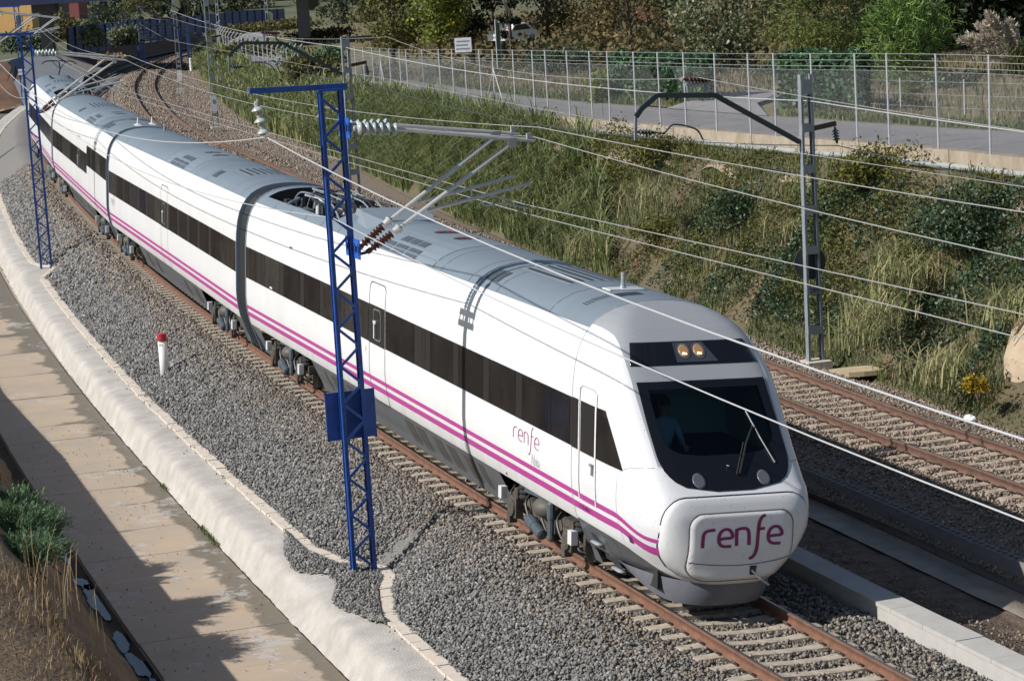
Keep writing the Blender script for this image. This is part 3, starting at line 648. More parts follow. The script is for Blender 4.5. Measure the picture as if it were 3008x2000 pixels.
def rrect(y0, y1, h0, h1, r, n=7, m=5):
    P = []
    r4 = r if isinstance(r, (tuple, list)) else (r,)*4
    C = [(y1-r4[0], h1-r4[0], 0, r4[0]), (y0+r4[1], h1-r4[1], 90, r4[1]), (y0+r4[2], h0+r4[2], 180, r4[2]), (y1-r4[3], h0+r4[3], 270, r4[3])]
    for cx, ch, a0, rr in C:
        for i in range(n): a = math.radians(a0+90*i/(n-1)); P.append((cx+rr*math.cos(a), ch+rr*math.sin(a)))
    out = []
    for p, q in zip(P, P[1:]+P[:1]):
        L = math.hypot(q[0]-p[0], q[1]-p[1]); k = max(1, int(L/.12)); out += [(p[0]+(q[0]-p[0])*i/k, p[1]+(q[1]-p[1])*i/k) for i in range(k)]
    return out
def nose_ring(outline, w, d=.004):
    O = np.array(outline, float); m = len(O); t = np.roll(O, -1, 0)-np.roll(O, 1, 0); t /= np.linalg.norm(t, axis=1)[:, None]; nn = np.stack([t[:, 1], -t[:, 0]], 1)
    V = [nose_pt(*p, d) for p in O-nn*w/2]+[nose_pt(*p, d) for p in O+nn*w/2]; mb = MB(); mb.add(V, [(i, m+i, m+(i+1) % m, (i+1) % m) for i in range(m)]); return mb
# windscreen outline (y, h)
def ws_half(h): return float(np.interp(h, [1.955, 1.965, 1.99, 2.05, 2.13, 2.25, 2.4, 2.8, 3.47], [.3, .5, .68, .87, .98, 1.06, 1.1, 1.11, 1.1]))
WS = [(ws_half(h), h) for h in np.linspace(1.955, 3.47, 22)]; WS = WS+[(y, 3.47) for y in np.linspace(.9, -.9, 10)]+[(-y, h) for y, h in WS[::-1]]+[(y, 1.955) for y in (-.15, .15)]
def in_ws(y, h): return 2.42 < h < 3.36 and abs(y) < ws_half(h)-.09
def nose_shell():
    hs = sorted(set(list(np.arange(.5, 4.2, .045))+list(np.arange(4.2, 4.5, .02))+[4.5, 4.51, 4.52, 4.53, 4.54])); tp = np.unique(np.concatenate([np.linspace(0, .7, 20), np.linspace(.7, .97, 26), 1-.03*np.linspace(0, 1, 22)**2.5])); ts = np.concatenate([-tp[::-1], tp[1:]])
    G = np.array([[nose_pt(t*nose_b(h), h) for t in ts] for h in hs]); a, b = G.shape[:2]; V = G.reshape(-1, 3); F = []; M = []
    for i in range(a-1):
        for j in range(b-1):
            c = G[i:i+2, j:j+2].reshape(-1, 3).mean(0)
            if in_ws(c[1], c[2]): continue
            F.append((i*b+j, i*b+j+1, (i+1)*b+j+1, (i+1)*b+j))
    me = np_mesh('nose', V, np.array(F), NOSE_PAINT, smooth=True)
    k1 = np.minimum((V[:, 2]-2.3)*.7, np.interp(V[:, 2], [2.3, 3.4, 4.1, 4.54], [1.13, 1.17, 1.14, 1.3])-np.abs(V[:, 1])); k2 = np.interp(V[:, 0], [-3.1, -1.6, -1.0, -.55, -.2, .0, .3], [.95, .93, .88, .74, .58, .5, .45])-V[:, 2]
    for nm, k in (('silver', k1), ('grey', k2)): at_ = me.attributes.new(nm, 'FLOAT', 'POINT'); at_.data.foreach_set('value', k.astype(np.float32))
    return me
def nose_paint():
    m = mat('nose_paint', (.72, .72, .73), .3, var=.025, vscale=1.2); n, l = m.node_tree.nodes, m.node_tree.links; b = n['Principled BSDF']; c = b.inputs['Base Color'].links[0].from_socket
    for nm, col in (('silver', (.33, .34, .36)), ('grey', (.1, .105, .112))):
        a = n.new('ShaderNodeAttribute'); a.attribute_name = nm; r = n.new('ShaderNodeMapRange'); r.inputs[1].default_value = .0005; r.inputs[2].default_value = .008; l.new(a.outputs['Fac'], r.inputs[0]); x = n.new('ShaderNodeMixRGB'); l.new(r.outputs[0], x.inputs[0]); l.new(c, x.inputs[1]); x.inputs[2].default_value = (*col, 1); c = x.outputs[0]
    # squashed insects and road dirt low on the front
    tc = n.new('ShaderNodeTexCoord'); t = n.new('ShaderNodeTexVoronoi'); t.inputs['Scale'].default_value = 11; l.new(tc.outputs['Object'], t.inputs['Vector']); r = n.new('ShaderNodeMapRange'); r.inputs[1].default_value = .13; r.inputs[2].default_value = .07; r.inputs[4].default_value = .55; l.new(t.outputs['Distance'], r.inputs[0])
    x = n.new('ShaderNodeMixRGB'); l.new(r.outputs[0], x.inputs[0]); l.new(c, x.inputs[1]); x.inputs[2].default_value = (.14, .12, .1, 1); l.new(x.outputs[0], b.inputs['Base Color']); return m
NOSE_PAINT = nose_paint()
# ---- lettering strokes
def stroke(pts, w, smooth=3):
    P = np.array(pts, float)
    if smooth and len(P) > 2: P = _cr(P, 6)
    t = np.gradient(P, axis=0); t /= np.linalg.norm(t, axis=1)[:, None]; n = np.stack([-t[:, 1], t[:, 0]], 1); ww = np.broadcast_to(np.asarray(w), (len(P),))[:, None]/2
    return np.stack([P-n*ww, P+n*ww], 1)
LET = {'r': [[(0, 0), (.02, .5), (.06, .78), (.2, .95), (.45, 1.0), (.62, 1.0)]],
       'e': [[(.08, .44), (.3, .47), (.66, .5), (.68, .72), (.55, .94), (.36, 1.0), (.16, .9), (.04, .65), (.02, .36), (.1, .12), (.3, .01), (.64, .0)]],
       'n': [[(0, 0), (0, .98)], [(0, .92), (.25, 1.0), (.5, .96), (.6, .75), (.62, .4), (.62, 0)]],
       'f': [[(-.34, -.78), (-.18, -.72), (-.04, -.5), (.04, -.1), (.08, .5), (.12, 1.1), (.2, 1.45), (.34, 1.65), (.46, 1.68)], [(.1, .9), (.42, .93)]]}
def word(parent, s, mapf, xh, sx, w, m):
    x = 0.
    for ch in s:
        mb = MB()
        for st in LET[ch]:
            R = stroke(st, w); L = [[mapf(x+p[0]*sx, p[1]*xh) for p in row] for row in R]; mb.grid(L); 
        mb.build('letter', m, parent); x += {'r': .8, 'e': .92, 'n': .98, 'f': .6}[ch]*sx
# ---- generic coach parts
def _smooth_sides(mb):
    me = mb.mesh('coach', M_white, False); sm = [len(p.vertices) == 4 and abs(p.normal.x) < .5 and p.normal.z > -.9 for p in me.polygons]; me.polygons.foreach_set('use_smooth', sm); return me
def shell_mesh(x0, x1, cut=None):
    xs = np.unique(np.concatenate([np.arange(math.ceil(x0), x1, 1.), [x0, x1]]))
    prof = [(-o, h) for o, h in zip(BO, BH) if h <= 4.13]; V = []; F = []; n = 0
    for sgn in (1, -1):
        G = [[(x, sgn*y, h) for x in xs] for y, h in prof]; mb = MB(); mb.grid(G, flip=sgn < 0); F += [tuple(n+i for i in f) for f in mb.F]; V += mb.V; n = len(V)
    mb = MB(); mb.add(V, F); mb.grid([[(x, -1.36, .9) for x in xs], [(x, 1.36, .9) for x in xs]], True)
    for x in (x0, x1): c = [(x, -o, h) for o, h in zip(BO, BH)]+[(x, o, h) for o, h in list(zip(BO, BH))[::-1][1:]]; mb.add(c, [tuple(range(len(c)))])
    return mb.mesh('coach', M_white, False) if False else _smooth_sides(mb)
def roof_part(x0, x1, parent, wells=()):
    ys = [-1.22, -1.16, -1.1, -1.02, -.95, -.85, -.75, -.6, -.5, -.35, -.25, -.1, 0]; ys = ys+[-y for y in ys[::-1][1:]]
    xs = sorted(set([x0, x1]+list(np.arange(math.ceil(x0), x1, 1.))+[w for ww in wells for w in ww])); mb = MB(); b = len(xs)
    V = [(x, y, roofz(y)+.002) for y in ys for x in xs]; F = []
    for i in range(len(ys)-1):
        for j in range(b-1):
            cx, cy = (xs[j]+xs[j+1])/2, (ys[i]+ys[i+1])/2
            if any(a < cx < c and abs(cy) < 1.03 for a, c in wells): continue
            F.append((i*b+j, i*b+j+1, (i+1)*b+j+1, (i+1)*b+j)[::-1])
    mb.add(V, [f[::-1] for f in F])
    for a, c in wells:
        z = 3.72; mb.add([(a, -1.02, z), (c, -1.02, z), (c, 1.02, z), (a, 1.02, z)], [(0, 1, 2, 3)], 1)
        for y in (-1.02, 1.02): mb.add([(a, y, z), (c, y, z), (c, y, roofz(y)), (a, y, roofz(y))], [(0, 1, 2, 3)], 1)
        for x in (a, c): mb.add([(x, -1.02, z), (x, 1.02, z), (x, 1.02, roofz(1.02)), (x, .5, roofz(.5)), (x, 0, roofz(0)), (x, -.5, roofz(.5)), (x, -1.02, roofz(1.02))], [tuple(range(7))], 1)
    o = mb.build('roof', [M_roof, M_dark], parent); o.data.polygons.foreach_set('use_smooth', [m == 0 for m in mb.M]); return o
def seam(parent, x, w=.018, m=None): roof_sheet(x, x+w, -1.21, 1.21, .006).build('roof_seam', m or M_seam, parent)
def louvre(parent, x0, x1, y0, y1, n, along='x', name='roof_grille'):
    o = roof_sheet(x0, x1, y0, y1, .006).build(name, M_seam, parent); return o
def grille(parent, x0, x1, y0, y1, n, along='x', fill=.45):
    mb = roof_sheet(x0, x1, y0, y1, .005); mb.M = [0]*len(mb.F); mb.cm = 1; roof_slats(mb, x0, x1, y0, y1, n, along, fill=fill*.8); mb.build('roof_grille', [M_seam, M_roof], parent)
def fan(parent, x, y):
    r = .27; n = 28; V = []; mb = MB()
    V = [(x, y, roofz(y)+.006)]+[(x+r*math.cos(a), y+r*math.sin(a), roofz(y+r*math.sin(a))+.008) for a in np.arange(n)*2*math.pi/n]
    mb.add(V, [(0, 1+i, 1+(i+1) % n) for i in range(n)]); o = mb.build('roof_fan', M_seam, parent)
    b = MB(); 
    for k in range(5):
        a = k*2*math.pi/5; b.add([(x+.05*math.cos(a), y+.05*math.sin(a), roofz(y)+.016), (x+.25*math.cos(a-.25), y+.25*math.sin(a-.25), roofz(y)+.018), (x+.25*math.cos(a+.2), y+.25*math.sin(a+.2), roofz(y)+.018)], [(0, 1, 2)])
    b.build('fan_blade', M_red if parent.get('redfan') else M_metal, parent)
def roof_kit(c, xo, rev=1):
    """air-conditioning panel, vents and slatted panel, xo = centre of the panel"""
    X = lambda v: xo+rev*v
    def S(a, b): return (min(X(a), X(b)), max(X(a), X(b)))
    a, b = S(-2.5, 2.4); roof_sheet(a, b, -1.2, 1.2, .004).build('roof_panel', M_roof2, c)
    for s in (-1, 1):
        for k in range(3):
            a, b = S(-.85+.62*k, -.30+.62*k); y0, y1 = sorted((s*.74, s*.92)); grille(c, a, b, y0, y1, 5)
            a, b = S(-1.55+.93*k, -.72+.93*k); y0, y1 = sorted((s*1.0, s*1.2)); grille(c, a, b, y0, y1, 8)
    for x in (-.45, .9): fan(c, X(x), 0.)
    seam(c, X(2.45)); seam(c, X(-2.55))
def slat_panel(c, x0, x1):
    roof_sheet(x0, x1, -.58, .58, .006).build('roof_panel', M_roof2, c)
    for k in range(6):
        y = -.5+k*.19; roof_sheet(x0+.12, x1-.1, y, y+.075, .012, 2).build('roof_slat', M_seam, c)
def side_vent(c, x0, x1, s=-1): grille(c, x0, x1, *sorted((s*.78, s*1.08)), 12, 'y', .4)
def stripes(c, x0, x1, side):
    for h0, h1 in ((1.335, 1.43), (1.13, 1.255)): side_sheet(x0, x1, h0, h1, side, .004, max(2, int((x1-x0)/1.))).build('stripe', M_mag, c)
def band(c, x0, x1, seams, side, h0=2.15, h1=2.97):
    side_sheet(x0, x1, h0, h1, side, .004).build('window_band', M_pillar, c)
    xs = sorted(seams); 
    for a, b in zip(xs[:-1], xs[1:]):
        wide = b-a > .7; me = side_sheet(a+.012, b-.012, h0+.012, h1-.012, side, .009)
        me.build('window' if wide else 'window_post', random.choice(M_GL) if wide else M_pillar, c)
def door(c, x0, x1, side, h0=.86, h1=3.47, m=None, win=True):
    o = side_ring(x0, x1, h0, h1, .022, .16, side, .006, bot_round=True).build('door_frame', m or M_seam, c)
    side_sheet(x0+.05, x1-.05, 2.14, 2.98, side, .011).build('door', M_pillar, c)
    if win:
        side_ring(x0+.38, x0+.95, 2.24, 2.92, .03, .1, side, .016).build('window_frame', mat('frame_grey', (.16, .17, .18), .4), c)
        hb = MB(); y = side*(offh(2.5)+.02); hb.box(x0+.5, x0+.56, min(y, y+side*.03), max(y, y+side*.03), 2.28, 2.62); hb.box(x0+.46, x0+.66, min(y, y+side*.03), max(y, y+side*.03), 2.6, 2.66); hb.build('door_handle', M_ltgrey, c)
def skirt(c, x0, x1, side, sl0, sl1, panels=()):
    side_sheet(x0, x1, .22, .895, side, .0, max(2, int((x1-x0)/2)), slant=(sl0, sl1)).build('skirt', M_skirt, c)
    for a, b, m in panels: side_sheet(a, b, .36, .8, side, .006, slant=(.2, .2)).build('skirt_vent', m, c)
def underbelly(c, x0, x1):
    mb = MB(); mb.box(x0, x1, -1.05, 1.05, .25, .89); mb.build('underframe_filler', M_dark, c)  # plain dark box behind the skirts, added to block light under the floor
def gap_frame(c, x, d):
    """dark rim at the end of a coach"""
    mb = MB(); P = [(-o, h) for o, h in zip(ALLO, ALLH)]; P = P+[(-y, h) for y, h in P[::-1][1:]]; A = [(x, y*1.012, h*1.003) for y, h in P]; B = [(x+d, y*1.012, h*1.003) for y, h in P]; C_ = [(x+d, y*.93, .2+(h-.2)*.97) for y, h in P]; D_ = [(x, y*.93, .2+(h-.2)*.97) for y, h in P]
    mb.grid([A, B]); mb.grid([B, C_]); mb.grid([D_, A]); mb.build('end_rim', M_rim, c)
def gangway(c, x0, x1):
    mb = MB(); P = [(-o, h) for o, h in zip(ALLO, ALLH)]; P = P+[(-y, h) for y, h in P[::-1][1:]]
    rows = []
    for i, x in enumerate(np.linspace(x0, x1, 9)): k = .955 if i % 2 else .93; rows.append([(x, y*k, .2+(h-.2)*(.985 if i % 2 else .975)) for y, h in P])
    mb.grid(rows); mb.build('gangway_bellows', M_rubber, c, smooth=False)
def equipment(c, x0, x1, seed):
    """high-voltage gear in the roof well"""
    r = random.Random(seed); L = x1-x0; f = lambda t: x0+L*t
    b = MB(); b.box(f(.12), f(.3), -.82, -.3, 3.75, 4.1); b.box(f(.125), f(.295), -.8, -.32, 4.1, 4.14); b.build('converter_box', mat('box_green_grey', (.16, .2, .2), .5), c)
    b = MB(); b.box(f(.42), f(.55), -.35, .1, 3.75, 4.28); b.build('cream_cabinet', mat('cream', (.62, .58, .48), .5), c)
    b = MB(); b.box(f(.6), f(.78), .15, .75, 3.78, 4.1); b.build('converter_box', M_metal, c)
    b = MB(); b.box(f(.05), f(.95), .82, .98, 3.75, 4.05); b.build('tray', M_dark, c)
    for k in range(9):
        y = r.uniform(-.8, .8); a = r.uniform(.05, .6); t = MB(); t.tube([(f(a), y, 3.95+r.uniform(0, .25)), (f(a+.15), y+r.uniform(-.2, .2), 4.2+r.uniform(-.05, .15)), (f(a+.35), y+r.uniform(-.3, .3), 4.1+r.uniform(-.05, .2))], .035+.03*r.random(), 8); t.build('air_pipe', M_metal if k % 3 else M_bogieg, c)
    for k in range(7):
        y = -.6+k*.2; a = .08+.06*r.random(); pts = [(f(a), y, 3.8), (f(a+.02), y, 4.2), (f(a+.12), y+.05, 4.5+.1*r.random()), (f(a+.4), y+.1*r.random(), 4.56), (f(a+.62), y, 4.5), (f(min(.97, a+.75)), y, 4.1)]
        t = MB(); t.tube(_cr(pts, 6), .022, 6); t.build('power_cable', M_cable if k % 2 else M_metal, c)
    for k in range(4):
        x = f(.5+.1*k); t = MB(); t.lathe((x, -.62+.1*k, 3.75), (x, -.62+.1*k, 4.3), [(0, .09)]+[(i*.05+.03*(j % 2), .1 if j % 2 else .06) for i in range(7) for j in (0, 1)]+[(.4, .04)], 10); t.build('insulator', [M_bogie, mat('insul_blue', (.03, .07, .2), .4), M_metal, M_red][k], c)
    for k in range(3):
        x = f(.84+.045*k); t = MB(); t.lathe((x, .2+.2*k, 4.05), (x, .2+.2*k, 4.62), [(0, .07), (.1, .07), (.1, .12), (.2, .12), (.2, .06), (.3, .11), (.38, .06), (.45, .05)], 10); t.build('insulator', M_red, c)
    t = MB(); 
    for k in range(5): t.bar((f(.55), -.2+.12*k, 4.15+.02*k), (f(.95), .1+.1*k, 4.3), .05, .05)
    t.build('busbar', M_metal, c)
    for k in range(46):
        t = MB(); x, y = f(r.uniform(.03, .97)), r.uniform(-.9, .9); s = r.uniform(.05, .17); z1 = 3.9+r.uniform(.1, .62)
        if k % 3: t.hexa([(x-s, y-s*.6, 3.74), (x+s, y-s*.6, 3.74), (x+s, y+s*.6, 3.74), (x-s, y+s*.6, 3.74)], [(x-s*.9, y-s*.5, z1), (x+s*.9, y-s*.5, z1), (x+s*.9, y+s*.5, z1), (x-s*.9, y+s*.5, z1)])
        else: t.lathe((x, y, 3.74), (x, y, z1), [(0, s*.5), (.08, s*.6), (z1-3.82, s*.55), (z1-3.78, s*.25)], 9)
        t.build('small_gear', (M_dark, M_metal, M_bogieg, M_cable, M_dark, M_ltgrey)[k % 6], c)
    for k in range(12):
        t = MB(); x, y, z = f(r.uniform(.05, .8)), r.uniform(-.85, .85), 4.15+r.uniform(0, .4); t.tube(_cr([(x, y, z-.3), (x+.1, y, z), (x+.5, y+r.uniform(-.4, .4), z+.08), (x+.9+r.random(), y+r.uniform(-.5, .5), z-.05), (x+1.2+r.random(), y, z-.35)], 5), .018+.02*r.random(), 6); t.build('power_cable', (M_cable, M_dark, M_metal)[k % 3], c)
def bogie(s):
    P, a = coach_frame(s-1.5, s+1.5, s); b = link('bogie', None, train); 
    b.empty_display_size = .2; b.location = P-train_loc; b.rotation_euler = (0, 0, 0); b.matrix_local = Matrix.Translation(Vector(P-train_loc)) @ Matrix.Rotation(a, 4, 'Z') @ Matrix.Rotation(-CANT, 4, 'X')
    for ax in (-1.4, 1.4):
        for sd in (-1, 1):
            w_ = MB(); w_.lathe((ax, sd*.80, .425), (ax, sd*.95, .425), [(0, .455), (.02, .455), (.03, .43), (.12, .42), (.13, .38), (.13, .1), (.16, .1)], 28); w_.build('wheel', M_wheel, b, smooth=False)
        t = MB(); t.tube([(ax, -.8, .43), (ax, .8, .43)], .08, 10); t.build('axle', M_dark, b)
    for sd in (-1, 1):
        y = sd*1.12; f = MB(); yy = sorted((sd*1.02, sd*1.2))
        for xa, za, xb, zb in ((-1.9, .52, -.9, .62), (-.9, .62, -.5, .42), (-.5, .42, .5, .42), (.5, .42, .9, .62), (.9, .62, 1.9, .52)):
            f.hexa([(xa, yy[0], za-.1), (xb, yy[0], zb-.1), (xb, yy[1], zb-.1), (xa, yy[1], za-.1)], [(xa, yy[0], za+.1), (xb, yy[0], zb+.1), (xb, yy[1], zb+.1), (xa, yy[1], za+.1)])
        f.build('bogie_frame', M_bogie, b)
        for ax in (-1.4, 1.4):
            k = MB(); yb = sorted((sd*1.2, sd*1.34)); k.box(ax-.2, ax+.2, *yb, .24, .62); k.lathe((ax, sd*1.34, .42), (ax, sd*1.4, .42), [(0, .17), (.04, .16), (.06, .08)], 14); k.box(ax-.3, ax-.12, *yb, .1, .3); k.box(ax+.1, ax+.28, *yb, .62, .8); k.build('axle_box', M_bogie, b)
            k = MB(); k.lathe((ax+.32, sd*1.2, .62), (ax+.32, sd*1.2, .96), [(i*.045, .13 if i % 2 else .1) for i in range(8)], 12); k.build('coil_spring', M_dark, b)
        k = MB(); k.lathe((0, sd*1.12, .5), (0, sd*1.12, .88), [(0, .12), (.06, .26), (.14, .32), (.24, .32), (.32, .26), (.38, .14)], 18); k.build('air_spring', mat('air_spring_grey', (.09, .085, .07), .6), b, smooth=True)
        k = MB(); k.lathe((.5, sd*1.3, .2), (.5, sd*1.3, .92), [(0, .04), (.05, .06), (.4, .06), (.4, .075), (.66, .075), (.72, .03)], 10); k.build('damper', M_bogieg, b)
        k = MB(); k.lathe((-.55, sd*1.32, .38), (.15, sd*1.32, .22), [(0, .09), (.04, .11), (.32, .11), (.33, .095), (.68, .095), (.7, .05)], 12); k.build('yaw_damper', M_bogieg, b)
        k = MB(); yb = sorted((sd*1.14, sd*1.26)); k.hexa([(-1.0, yb[0], .78), (.5, yb[0], .86), (.5, yb[1], .86), (-1.0, yb[1], .78)], [(-1.0, yb[0], .9), (.5, yb[0], .94), (.5, yb[1], .94), (-1.0, yb[1], .9)]); k.build('bolster', M_bogieg, b)
        k = MB(); yb = sorted((sd*1.3, sd*1.42)); k.box(-1.95, -1.78, *yb, .5, .72); k.build('sandbox', M_ltgrey, b); k = MB(); k.box(1.62, 1.8, *yb, .42, .66); k.build('sandbox', M_ltgrey, b)
        for i in range(5): k = MB(); x = -1.7+i*.8; k.tube(_cr([(x, sd*1.18, .75), (x+.1, sd*1.3, .6), (x+.3, sd*1.28, .35), (x+.4, sd*1.18, .3)], 5), .025, 6); k.build('brake_hose', M_cable, b)
    return b
def coach(s0, s1, sm=None, sa=None, sb=None):
    sm = sm if sm is not None else (s0+s1)/2; P, a = coach_frame(sa if sa is not None else s0+3.8, sb if sb is not None else s1-3.8, sm); M = Matrix.Translation(Vector(P-train_loc)) @ Matrix.Rotation(a, 4, 'Z') @ Matrix.Rotation(-CANT, 4, 'X')
    return M
def new_coach(me, M): o = link('coach', me, train); o.matrix_local = M; return o
# ================= coach 1 (leading, local x = s + 14)
X1 = 14.
M1 = coach(-27.8, .4, -14., -25.5, -1.5); xs = lambda s: s+X1
R1 = xs(-27.78); c1 = new_coach(shell_mesh(R1, xs(-3.02)), M1); c1['redfan'] = 1
NM = Matrix.Translation((X1, 0, 0))
def nlink(mb, name, m, smooth=False, par=None):
    o = mb.build(name, m, par or c1, smooth); o.location = (X1, 0, 0) if par is None else (0, 0, 0); return o
no = link('nose', nose_shell(), c1); no.location = (X1, 0, 0)
roof_part(R1, xs(-3.02), c1, wells=((xs(-27.2), xs(-20.3)),))
equipment(c1, xs(-27.1), xs(-20.4), 2)
# cowlings in front of the well
for (xa, xb, hw, zt) in ((-20.3, -19.1, .72, 4.62), (-19.2, -17.6, .98, 4.66)):
    b = MB(); A = [(xs(xa), -hw, 3.9), (xs(xa), hw, 3.9), (xs(xb), hw, 4.3), (xs(xb), -hw, 4.3)]; b.hexa(A, [(xs(xa)+.25, -hw*.8, zt), (xs(xa)+.25, hw*.8, zt), (xs(xb), hw*.62, 4.55), (xs(xb), -hw*.62, 4.55)]); b.build('roof_cowl', M_roof2, c1)
roof_kit(c1, xs(-14.4)); slat_panel(c1, xs(-8.35), xs(-5.75)); side_vent(c1, xs(-8.95), xs(-8.2))
for s in (-25.8, -24.2, -22.6, -21, -19.4, -11.4, -9.6, -7.9, -5.0): 
    if s < -18: 
        for sd in (-1, 1): roof_sheet(xs(s), xs(s)+.02, *sorted((sd*1.05, sd*1.21)), .006).build('roof_seam', M_seam, c1)
    else: seam(c1, xs(s), .014)
seam(c1, xs(-3.04), .03, M_seamg)
g_ = MB(); g_.hexa([(xs(-4.78), -.32, 4.53), (xs(-4.4), -.32, 4.53), (xs(-4.4), .32, 4.53), (xs(-4.78), .32, 4.53)], [(xs(-4.78), -.32, 4.555), (xs(-4.4), -.32, 4.555), (xs(-4.4), .32, 4.555), (xs(-4.78), .32, 4.555)]); g_.build('antenna_plate', M_ltgrey, c1)
g_ = MB(); g_.lathe((xs(-4.62), 0, 4.55), (xs(-4.62), 0, 4.85), [(0, .06), (.05, .05), (.05, .04), (.27, .04), (.28, .02)], 10); g_.build('antenna', M_metal, c1)
roof_sheet(xs(-4.1), xs(-3.75), -.38, .05, .008).build('roof_hatch', M_seam, c1)
for k in range(9): roof_sheet(xs(-4.15)+.0, xs(-3.9), -.92+k*.05, -.90+k*.05, .009, 2).build('roof_slot', M_seam, c1)
seams_n = [-3.1, -4.03]; x = -4.03
for i in range(4): seams_n += [x-1.49*(1)-.0]; x = x-1.49; seams_n += [x-.36]; x -= .36
seams_n = [s for s in seams_n if s > -12.3]+[-11.63, -12.19, -14.3]
seams_b = [-15.66, -16.1, -17.6, -18.0, -19.5, -19.9, -21.4, -21.8, -23.47, -23.94, -25.53, -25.96, -26.52, -27.34, -27.76]
for sd in (-1, 1):
    band(c1, xs(-14.34), xs(-2.72), [xs(s) for s in seams_n+[-2.74]], sd); band(c1, xs(-27.76), xs(-15.64), [xs(s) for s in seams_b], sd)
    stripes(c1, R1, xs(-3.02), sd); door(c1, xs(-15.62), xs(-14.36), sd)
    skirt(c1, xs(-21.3), xs(-7.2), sd, .25, .38, [(xs(a), xs(b), M_vent) for a, b in ((-13.5, -12.9), (-12.7, -12.1), (-11.5, -10.9), (-10.6, -10.0), (-9.5, -8.9), (-8.6, -8.25), (-20.3, -20.1), (-19.6, -18.6), (-18.2, -17.2))])
    skirt(c1, xs(-27.76), xs(-26.85), sd, 0.6, .25); underbelly(c1, xs(-21.2), xs(-7.2)) if sd < 0 else None
    skirt(c1, xs(-3.0), xs(-2.9), sd, .5, .0)
    # sill strip and small details
    side_ring(xs(-6.7), xs(-6.62), .95, .99, .02, .015, sd, .006).build('step_mark', M_seam, c1)
    y = sd*(offh(3.45)+.01); t = MB(); t.box(xs(-22.9), xs(-22.75), min(y, y+sd*.03), max(y, y+sd*.03), 3.42, 3.46); t.build('marker_lug', mat('lug_brass', (.3, .2, .07), .5), c1)
    side_sheet(xs(-25.0), xs(-24.72), 2.19, 2.235, sd, .013).build('band_label', M_white, c1)
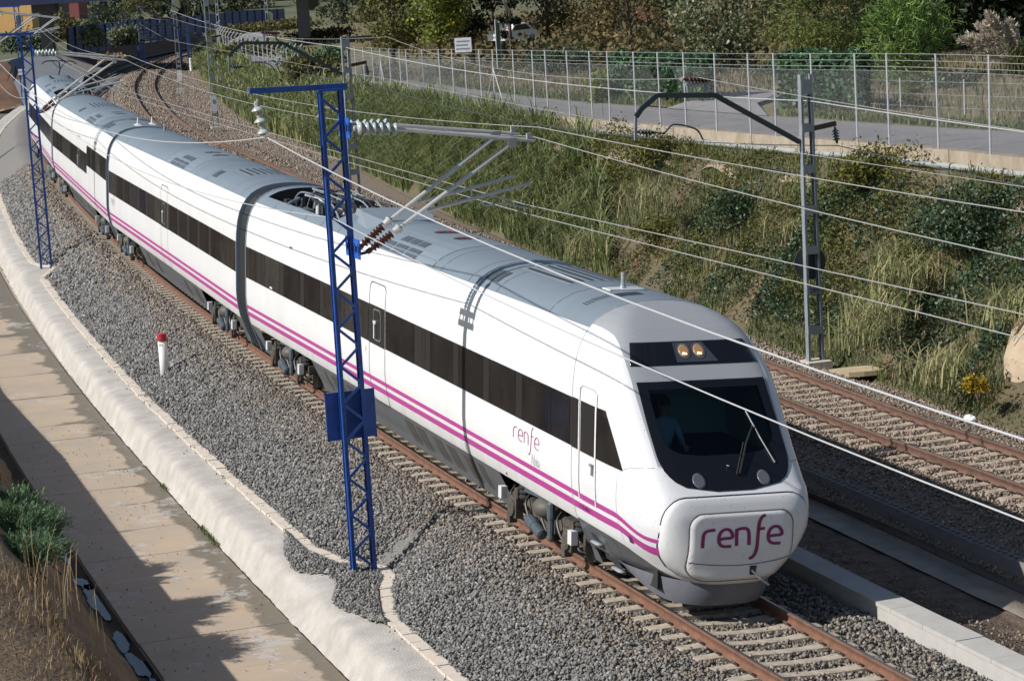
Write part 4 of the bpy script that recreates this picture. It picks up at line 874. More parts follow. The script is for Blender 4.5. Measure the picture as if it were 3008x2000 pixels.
# cab: door, quarter window, stripes on the nose side
def nside(s, h, sd=-1, d=.004):
    """point on the nose side at station s"""
    b = nose_b(h); xf = float(np.interp(h, NX_H, NX_X)); ny_, nx_ = nexp(h); t = min(max((s-XB)/(xf-XB), 0), 1); y = sd*b*(1-t**nx_)**(1/ny_); 
    e = .01; t2 = min(max((s+e-XB)/(xf-XB), 0), 1); y2 = sd*b*(1-t2**nx_)**(1/ny_); n = np.array([-(y2-y)/e, 1.])*sd if sd > 0 else np.array([(y2-y)/e, -1.]); n /= np.linalg.norm(n)
    return (s+n[0]*d, y+n[1]*d, h)
def nsheet(rows, d, sd): 
    mb = MB(); mb.grid([[nside(s, h, sd, d) for s, h in r] for r in rows], flip=sd > 0); return mb
for sd in (-1, 1):
    hs = np.linspace(2.14, 2.98, 9)
    edge = lambda h: np.interp(h, [2.14, 2.98], [-.8, -1.55])
    nlink(nsheet([[(s, h) for s in np.linspace(-1.9, edge(h), 8)] for h in hs], .006, sd), 'quarter_window', M_glass)
    nlink(nsheet([[(s, h) for s in np.linspace(-2.6, -1.98, 5)] for h in hs], .01, sd), 'cab_door_window', M_pillar)
    nlink(nsheet([[(s, h) for s in np.linspace(-3.01, -2.7, 3)] for h in hs], .006, sd), 'window_post', M_pillar)
    for s0_, s1_ in ((-2.69, -2.645), (-1.93, -1.885)): nlink(nsheet([[(s, h) for s in (s0_, s1_)] for h in np.linspace(1.33, 3.2, 20)], .014, sd), 'door_pillar', M_white)
    def nring(s0, s1, h0, h1, w_, r=.1):
        P = rrect(s0, s1, h0, h1, r); c = np.array([(s0+s1)/2, (h0+h1)/2]); P = np.array(P); Q = c+(P-c)*np.array([1-2*w_/(s1-s0), 1-2*w_/(h1-h0)]); m = len(P); mb = MB()
        mb.add([nside(*p, sd, .006) for p in P]+[nside(*p, sd, .006) for p in Q], [(i, m+i, m+(i+1) % m, (i+1) % m) for i in range(m)]); return mb
    nlink(nring(-2.66, -1.92, 1.32, 3.24, .014, .13), 'door_frame', M_seamg)
    nlink(nring(-2.45, -2.1, 2.4, 2.9, .012, .04), 'window_frame', mat('frame_grey', (.16, .17, .18), .4))
    y = nside(-2.02, 2.0, sd, .01); b = MB(); b.box(-2.12, -1.98, min(y[1], y[1]+sd*.03), max(y[1], y[1]+sd*.03), 1.98, 2.02); b.box(-2.03, -1.99, min(y[1], y[1]+sd*.03), max(y[1], y[1]+sd*.03), 1.84, 2.02); nlink(b, 'door_handle', M_metal)
    for hA, hB, hC, hD in ((1.335, 1.43, 1.16, 1.235), (1.13, 1.255, .93, 1.075)):
        S = np.linspace(-3.02, .27, 40); k = np.clip((S+1.15)/1.1, 0, 1); k = k*k*(3-2*k)
        nlink(nsheet([[(s, hA+(hC-hA)*kk) for s, kk in zip(S, k)], [(s, (hA+hB)/2+((hC+hD)/2-(hA+hB)/2)*kk) for s, kk in zip(S, k)], [(s, hB+(hD-hB)*kk) for s, kk in zip(S, k)]], .004, sd), 'stripe', M_mag)
    # vertical joint of the nose shell and panel line
    nlink(nsheet([[(-3.03, h), (-3.015, h)] for h in np.linspace(.95, 4.3, 50)], .005, sd), 'panel_joint', M_seamg)
    pl = _cr([(-1.0, .95), (-1.02, 1.5), (-1.0, 1.95), (-.93, 2.1), (-.7, 2.2), (-.3, 2.28), (.0, 2.3)], 6); mb = MB(); mb.grid([[nside(s, h-.006, sd, .004) for s, h in pl], [nside(s+.008, h+.006, sd, .004) for s, h in pl]], flip=sd > 0); nlink(mb, 'panel_joint', M_seamg)
    # skirt of the nose side with step openings
    for (s0_, s1_, h0_, h1_) in ((-2.5, -2.2, .66, .78), (-2.0, -1.65, .32, .46)):
        nlink(nsheet([[(s0_, h0_), (s1_, h0_)], [(s0_-.06, h1_), (s1_-.16, h1_)]], .008, sd), 'step_recess', M_seam); y = nside((s0_+s1_)/2, h0_, sd, 0)
        b = MB(); b.hexa([(s0_, y[1], h0_-.05), (s1_+.1, y[1], h0_-.05), (s1_, y[1]+sd*.1, h0_-.03), (s0_+.05, y[1]+sd*.1, h0_-.03)], [(s0_, y[1], h0_), (s1_+.1, y[1], h0_), (s1_, y[1]+sd*.1, h0_), (s0_+.05, y[1]+sd*.1, h0_)]); nlink(b, 'foot_step', mat('step_grey', (.3, .31, .32), .5), True)
    nlink(nring(-1.9, -1.45, .5, .86, .01, .02), 'skirt_hatch', M_seam)
# lower valance round the front
mb = MB(); rows = []
for h, k, xo in ((.515, 1.0, .28), (.3, .985, .22), (.1, .95, .08)):
    rows.append([(XB+1.0+(xo-XB-1.0)*max(0, 1-abs(t)**2.8)**(1/2.0), t*1.2*k, h+(.5-h)*abs(t)**9) for t in np.sin(np.linspace(-math.pi/2, math.pi/2, 41))])
mb.grid(rows, True); mb.grid([rows[-1], [(x-.04, y*.97, h) for x, y, h in rows[-1]]], True)
nlink(mb, 'front_valance', mat('valance_grey', (.15, .155, .18), .5, var=.12, vscale=3), True)
mb = MB(); mb.box(-2.9, -.4, -1.0, 1.0, .3, .9); nlink(mb, 'underframe_filler', M_dark)
# front features
cap = nlink(nose_patch(rrect(-1.225, 1.215, .535, 1.885, (.36, .36, .8, .8)), .03, 14, rim=.002), 'coupler_cover', NOSE_PAINT, True)
nlink(nose_ring(rrect(-1.24, 1.23, .52, 1.9, (.37, .37, .81, .81)), .022, .006), 'cover_joint', M_seam)
HO = rrect(-.83, .885, .61, 1.64, (.2, .2, .34, .34))
nlink(nose_patch(HO, .045, 10, rim=.02), 'hatch', NOSE_PAINT, True)
nlink(nose_ring(rrect(-.845, .9, .595, 1.655, (.21, .21, .35, .35)), .022, .036), 'hatch_joint', mat('hatch_rim', (.2, .17, .15), .6))
q = [(y, .93-.1*(1-((y-.03)/.86)**2)) for y in np.linspace(-.82, .875, 30)]; mb = MB(); mb.grid([[nose_pt(y, h-.006, .049) for y, h in q], [nose_pt(y, h+.006, .049) for y, h in q]]); nlink(mb, 'hatch_split', M_seam)
mb = MB(); P_ = nose_pt(.22, .76, .05); mb.add([nose_pt(y, h, .05) for y, h in ((.18, .66), (.28, .66), (.3, .81), (.18, .81))], [(0, 1, 2, 3)]); nlink(mb, 'latch_slot', M_seam)
mb = MB(); mb.tube([nose_pt(.21, .74, .05), nose_pt(.34, .64, .12), nose_pt(.44, .6, .2)], .018, 6); nlink(mb, 'latch_cable', M_metal)
def fmap(x, z): return nose_pt(-.635+x, 1.14+z, .052)
lgm = MB(); xo = 0.
for ch in 'renfe':
    for st in LET[ch]: lgm.grid([[fmap(xo+p[0]*.34, p[1]*.27) for p in row] for row in stroke(st, .175)], False)
    xo += {'r': .78, 'e': .9, 'n': .98, 'f': .58}[ch]*.34
nlink(lgm, 'logo', M_logo)
# black surround with the clear pane set in it
inner = [(y*.86 if abs(y) > .3 else y, 2.42+(h-1.955)*(.94/1.515)) for y, h in WS]
inner = [(max(-ws_half(h)+.1, min(ws_half(h)-.1, y)), h) for y, h in inner]
O_, I_ = np.array(WS), np.array(inner); mm = len(O_); mb = MB(); K = 8
V = [nose_pt(*(O_[i]*(1-k/K)+I_[i]*k/K), .014) for k in range(K+1) for i in range(mm)]
mb.add(V, [(k*mm+i, (k+1)*mm+i, (k+1)*mm+(i+1) % mm, k*mm+(i+1) % mm)[::-1] for k in range(K) for i in range(mm)]); nlink(mb, 'windscreen_surround', M_black, True)
mg = bpy.data.materials.new('windscreen_glass'); mg.use_nodes = True; n_, l_ = mg.node_tree.nodes, mg.node_tree.links
tb = n_.new('ShaderNodeBsdfTransparent'); tb.inputs[0].default_value = (.5, .62, .64, 1); gb = n_.new('ShaderNodeBsdfGlossy'); gb.inputs['Roughness'].default_value = .05; fr_ = n_.new('ShaderNodeFresnel'); fr_.inputs[0].default_value = 1.4; mx = n_.new('ShaderNodeMixShader')
l_.new(fr_.outputs[0], mx.inputs[0]); l_.new(tb.outputs[0], mx.inputs[1]); l_.new(gb.outputs[0], mx.inputs[2]); l_.new(mx.outputs[0], n_['Material Output'].inputs[0])
nlink(nose_patch(inner, .014, 10, centre=(0, 2.9)), 'windscreen', mg, True)
# cab inside
mb = MB(); mb.box(-2.9, -.32, -1.1, 1.1, 1.75, 2.3); nlink(mb, 'dashboard', mat('dash', (.02, .04, .045), .7))
mb = MB(); mb.grid([[(-2.8, -1.3, 2.2), (-2.8, 1.3, 2.2)], [(-2.8, -1.2, 3.6), (-2.8, 1.2, 3.6)]]); mb.grid([[(-2.8, 1.2, 2.2), (-.55, 1.12, 2.2)], [(-2.8, 1.15, 3.4), (-1.45, 1.08, 3.3)]]); mb.grid([[(-2.8, -1.2, 2.2), (-.55, -1.12, 2.2)], [(-2.8, -1.15, 3.4), (-1.45, -1.08, 3.3)]]); nlink(mb, 'cab_lining', mat('cab_teal', (.3, .52, .48), .7))
mb = MB(); mb.box(-2.2, -1.9, -.75, -.25, 2.3, 3.1); nlink(mb, 'seat', M_dark)
# wiper
mb = MB(); mb.tube([nose_pt(.15, 2.15, .05), nose_pt(.42, 2.55, .07), nose_pt(.62, 2.78, .06)], .016, 6); mb.tube([nose_pt(.1, 2.15, .04), nose_pt(.38, 2.56, .06)], .01, 5); nlink(mb, 'wiper_arm', M_cable)
mb = MB(); mb.tube([nose_pt(.82, 2.28, .03), nose_pt(.7, 2.6, .05), nose_pt(.6, 3.0, .03)], .013, 6); nlink(mb, 'wiper_blade', mat('wiper_grey', (.22, .23, .24), .5))
for y in (-.55, .55):
    pp_ = [(y+.105*math.cos(a), 2.1+.1*math.sin(a)) for a in np.arange(24)*2*math.pi/24]; nlink(nose_patch(pp_, .026, 4, rim=.014), 'marker_lamp', mat('lamp_lens', (.11, .115, .13), .2), True)
HLP = [(1.08, 3.69), (.98, 4.02)]; hl = [(np.interp(h, [3.69, 4.02], [1.09, .98]), h) for h in np.linspace(3.69, 4.02, 6)]; hl = hl+[(y, 4.02) for y in np.linspace(.85, -.85, 12)]+[(-y, h) for y, h in hl[::-1]]+[(y, 3.69) for y in np.linspace(-.95, .95, 12)]
nlink(nose_patch(hl, .012, 8, rim=0), 'headlight_panel', M_black, True)
hb_ = [(-.3, 3.72), (.42, 3.72), (.24, 4.0), (-.28, 4.0)]; mb = MB(); mb.add([nose_pt(y, h, .018) for y, h in hb_], [(0, 1, 2, 3)]); nlink(mb, 'headlight_glass', mat('lamp_box', (.05, .06, .08), .2))
lampm = mat('headlamp_lit', (.34, .2, .1), .25, emit=(1, .5, .2), emit_s=.07)
for y in (-.13, .13):
    pp_ = [(y+.09*math.cos(a), 3.875+.085*math.sin(a)) for a in np.arange(24)*2*math.pi/24]; o = nlink(nose_patch(pp_, .034, 4, rim=.018), 'headlight', lampm, True)
    nlink(nose_ring([(y+.105*math.cos(a), 3.875+.1*math.sin(a)) for a in np.arange(24)*2*math.pi/24], .02, .026), 'lamp_ring', mat('lamp_chrome', (.4, .4, .4), .3, metal=.8))
    mb = MB(); mb.grid([[nose_pt(y-.03, 3.85, .036), nose_pt(y+.03, 3.84, .036)], [nose_pt(y-.05, 3.82, .036), nose_pt(y+.04, 3.815, .036)]]); nlink(mb, 'lamp_filament', mat('filament', (1, .8, .5), .3, emit=(1, .75, .4), emit_s=2.2))
# side lettering
lm = MB(); xo = 0.
sidemap = lambda x, z: sp_(xs(-6.0)+x, 1.765+z, -1, .006)
for ch in 'renfe':
    for st in LET[ch]: lm.grid([[sidemap(xo+p[0]*.34, p[1]*.205-(.0)) for p in row] for row in stroke(st, .085)], False)
    xo += {'r': .8, 'e': .95, 'n': 1.0, 'f': .6}[ch]*.34
lm.build('logo', mat('side_logo', (.3, .02, .16), .4), c1)
def side_text(body, size, x, h, m, name, squash=.6):
    me = text_mesh(body, size, m, name, .001, 'LEFT'); V = np.empty(len(me.vertices)*3, np.float32); me.vertices.foreach_get('co', V); V = V.reshape(-1, 3)
    W_ = np.array([sp_(x+a*squash, h+b, -1, .006+c) for a, b, c in V], np.float32); me.vertices.foreach_set('co', W_.ravel()); me.update(); return link(name, me, c1)
side_text('Alvia', .3, xs(-5.05), 1.54, mat('silver_text', (.55, .56, .58), .4), 'lettering', .75)
side_text('9-120-006-2', .1, xs(-2.75), 1.19, mat('number_dark', (.12, .02, .08), .5), 'number', 1.05)
side_text('2', .13, xs(-15.9), 1.95, M_logo, 'number', 1.)
nlink(nsheet([[(-.75, 1.0), (-.62, 1.0)], [(-.75, 1.12), (-.62, 1.12)]], .008, -1), 'crest_label', mat('number_dark', (.12, .02, .08), .5))
gap_frame(c1, R1-.02, .06)
# ================= coaches 2, 3, 4
def mid_coach(s0, s1, doors, kit, vent, slats, seam_s, raised=None, well=None, rev=1):
    sm = (s0+s1)/2; M = coach(s0, s1, sm); X = lambda s: s-sm; c = new_coach(shell_mesh(X(s0), X(s1)), M)
    roof_part(X(s0), X(s1), c, wells=((X(well[0]), X(well[1])),) if well else ())
    if well: equipment(c, X(well[0])+.1, X(well[1])-.1, 5)
    roof_kit(c, X(kit), rev)
    for a, b in slats: slat_panel(c, X(a), X(b))
    for a, b in vent: side_vent(c, X(a), X(b))
    for s in seam_s: seam(c, X(s), .016)
    d0, d1 = doors
    for sd in (-1, 1):
        stripes(c, X(s0), X(s1), sd); door(c, X(d0), X(d1), sd)
        def pat(a, b):
            out = [a]; x = a
            while x+2.4 < b: x += .38; out.append(x); x += 1.5; out.append(x)
            return out+[b]
        if raised:
            band(c, X(s0)+.05, X(d0)-.02, [X(v) for v in pat(s0+.05, d0-.05)], sd); band(c, X(d1)+.02, X(raised[0]), [X(v) for v in (d1+.05, (d1+raised[0])/2, raised[0]-.02)], sd)
            band(c, X(raised[0]), X(s1)-.05, [X(v) for v in pat(raised[0]+.02, s1-.05)], sd, 2.5, 3.32)
            for a in (X(raised[0])+1.1, ): side_sheet(a, a+.018, .95, 4.1, sd, .005).build('panel_joint', M_seamg, c)
        else:
            band(c, X(s0)+.05, X(d0)-.02, [X(v) for v in pat(s0+.05, d0-.05)], sd); band(c, X(d1)+.02, X(s1)-.05, [X(v) for v in pat(d1+.05, s1-.05)], sd)
        vs = np.linspace(s0+8, s1-8.2, 6)
        skirt(c, X(s0)+6.6, X(s1)-6.6, sd, .25, .38, [(X(v), X(v)+.75, M_vent) for v in vs if not (d0-.9 < v < d1+.1)]); skirt(c, X(s0)+.02, X(s0)+.85, sd, 0, .0); skirt(c, X(s1)-.9, X(s1)-.02, sd, .3, 0)
    underbelly(c, X(s0)+6.6, X(s1)-6.6); gap_frame(c, X(s0)-.02, .06); gap_frame(c, X(s1)-.04, .06)
    return c, X
c2, X2 = mid_coach(-54.9, -28.9, (-42.2, -40.8), -40.6, [(-35.1, -34.4)], [(-34.1, -31.9)], (-37.2, -35.4, -31.2, -29.8, -46.5, -49.5, -52.3))
# wide shroud at the roof end next to the equipment
gangway(c2, X2(-28.86), X2(-27.84)); gangway(c2, X2(-55.58), X2(-54.92))
b = MB(); b.lathe((X2(-53.0), .3, 4.5), (X2(-53.0), .3, 4.8), [(0, .05), (.3, .02)], 8); b.build('antenna', M_metal, c2)
lm = MB(); xo = 0.
for ch in 'renfe':
    for st in LET[ch]: lm.grid([[(X2(-54.3)+(xo+p[0]*.24), -(offh(1.78+p[1]*.2)+.006), 1.78+p[1]*.2) for p in row] for row in stroke(st, .1)], False)
    xo += {'r': .8, 'e': .95, 'n': 1.0, 'f': .6}[ch]*.24
lm.build('logo', mat('side_logo', (.3, .02, .16), .4), c2)
c3, X3 = mid_coach(-81.15, -55.6, (-68.0, -66.7), -65.4, [(-72.0, -71.2), (-60.2, -58.9)], [(-73.6, -70.6)], (-70, -62.2, -58.2, -57, -77), raised=(-63.7,))
gangway(c3, X3(-81.85), X3(-81.17))
for s, y in ((-57.6, .45), (-56.6, -.2)):
    b = MB(); b.hexa([(X3(s)-.5, y-.12, roofz(y)), (X3(s)+.5, y-.12, roofz(y)), (X3(s)+.5, y+.12, roofz(y)), (X3(s)-.5, y+.12, roofz(y))], [(X3(s)-.1, y-.03, roofz(y)+.06), (X3(s)+.1, y-.03, roofz(y)+.06), (X3(s)+.1, y+.03, roofz(y)+.06), (X3(s)-.1, y+.03, roofz(y)+.06)]); b.lathe((X3(s), y, roofz(y)), (X3(s), y, roofz(y)+.32), [(0, .05), (.3, .02)], 8); b.build('antenna', M_ltgrey, c3)
c4, X4 = mid_coach(-106.0, -81.9, (-95.5, -94.2), -92.0, [(-96.4, -95.6)], [(-99.0, -96.5)], (-98, -100.5, -103), well=(-88.9, -82.4), rev=-1)
n4 = link('nose', no.data, c4); n4.matrix_local = Matrix.Translation((X4(-106.0)-3.0, 0, 0)) @ Matrix.Rotation(math.pi, 4, 'Z')
# raised pantograph on the last coach
pan = MB(); x = X4(-101.5)
pan.bar((x-.9, -.5, 4.6), (x+.9, -.5, 4.6), .08, .08); pan.bar((x-.9, .5, 4.6), (x+.9, .5, 4.6), .08, .08); pan.tube([(x-.8, 0, 4.7), (x+.7, 0, 5.05), (x-.5, 0, 5.42)], .04, 6)
for y in (-.35, .35): pan.tube([(x+.7, 0, 5.05), (x-.5, y, 5.42)], .025, 6)
pan.tube(_cr([(x-.5, -.95, 5.3), (x-.5, -.7, 5.45), (x-.5, 0, 5.47), (x-.5, .7, 5.45), (x-.5, .95, 5.3)], 5), .03, 6); pan.tube(_cr([(x-.15, -.95, 5.3), (x-.15, -.7, 5.45), (x-.15, 0, 5.47), (x-.15, .7, 5.45), (x-.15, .95, 5.3)], 5), .03, 6)
pan.build('pantograph', M_cable, c4)
for s in (-4.95, -23.9, -32.0, -51.6, -58.9, -77.6, -85.4, -102.): bogie(s)
# ------------------------------------------------------------------ driver behind the windscreen (skin-grown body)
M_skin = mat('skin', (.45, .26, .18), .6); M_shirt = mat('light_blue_shirt', (.32, .42, .55), .8); M_hair = mat('dark_hair', (.03, .022, .016), .8)
def skin_body(name, J, E, m_by_z, sub=2):
    """J: joints (x,y,z,rx,ry); one continuous surface grown round the skeleton"""
    me = bpy.data.meshes.new(name); me.from_pydata([j[:3] for j in J], E, []); o = bpy.data.objects.new(name, me); COL.objects.link(o)
    md = o.modifiers.new('skin', 'SKIN'); md.use_smooth_shade = True; sv = me.skin_vertices[0].data
    for v, j in zip(sv, J): v.radius = (j[3], j[4] if len(j) > 4 else j[3])
    sv[0].use_root = True; sb = o.modifiers.new('sub', 'SUBSURF'); sb.levels = sb.render_levels = sub
    m2 = bpy.data.meshes.new_from_object(o.evaluated_get(bpy.context.evaluated_depsgraph_get())); bpy.data.objects.remove(o); m2.name = name
    mats = [];
    for fn, mm in m_by_z: m2.materials.append(mm)
    idx = []
    for p in m2.polygons:
        c = p.center; k = 0
        for i, (fn, mm) in enumerate(m_by_z):
            if fn(c): k = i; break
        idx.append(k)
    m2.polygons.foreach_set('material_index', idx); m2.polygons.foreach_set('use_smooth', [True]*len(idx)); return m2
def hand(mb, c, d, side):
    """five unequal curled fingers on a palm at c pointing along d"""
    c, d = np.array(c, float), np.array(d, float)/np.linalg.norm(d); l = np.cross(d, (0, 0, 1)); l /= np.linalg.norm(l)
    mb.tube([c-d*.02, c+d*.03, c+d*.08], [.03, .042, .036], 8)
    for k, L in enumerate((.07, .08, .075, .058)):
        b = c+d*.08+l*(k-1.5)*.02; mb.tube([b, b+d*L*.5+np.array([0, 0, -.006]), b+d*L*.8+np.array([0, 0, -.03]), b+d*L*.75+np.array([0, 0, -.055])], [.0095, .009, .008, .006], 6)
    b = c+d*.025+l*side*.04; mb.tube([b, b+d*.03+l*side*.02+np.array([0, 0, -.01]), b+d*.055+np.array([0, 0, -.03])], [.011, .01, .008], 6)
def face_bits(parent, hc, fw, s=1.):
    """eyes, nose, mouth and ears of a head centred at hc that looks along fw"""
    hc, fw = np.array(hc), np.array(fw, float)/np.linalg.norm(fw); l = np.cross((0, 0, 1), fw); l /= np.linalg.norm(l); up = np.cross(fw, l)
    for e in (-1, 1):
        mb = MB(); p = hc+fw*.088*s+l*e*.034*s+up*.01*s; mb.lathe(p, p+fw*.012*s, [(0, .014*s), (.006*s, .012*s), (.01*s, .004*s)], 8); mb.build('eye', M_dark, parent)
        mb = MB(); p = hc+l*e*.078*s; mb.tube([p+up*.03*s, p+l*e*.012*s+up*.01*s, p-up*.03*s], [.012*s, .016*s, .009*s], 6); mb.build('ear', M_skin, parent)
    mb = MB(); p = hc+fw*.09*s; mb.tube([p+up*.015*s, p+fw*.02*s-up*.02*s, p-up*.028*s], [.009*s, .015*s, .012*s], 6); mb.build('nose_tip', M_skin, parent)
    mb = MB(); p = hc+fw*.088*s-up*.05*s; mb.tube([p-l*.024*s, p+fw*.006*s, p+l*.024*s], .006*s, 5); mb.build('mouth', mat('lips', (.32, .1, .08), .6), parent)
dl = Matrix.Translation((X1, 0, 0))
dr_ = thing('person', 'train driver in a light blue shirt sitting behind the windscreen', 'person'); 
dr_.matrix_world = Matrix.Translation(Vector(train_loc)) @ M1 @ Matrix.Translation((X1-1.65, -.45, 2.25))
J = [(0, 0, 0, .17, .14), (.02, 0, .2, .16, .12), (.02, 0, .42, .2, .12), (.03, 0, .56, .07), (.05, 0, .66, .06), (.06, 0, .76, .085, .1), (.07, 0, .84, .07, .085),
     (.02, -.2, .48, .075), (.16, -.26, .24, .055), (.42, -.2, .16, .04), (.02, .2, .48, .075), (.16, .26, .24, .055), (.42, .2, .16, .04)]
Ed = [(0, 1), (1, 2), (2, 3), (3, 4), (4, 5), (5, 6), (2, 7), (7, 8), (8, 9), (2, 10), (10, 11), (11, 12)]
link('body', skin_body('body', J, Ed, [(lambda c: c[2] > .59 or c[0] > .36, M_skin), (lambda c: True, M_shirt)]), dr_)
for sd in (-1, 1): mb = MB(); hand(mb, (.44, sd*.2, .16), (1, -sd*.1, -.1), -sd); mb.build('hand', M_skin, dr_)
mb = MB(); mb.lathe((.055, 0, .78), (.055, 0, .93), [(0, .096), (.04, .1), (.09, .085), (.12, .05), (.135, .01)], 12); mb.build('hair', M_hair, dr_, True); face_bits(dr_, (.06, 0, .78), (1, 0, 0))
# ================================================================== CATENARY
M_blue = mat('mast_blue', (.016, .075, .3), .5, var=.22, vscale=4)
M_blueb = mat('bracket_blue', (.025, .12, .52), .45, var=.1, vscale=5)
M_galv = mat('galvanised_tube', (.52, .52, .51), .45, metal=.2, var=.08, vscale=6)
M_insb = mat('insulator_brown', (.07, .025, .015), .25)
M_insg = mat('insulator_glass', (.42, .47, .45), .12, spec=.7)
M_cap = mat('insulator_cap', (.38, .38, .37), .5)
M_gpaint = mat('old_mast_grey', (.23, .26, .28), .6, var=.15, vscale=3)
M_gdark = mat('old_mast_dark', (.035, .05, .055), .6)
M_wire = mat('wire_aluminium', (.6, .6, .6), .4, metal=.25)
M_wirec = mat('wire_copper_grey', (.4, .39, .37), .45, metal=.2)
M_wired = mat('wire_dark', (.06, .06, .06), .6)
M_signw = mat('sign_white', (.8, .8, .78), .5); M_signk = mat('sign_black', (.02, .02, .022), .5)
def ins_brown(root, a, b, r=.085, n=7):
    a, b = np.array(a, float), np.array(b, float); L = np.linalg.norm(b-a); pr = [(0, .05), (.1*L, .055), (.12*L, .04)]
    for k in range(n): t = (.16+.6*k/n)*L; pr += [(t, .042), (t+.03*L, r), (t+.055*L, r*.9), (t+.06*L, .045)]
    m = MB(); m.lathe(a, b, pr, 12); m.build('insulator', M_insb, root); m = MB(); m.lathe(a+(b-a)*.8, b, [(0, .07), (.1*L, .075), (.11*L, .09), (.16*L, .09), (.2*L, .06)], 12); m.build('insulator_socket', M_galv, root)
def ins_glass(root, a, b, n, r=.125):
    a, b = np.array(a, float), np.array(b, float); L = np.linalg.norm(b-a); m = MB(); m.lathe(a, b, [(0, .025)]+[q for k in range(n) for q in ((L*(k+.05)/n, .028), (L*(k+.1)/n, .05), (L*(k+.55)/n, .05), (L*(k+.6)/n, .025))]+[(L, .025)], 8); m.build('insulator_pin', M_cap, root)
    for k in range(n):
        t = L*(k+.45)/n; m = MB(); m.lathe(a, b, [(t, .04), (t+.02, .08), (t+.06, r), (t+.075, r), (t+.06, .07), (t+.055, .03)], 14); m.build('insulator_disc', M_insg, root, True)
def blue_mast(base, rotz, label, full=True, H=9.08, sign=True, group='blue lattice masts along the near track', sets=((.4, 0, 0), (-.2, -.1, .1))):
    """local x runs along the track towards the camera, local y points to the track"""
    t = thing('catenary_mast', label, 'mast', base, rotz, group)
    W = .2; tw = .19
    for sd in (-1, 1):
        m = MB(); yb, yt = sd*W, sd*tw
        for (dx0, dx1, dy0, dy1) in ((-.1, .1, -.01, .01), (.085, .1, -.035, .035), (-.1, -.085, -.035, .035)):
            o = sd*.0; b = [(dx0, yb+dy0, -.25), (dx1, yb+dy0, -.25), (dx1, yb+dy1, -.25), (dx0, yb+dy1, -.25)]; tp = [(dx0, yt+dy0, H), (dx1, yt+dy0, H), (dx1, yt+dy1, H), (dx0, yt+dy1, H)]; m.hexa(b, tp)
        m.build('mast_leg', M_blue, t)
    n = int(H/.36) if full else 13; z0 = .1; dz = (H-.15-z0)/n
    for k in range(n):
        sd = 1 if k % 2 else -1; m = MB(); m.bar((.1, sd*-.195, z0+k*dz), (.1, sd*.195, z0+(k+1)*dz), .052, .014, (1, 0, 0)); m.build('diagonal_brace', M_blue, t)
    m = MB(); m.bar((0, .32, H+.05), (0, -1.5, H+.09), .1, .1); m.box(-.12, .12, -.25, .28, H-.02, H+.02); m.build('top_arm', M_blue, t)
    m = MB(); m.tube(_cr([(0, -1.4, H+.02), (0, -1.36, H-.08), (0, -1.4, H-.14)], 4), .018, 6); m.build('hook', M_cap, t); ins_glass(t, (0, -1.39, H-.1), (0, -1.28, H-.72), 3)
    for z, wd in ((6.16, .95), (8.38, .75)):
        for dz in (-.12, .12): m = MB(); m.box(-wd/2, wd/2, .21, .235, z+dz-.06, z+dz+.06); m.build('bracket', M_blueb, t)
        for x in (-wd*.42, -wd*.2, wd*.2, wd*.42): m = MB(); m.box(x-.03, x+.03, .2, .26, z-.1, z+.1); m.build('bracket_lug', M_blue, t)
    for dx, dy, dz in sets:
        # diagonal tube with ribbed insulator, top tube, registration arm, steady arm
        P0, P1, P2 = np.array([dx, .38, 6.1]), np.array([dx, 1.05, 6.5+dz]), np.array([dx, 3.27+dy, 7.84+dz]); ins_brown(t, P0, P1); m = MB(); m.tube([P1-.1*(P1-P0), P2], .04, 8); m.build('cantilever_tube', M_galv, t)
        m = MB(); m.tube([(dx, .24, 6.08), tuple(P0)], .03, 6); m.build('pivot', M_dark, t)
        A, B, Cc = np.array([dx, .28, 8.38]), np.array([dx, 1.08, 8.3+dz*.5]), np.array([dx, 3.75+dy, 7.87+dz]); ins_glass(t, A, B, 6, .12); m = MB(); m.tube([B, Cc], .036, 8); m.build('top_tube', M_galv, t)
        m = MB(); m.tube([(dx, 1.6, 6.76+dz), (dx, 3.62+dy, 7.08+dz)], .032, 8); m.build('registration_tube', M_galv, t)
        m = MB(); m.tube(_cr([(dx, 2.65, 6.95+dz), (dx, 2.68, 6.75+dz), (dx, 3.0, 6.76+dz), (dx, 3.55+dy, 6.62+dz)], 4), .017, 6); m.build('steady_arm', M_galv, t)
        m = MB(); m.box(dx-.04, dx+.04, 3.22+dy, 3.38+dy, 7.78+dz, 7.96+dz); m.build('tube_clamp', M_cap, t); m = MB(); m.box(dx-.03, dx+.03, 3.6+dy, 3.68+dy, 7.85+dz, 8.02+dz); m.build('tube_clamp', M_cap, t)
    if sign:
        m = MB(); m.box(-.17, -.15, -.47, .47, 2.58, 3.45); m.box(-.18, -.14, -.48, -.45, 2.56, 3.47); m.box(-.18, -.14, .45, .48, 2.56, 3.47); m.box(-.18, -.14, -.48, .48, 3.44, 3.47); m.box(-.18, -.14, -.48, .48, 2.56, 2.59); m.build('sign_panel', M_blue, t)
    m = MB(); m.box(-.35, .35, -.35, .35, -.5, -.06); m.build('foundation', M_kerb, t)
    return t
def mast_at(s, off, z): p = T1.w(s, off, z); return tuple(p), float(T1.at(s)[2])
b_, a_ = mast_at(-8.9, 3.47, -1.0)
ma = blue_mast(b_, a_, 'tall blue lattice mast with a blue sign panel beside the front coach')
b_, a_ = mast_at(-60.3, 3.5, -1.0)
mb2 = blue_mast(b_, a_, 'blue lattice mast by the pale kerb at the left edge, no panel', sign=False, sets=((.35, 0, 0), (-.55, -.2, .12)))
def mast_pos(x, y, z): s = float(np.interp(-y, -T1.P[:, 1], T1.S)); return (x, y, z), float(T1.at(s)[2])
b_, a_ = mast_pos(-41.1, 208., -1.6)
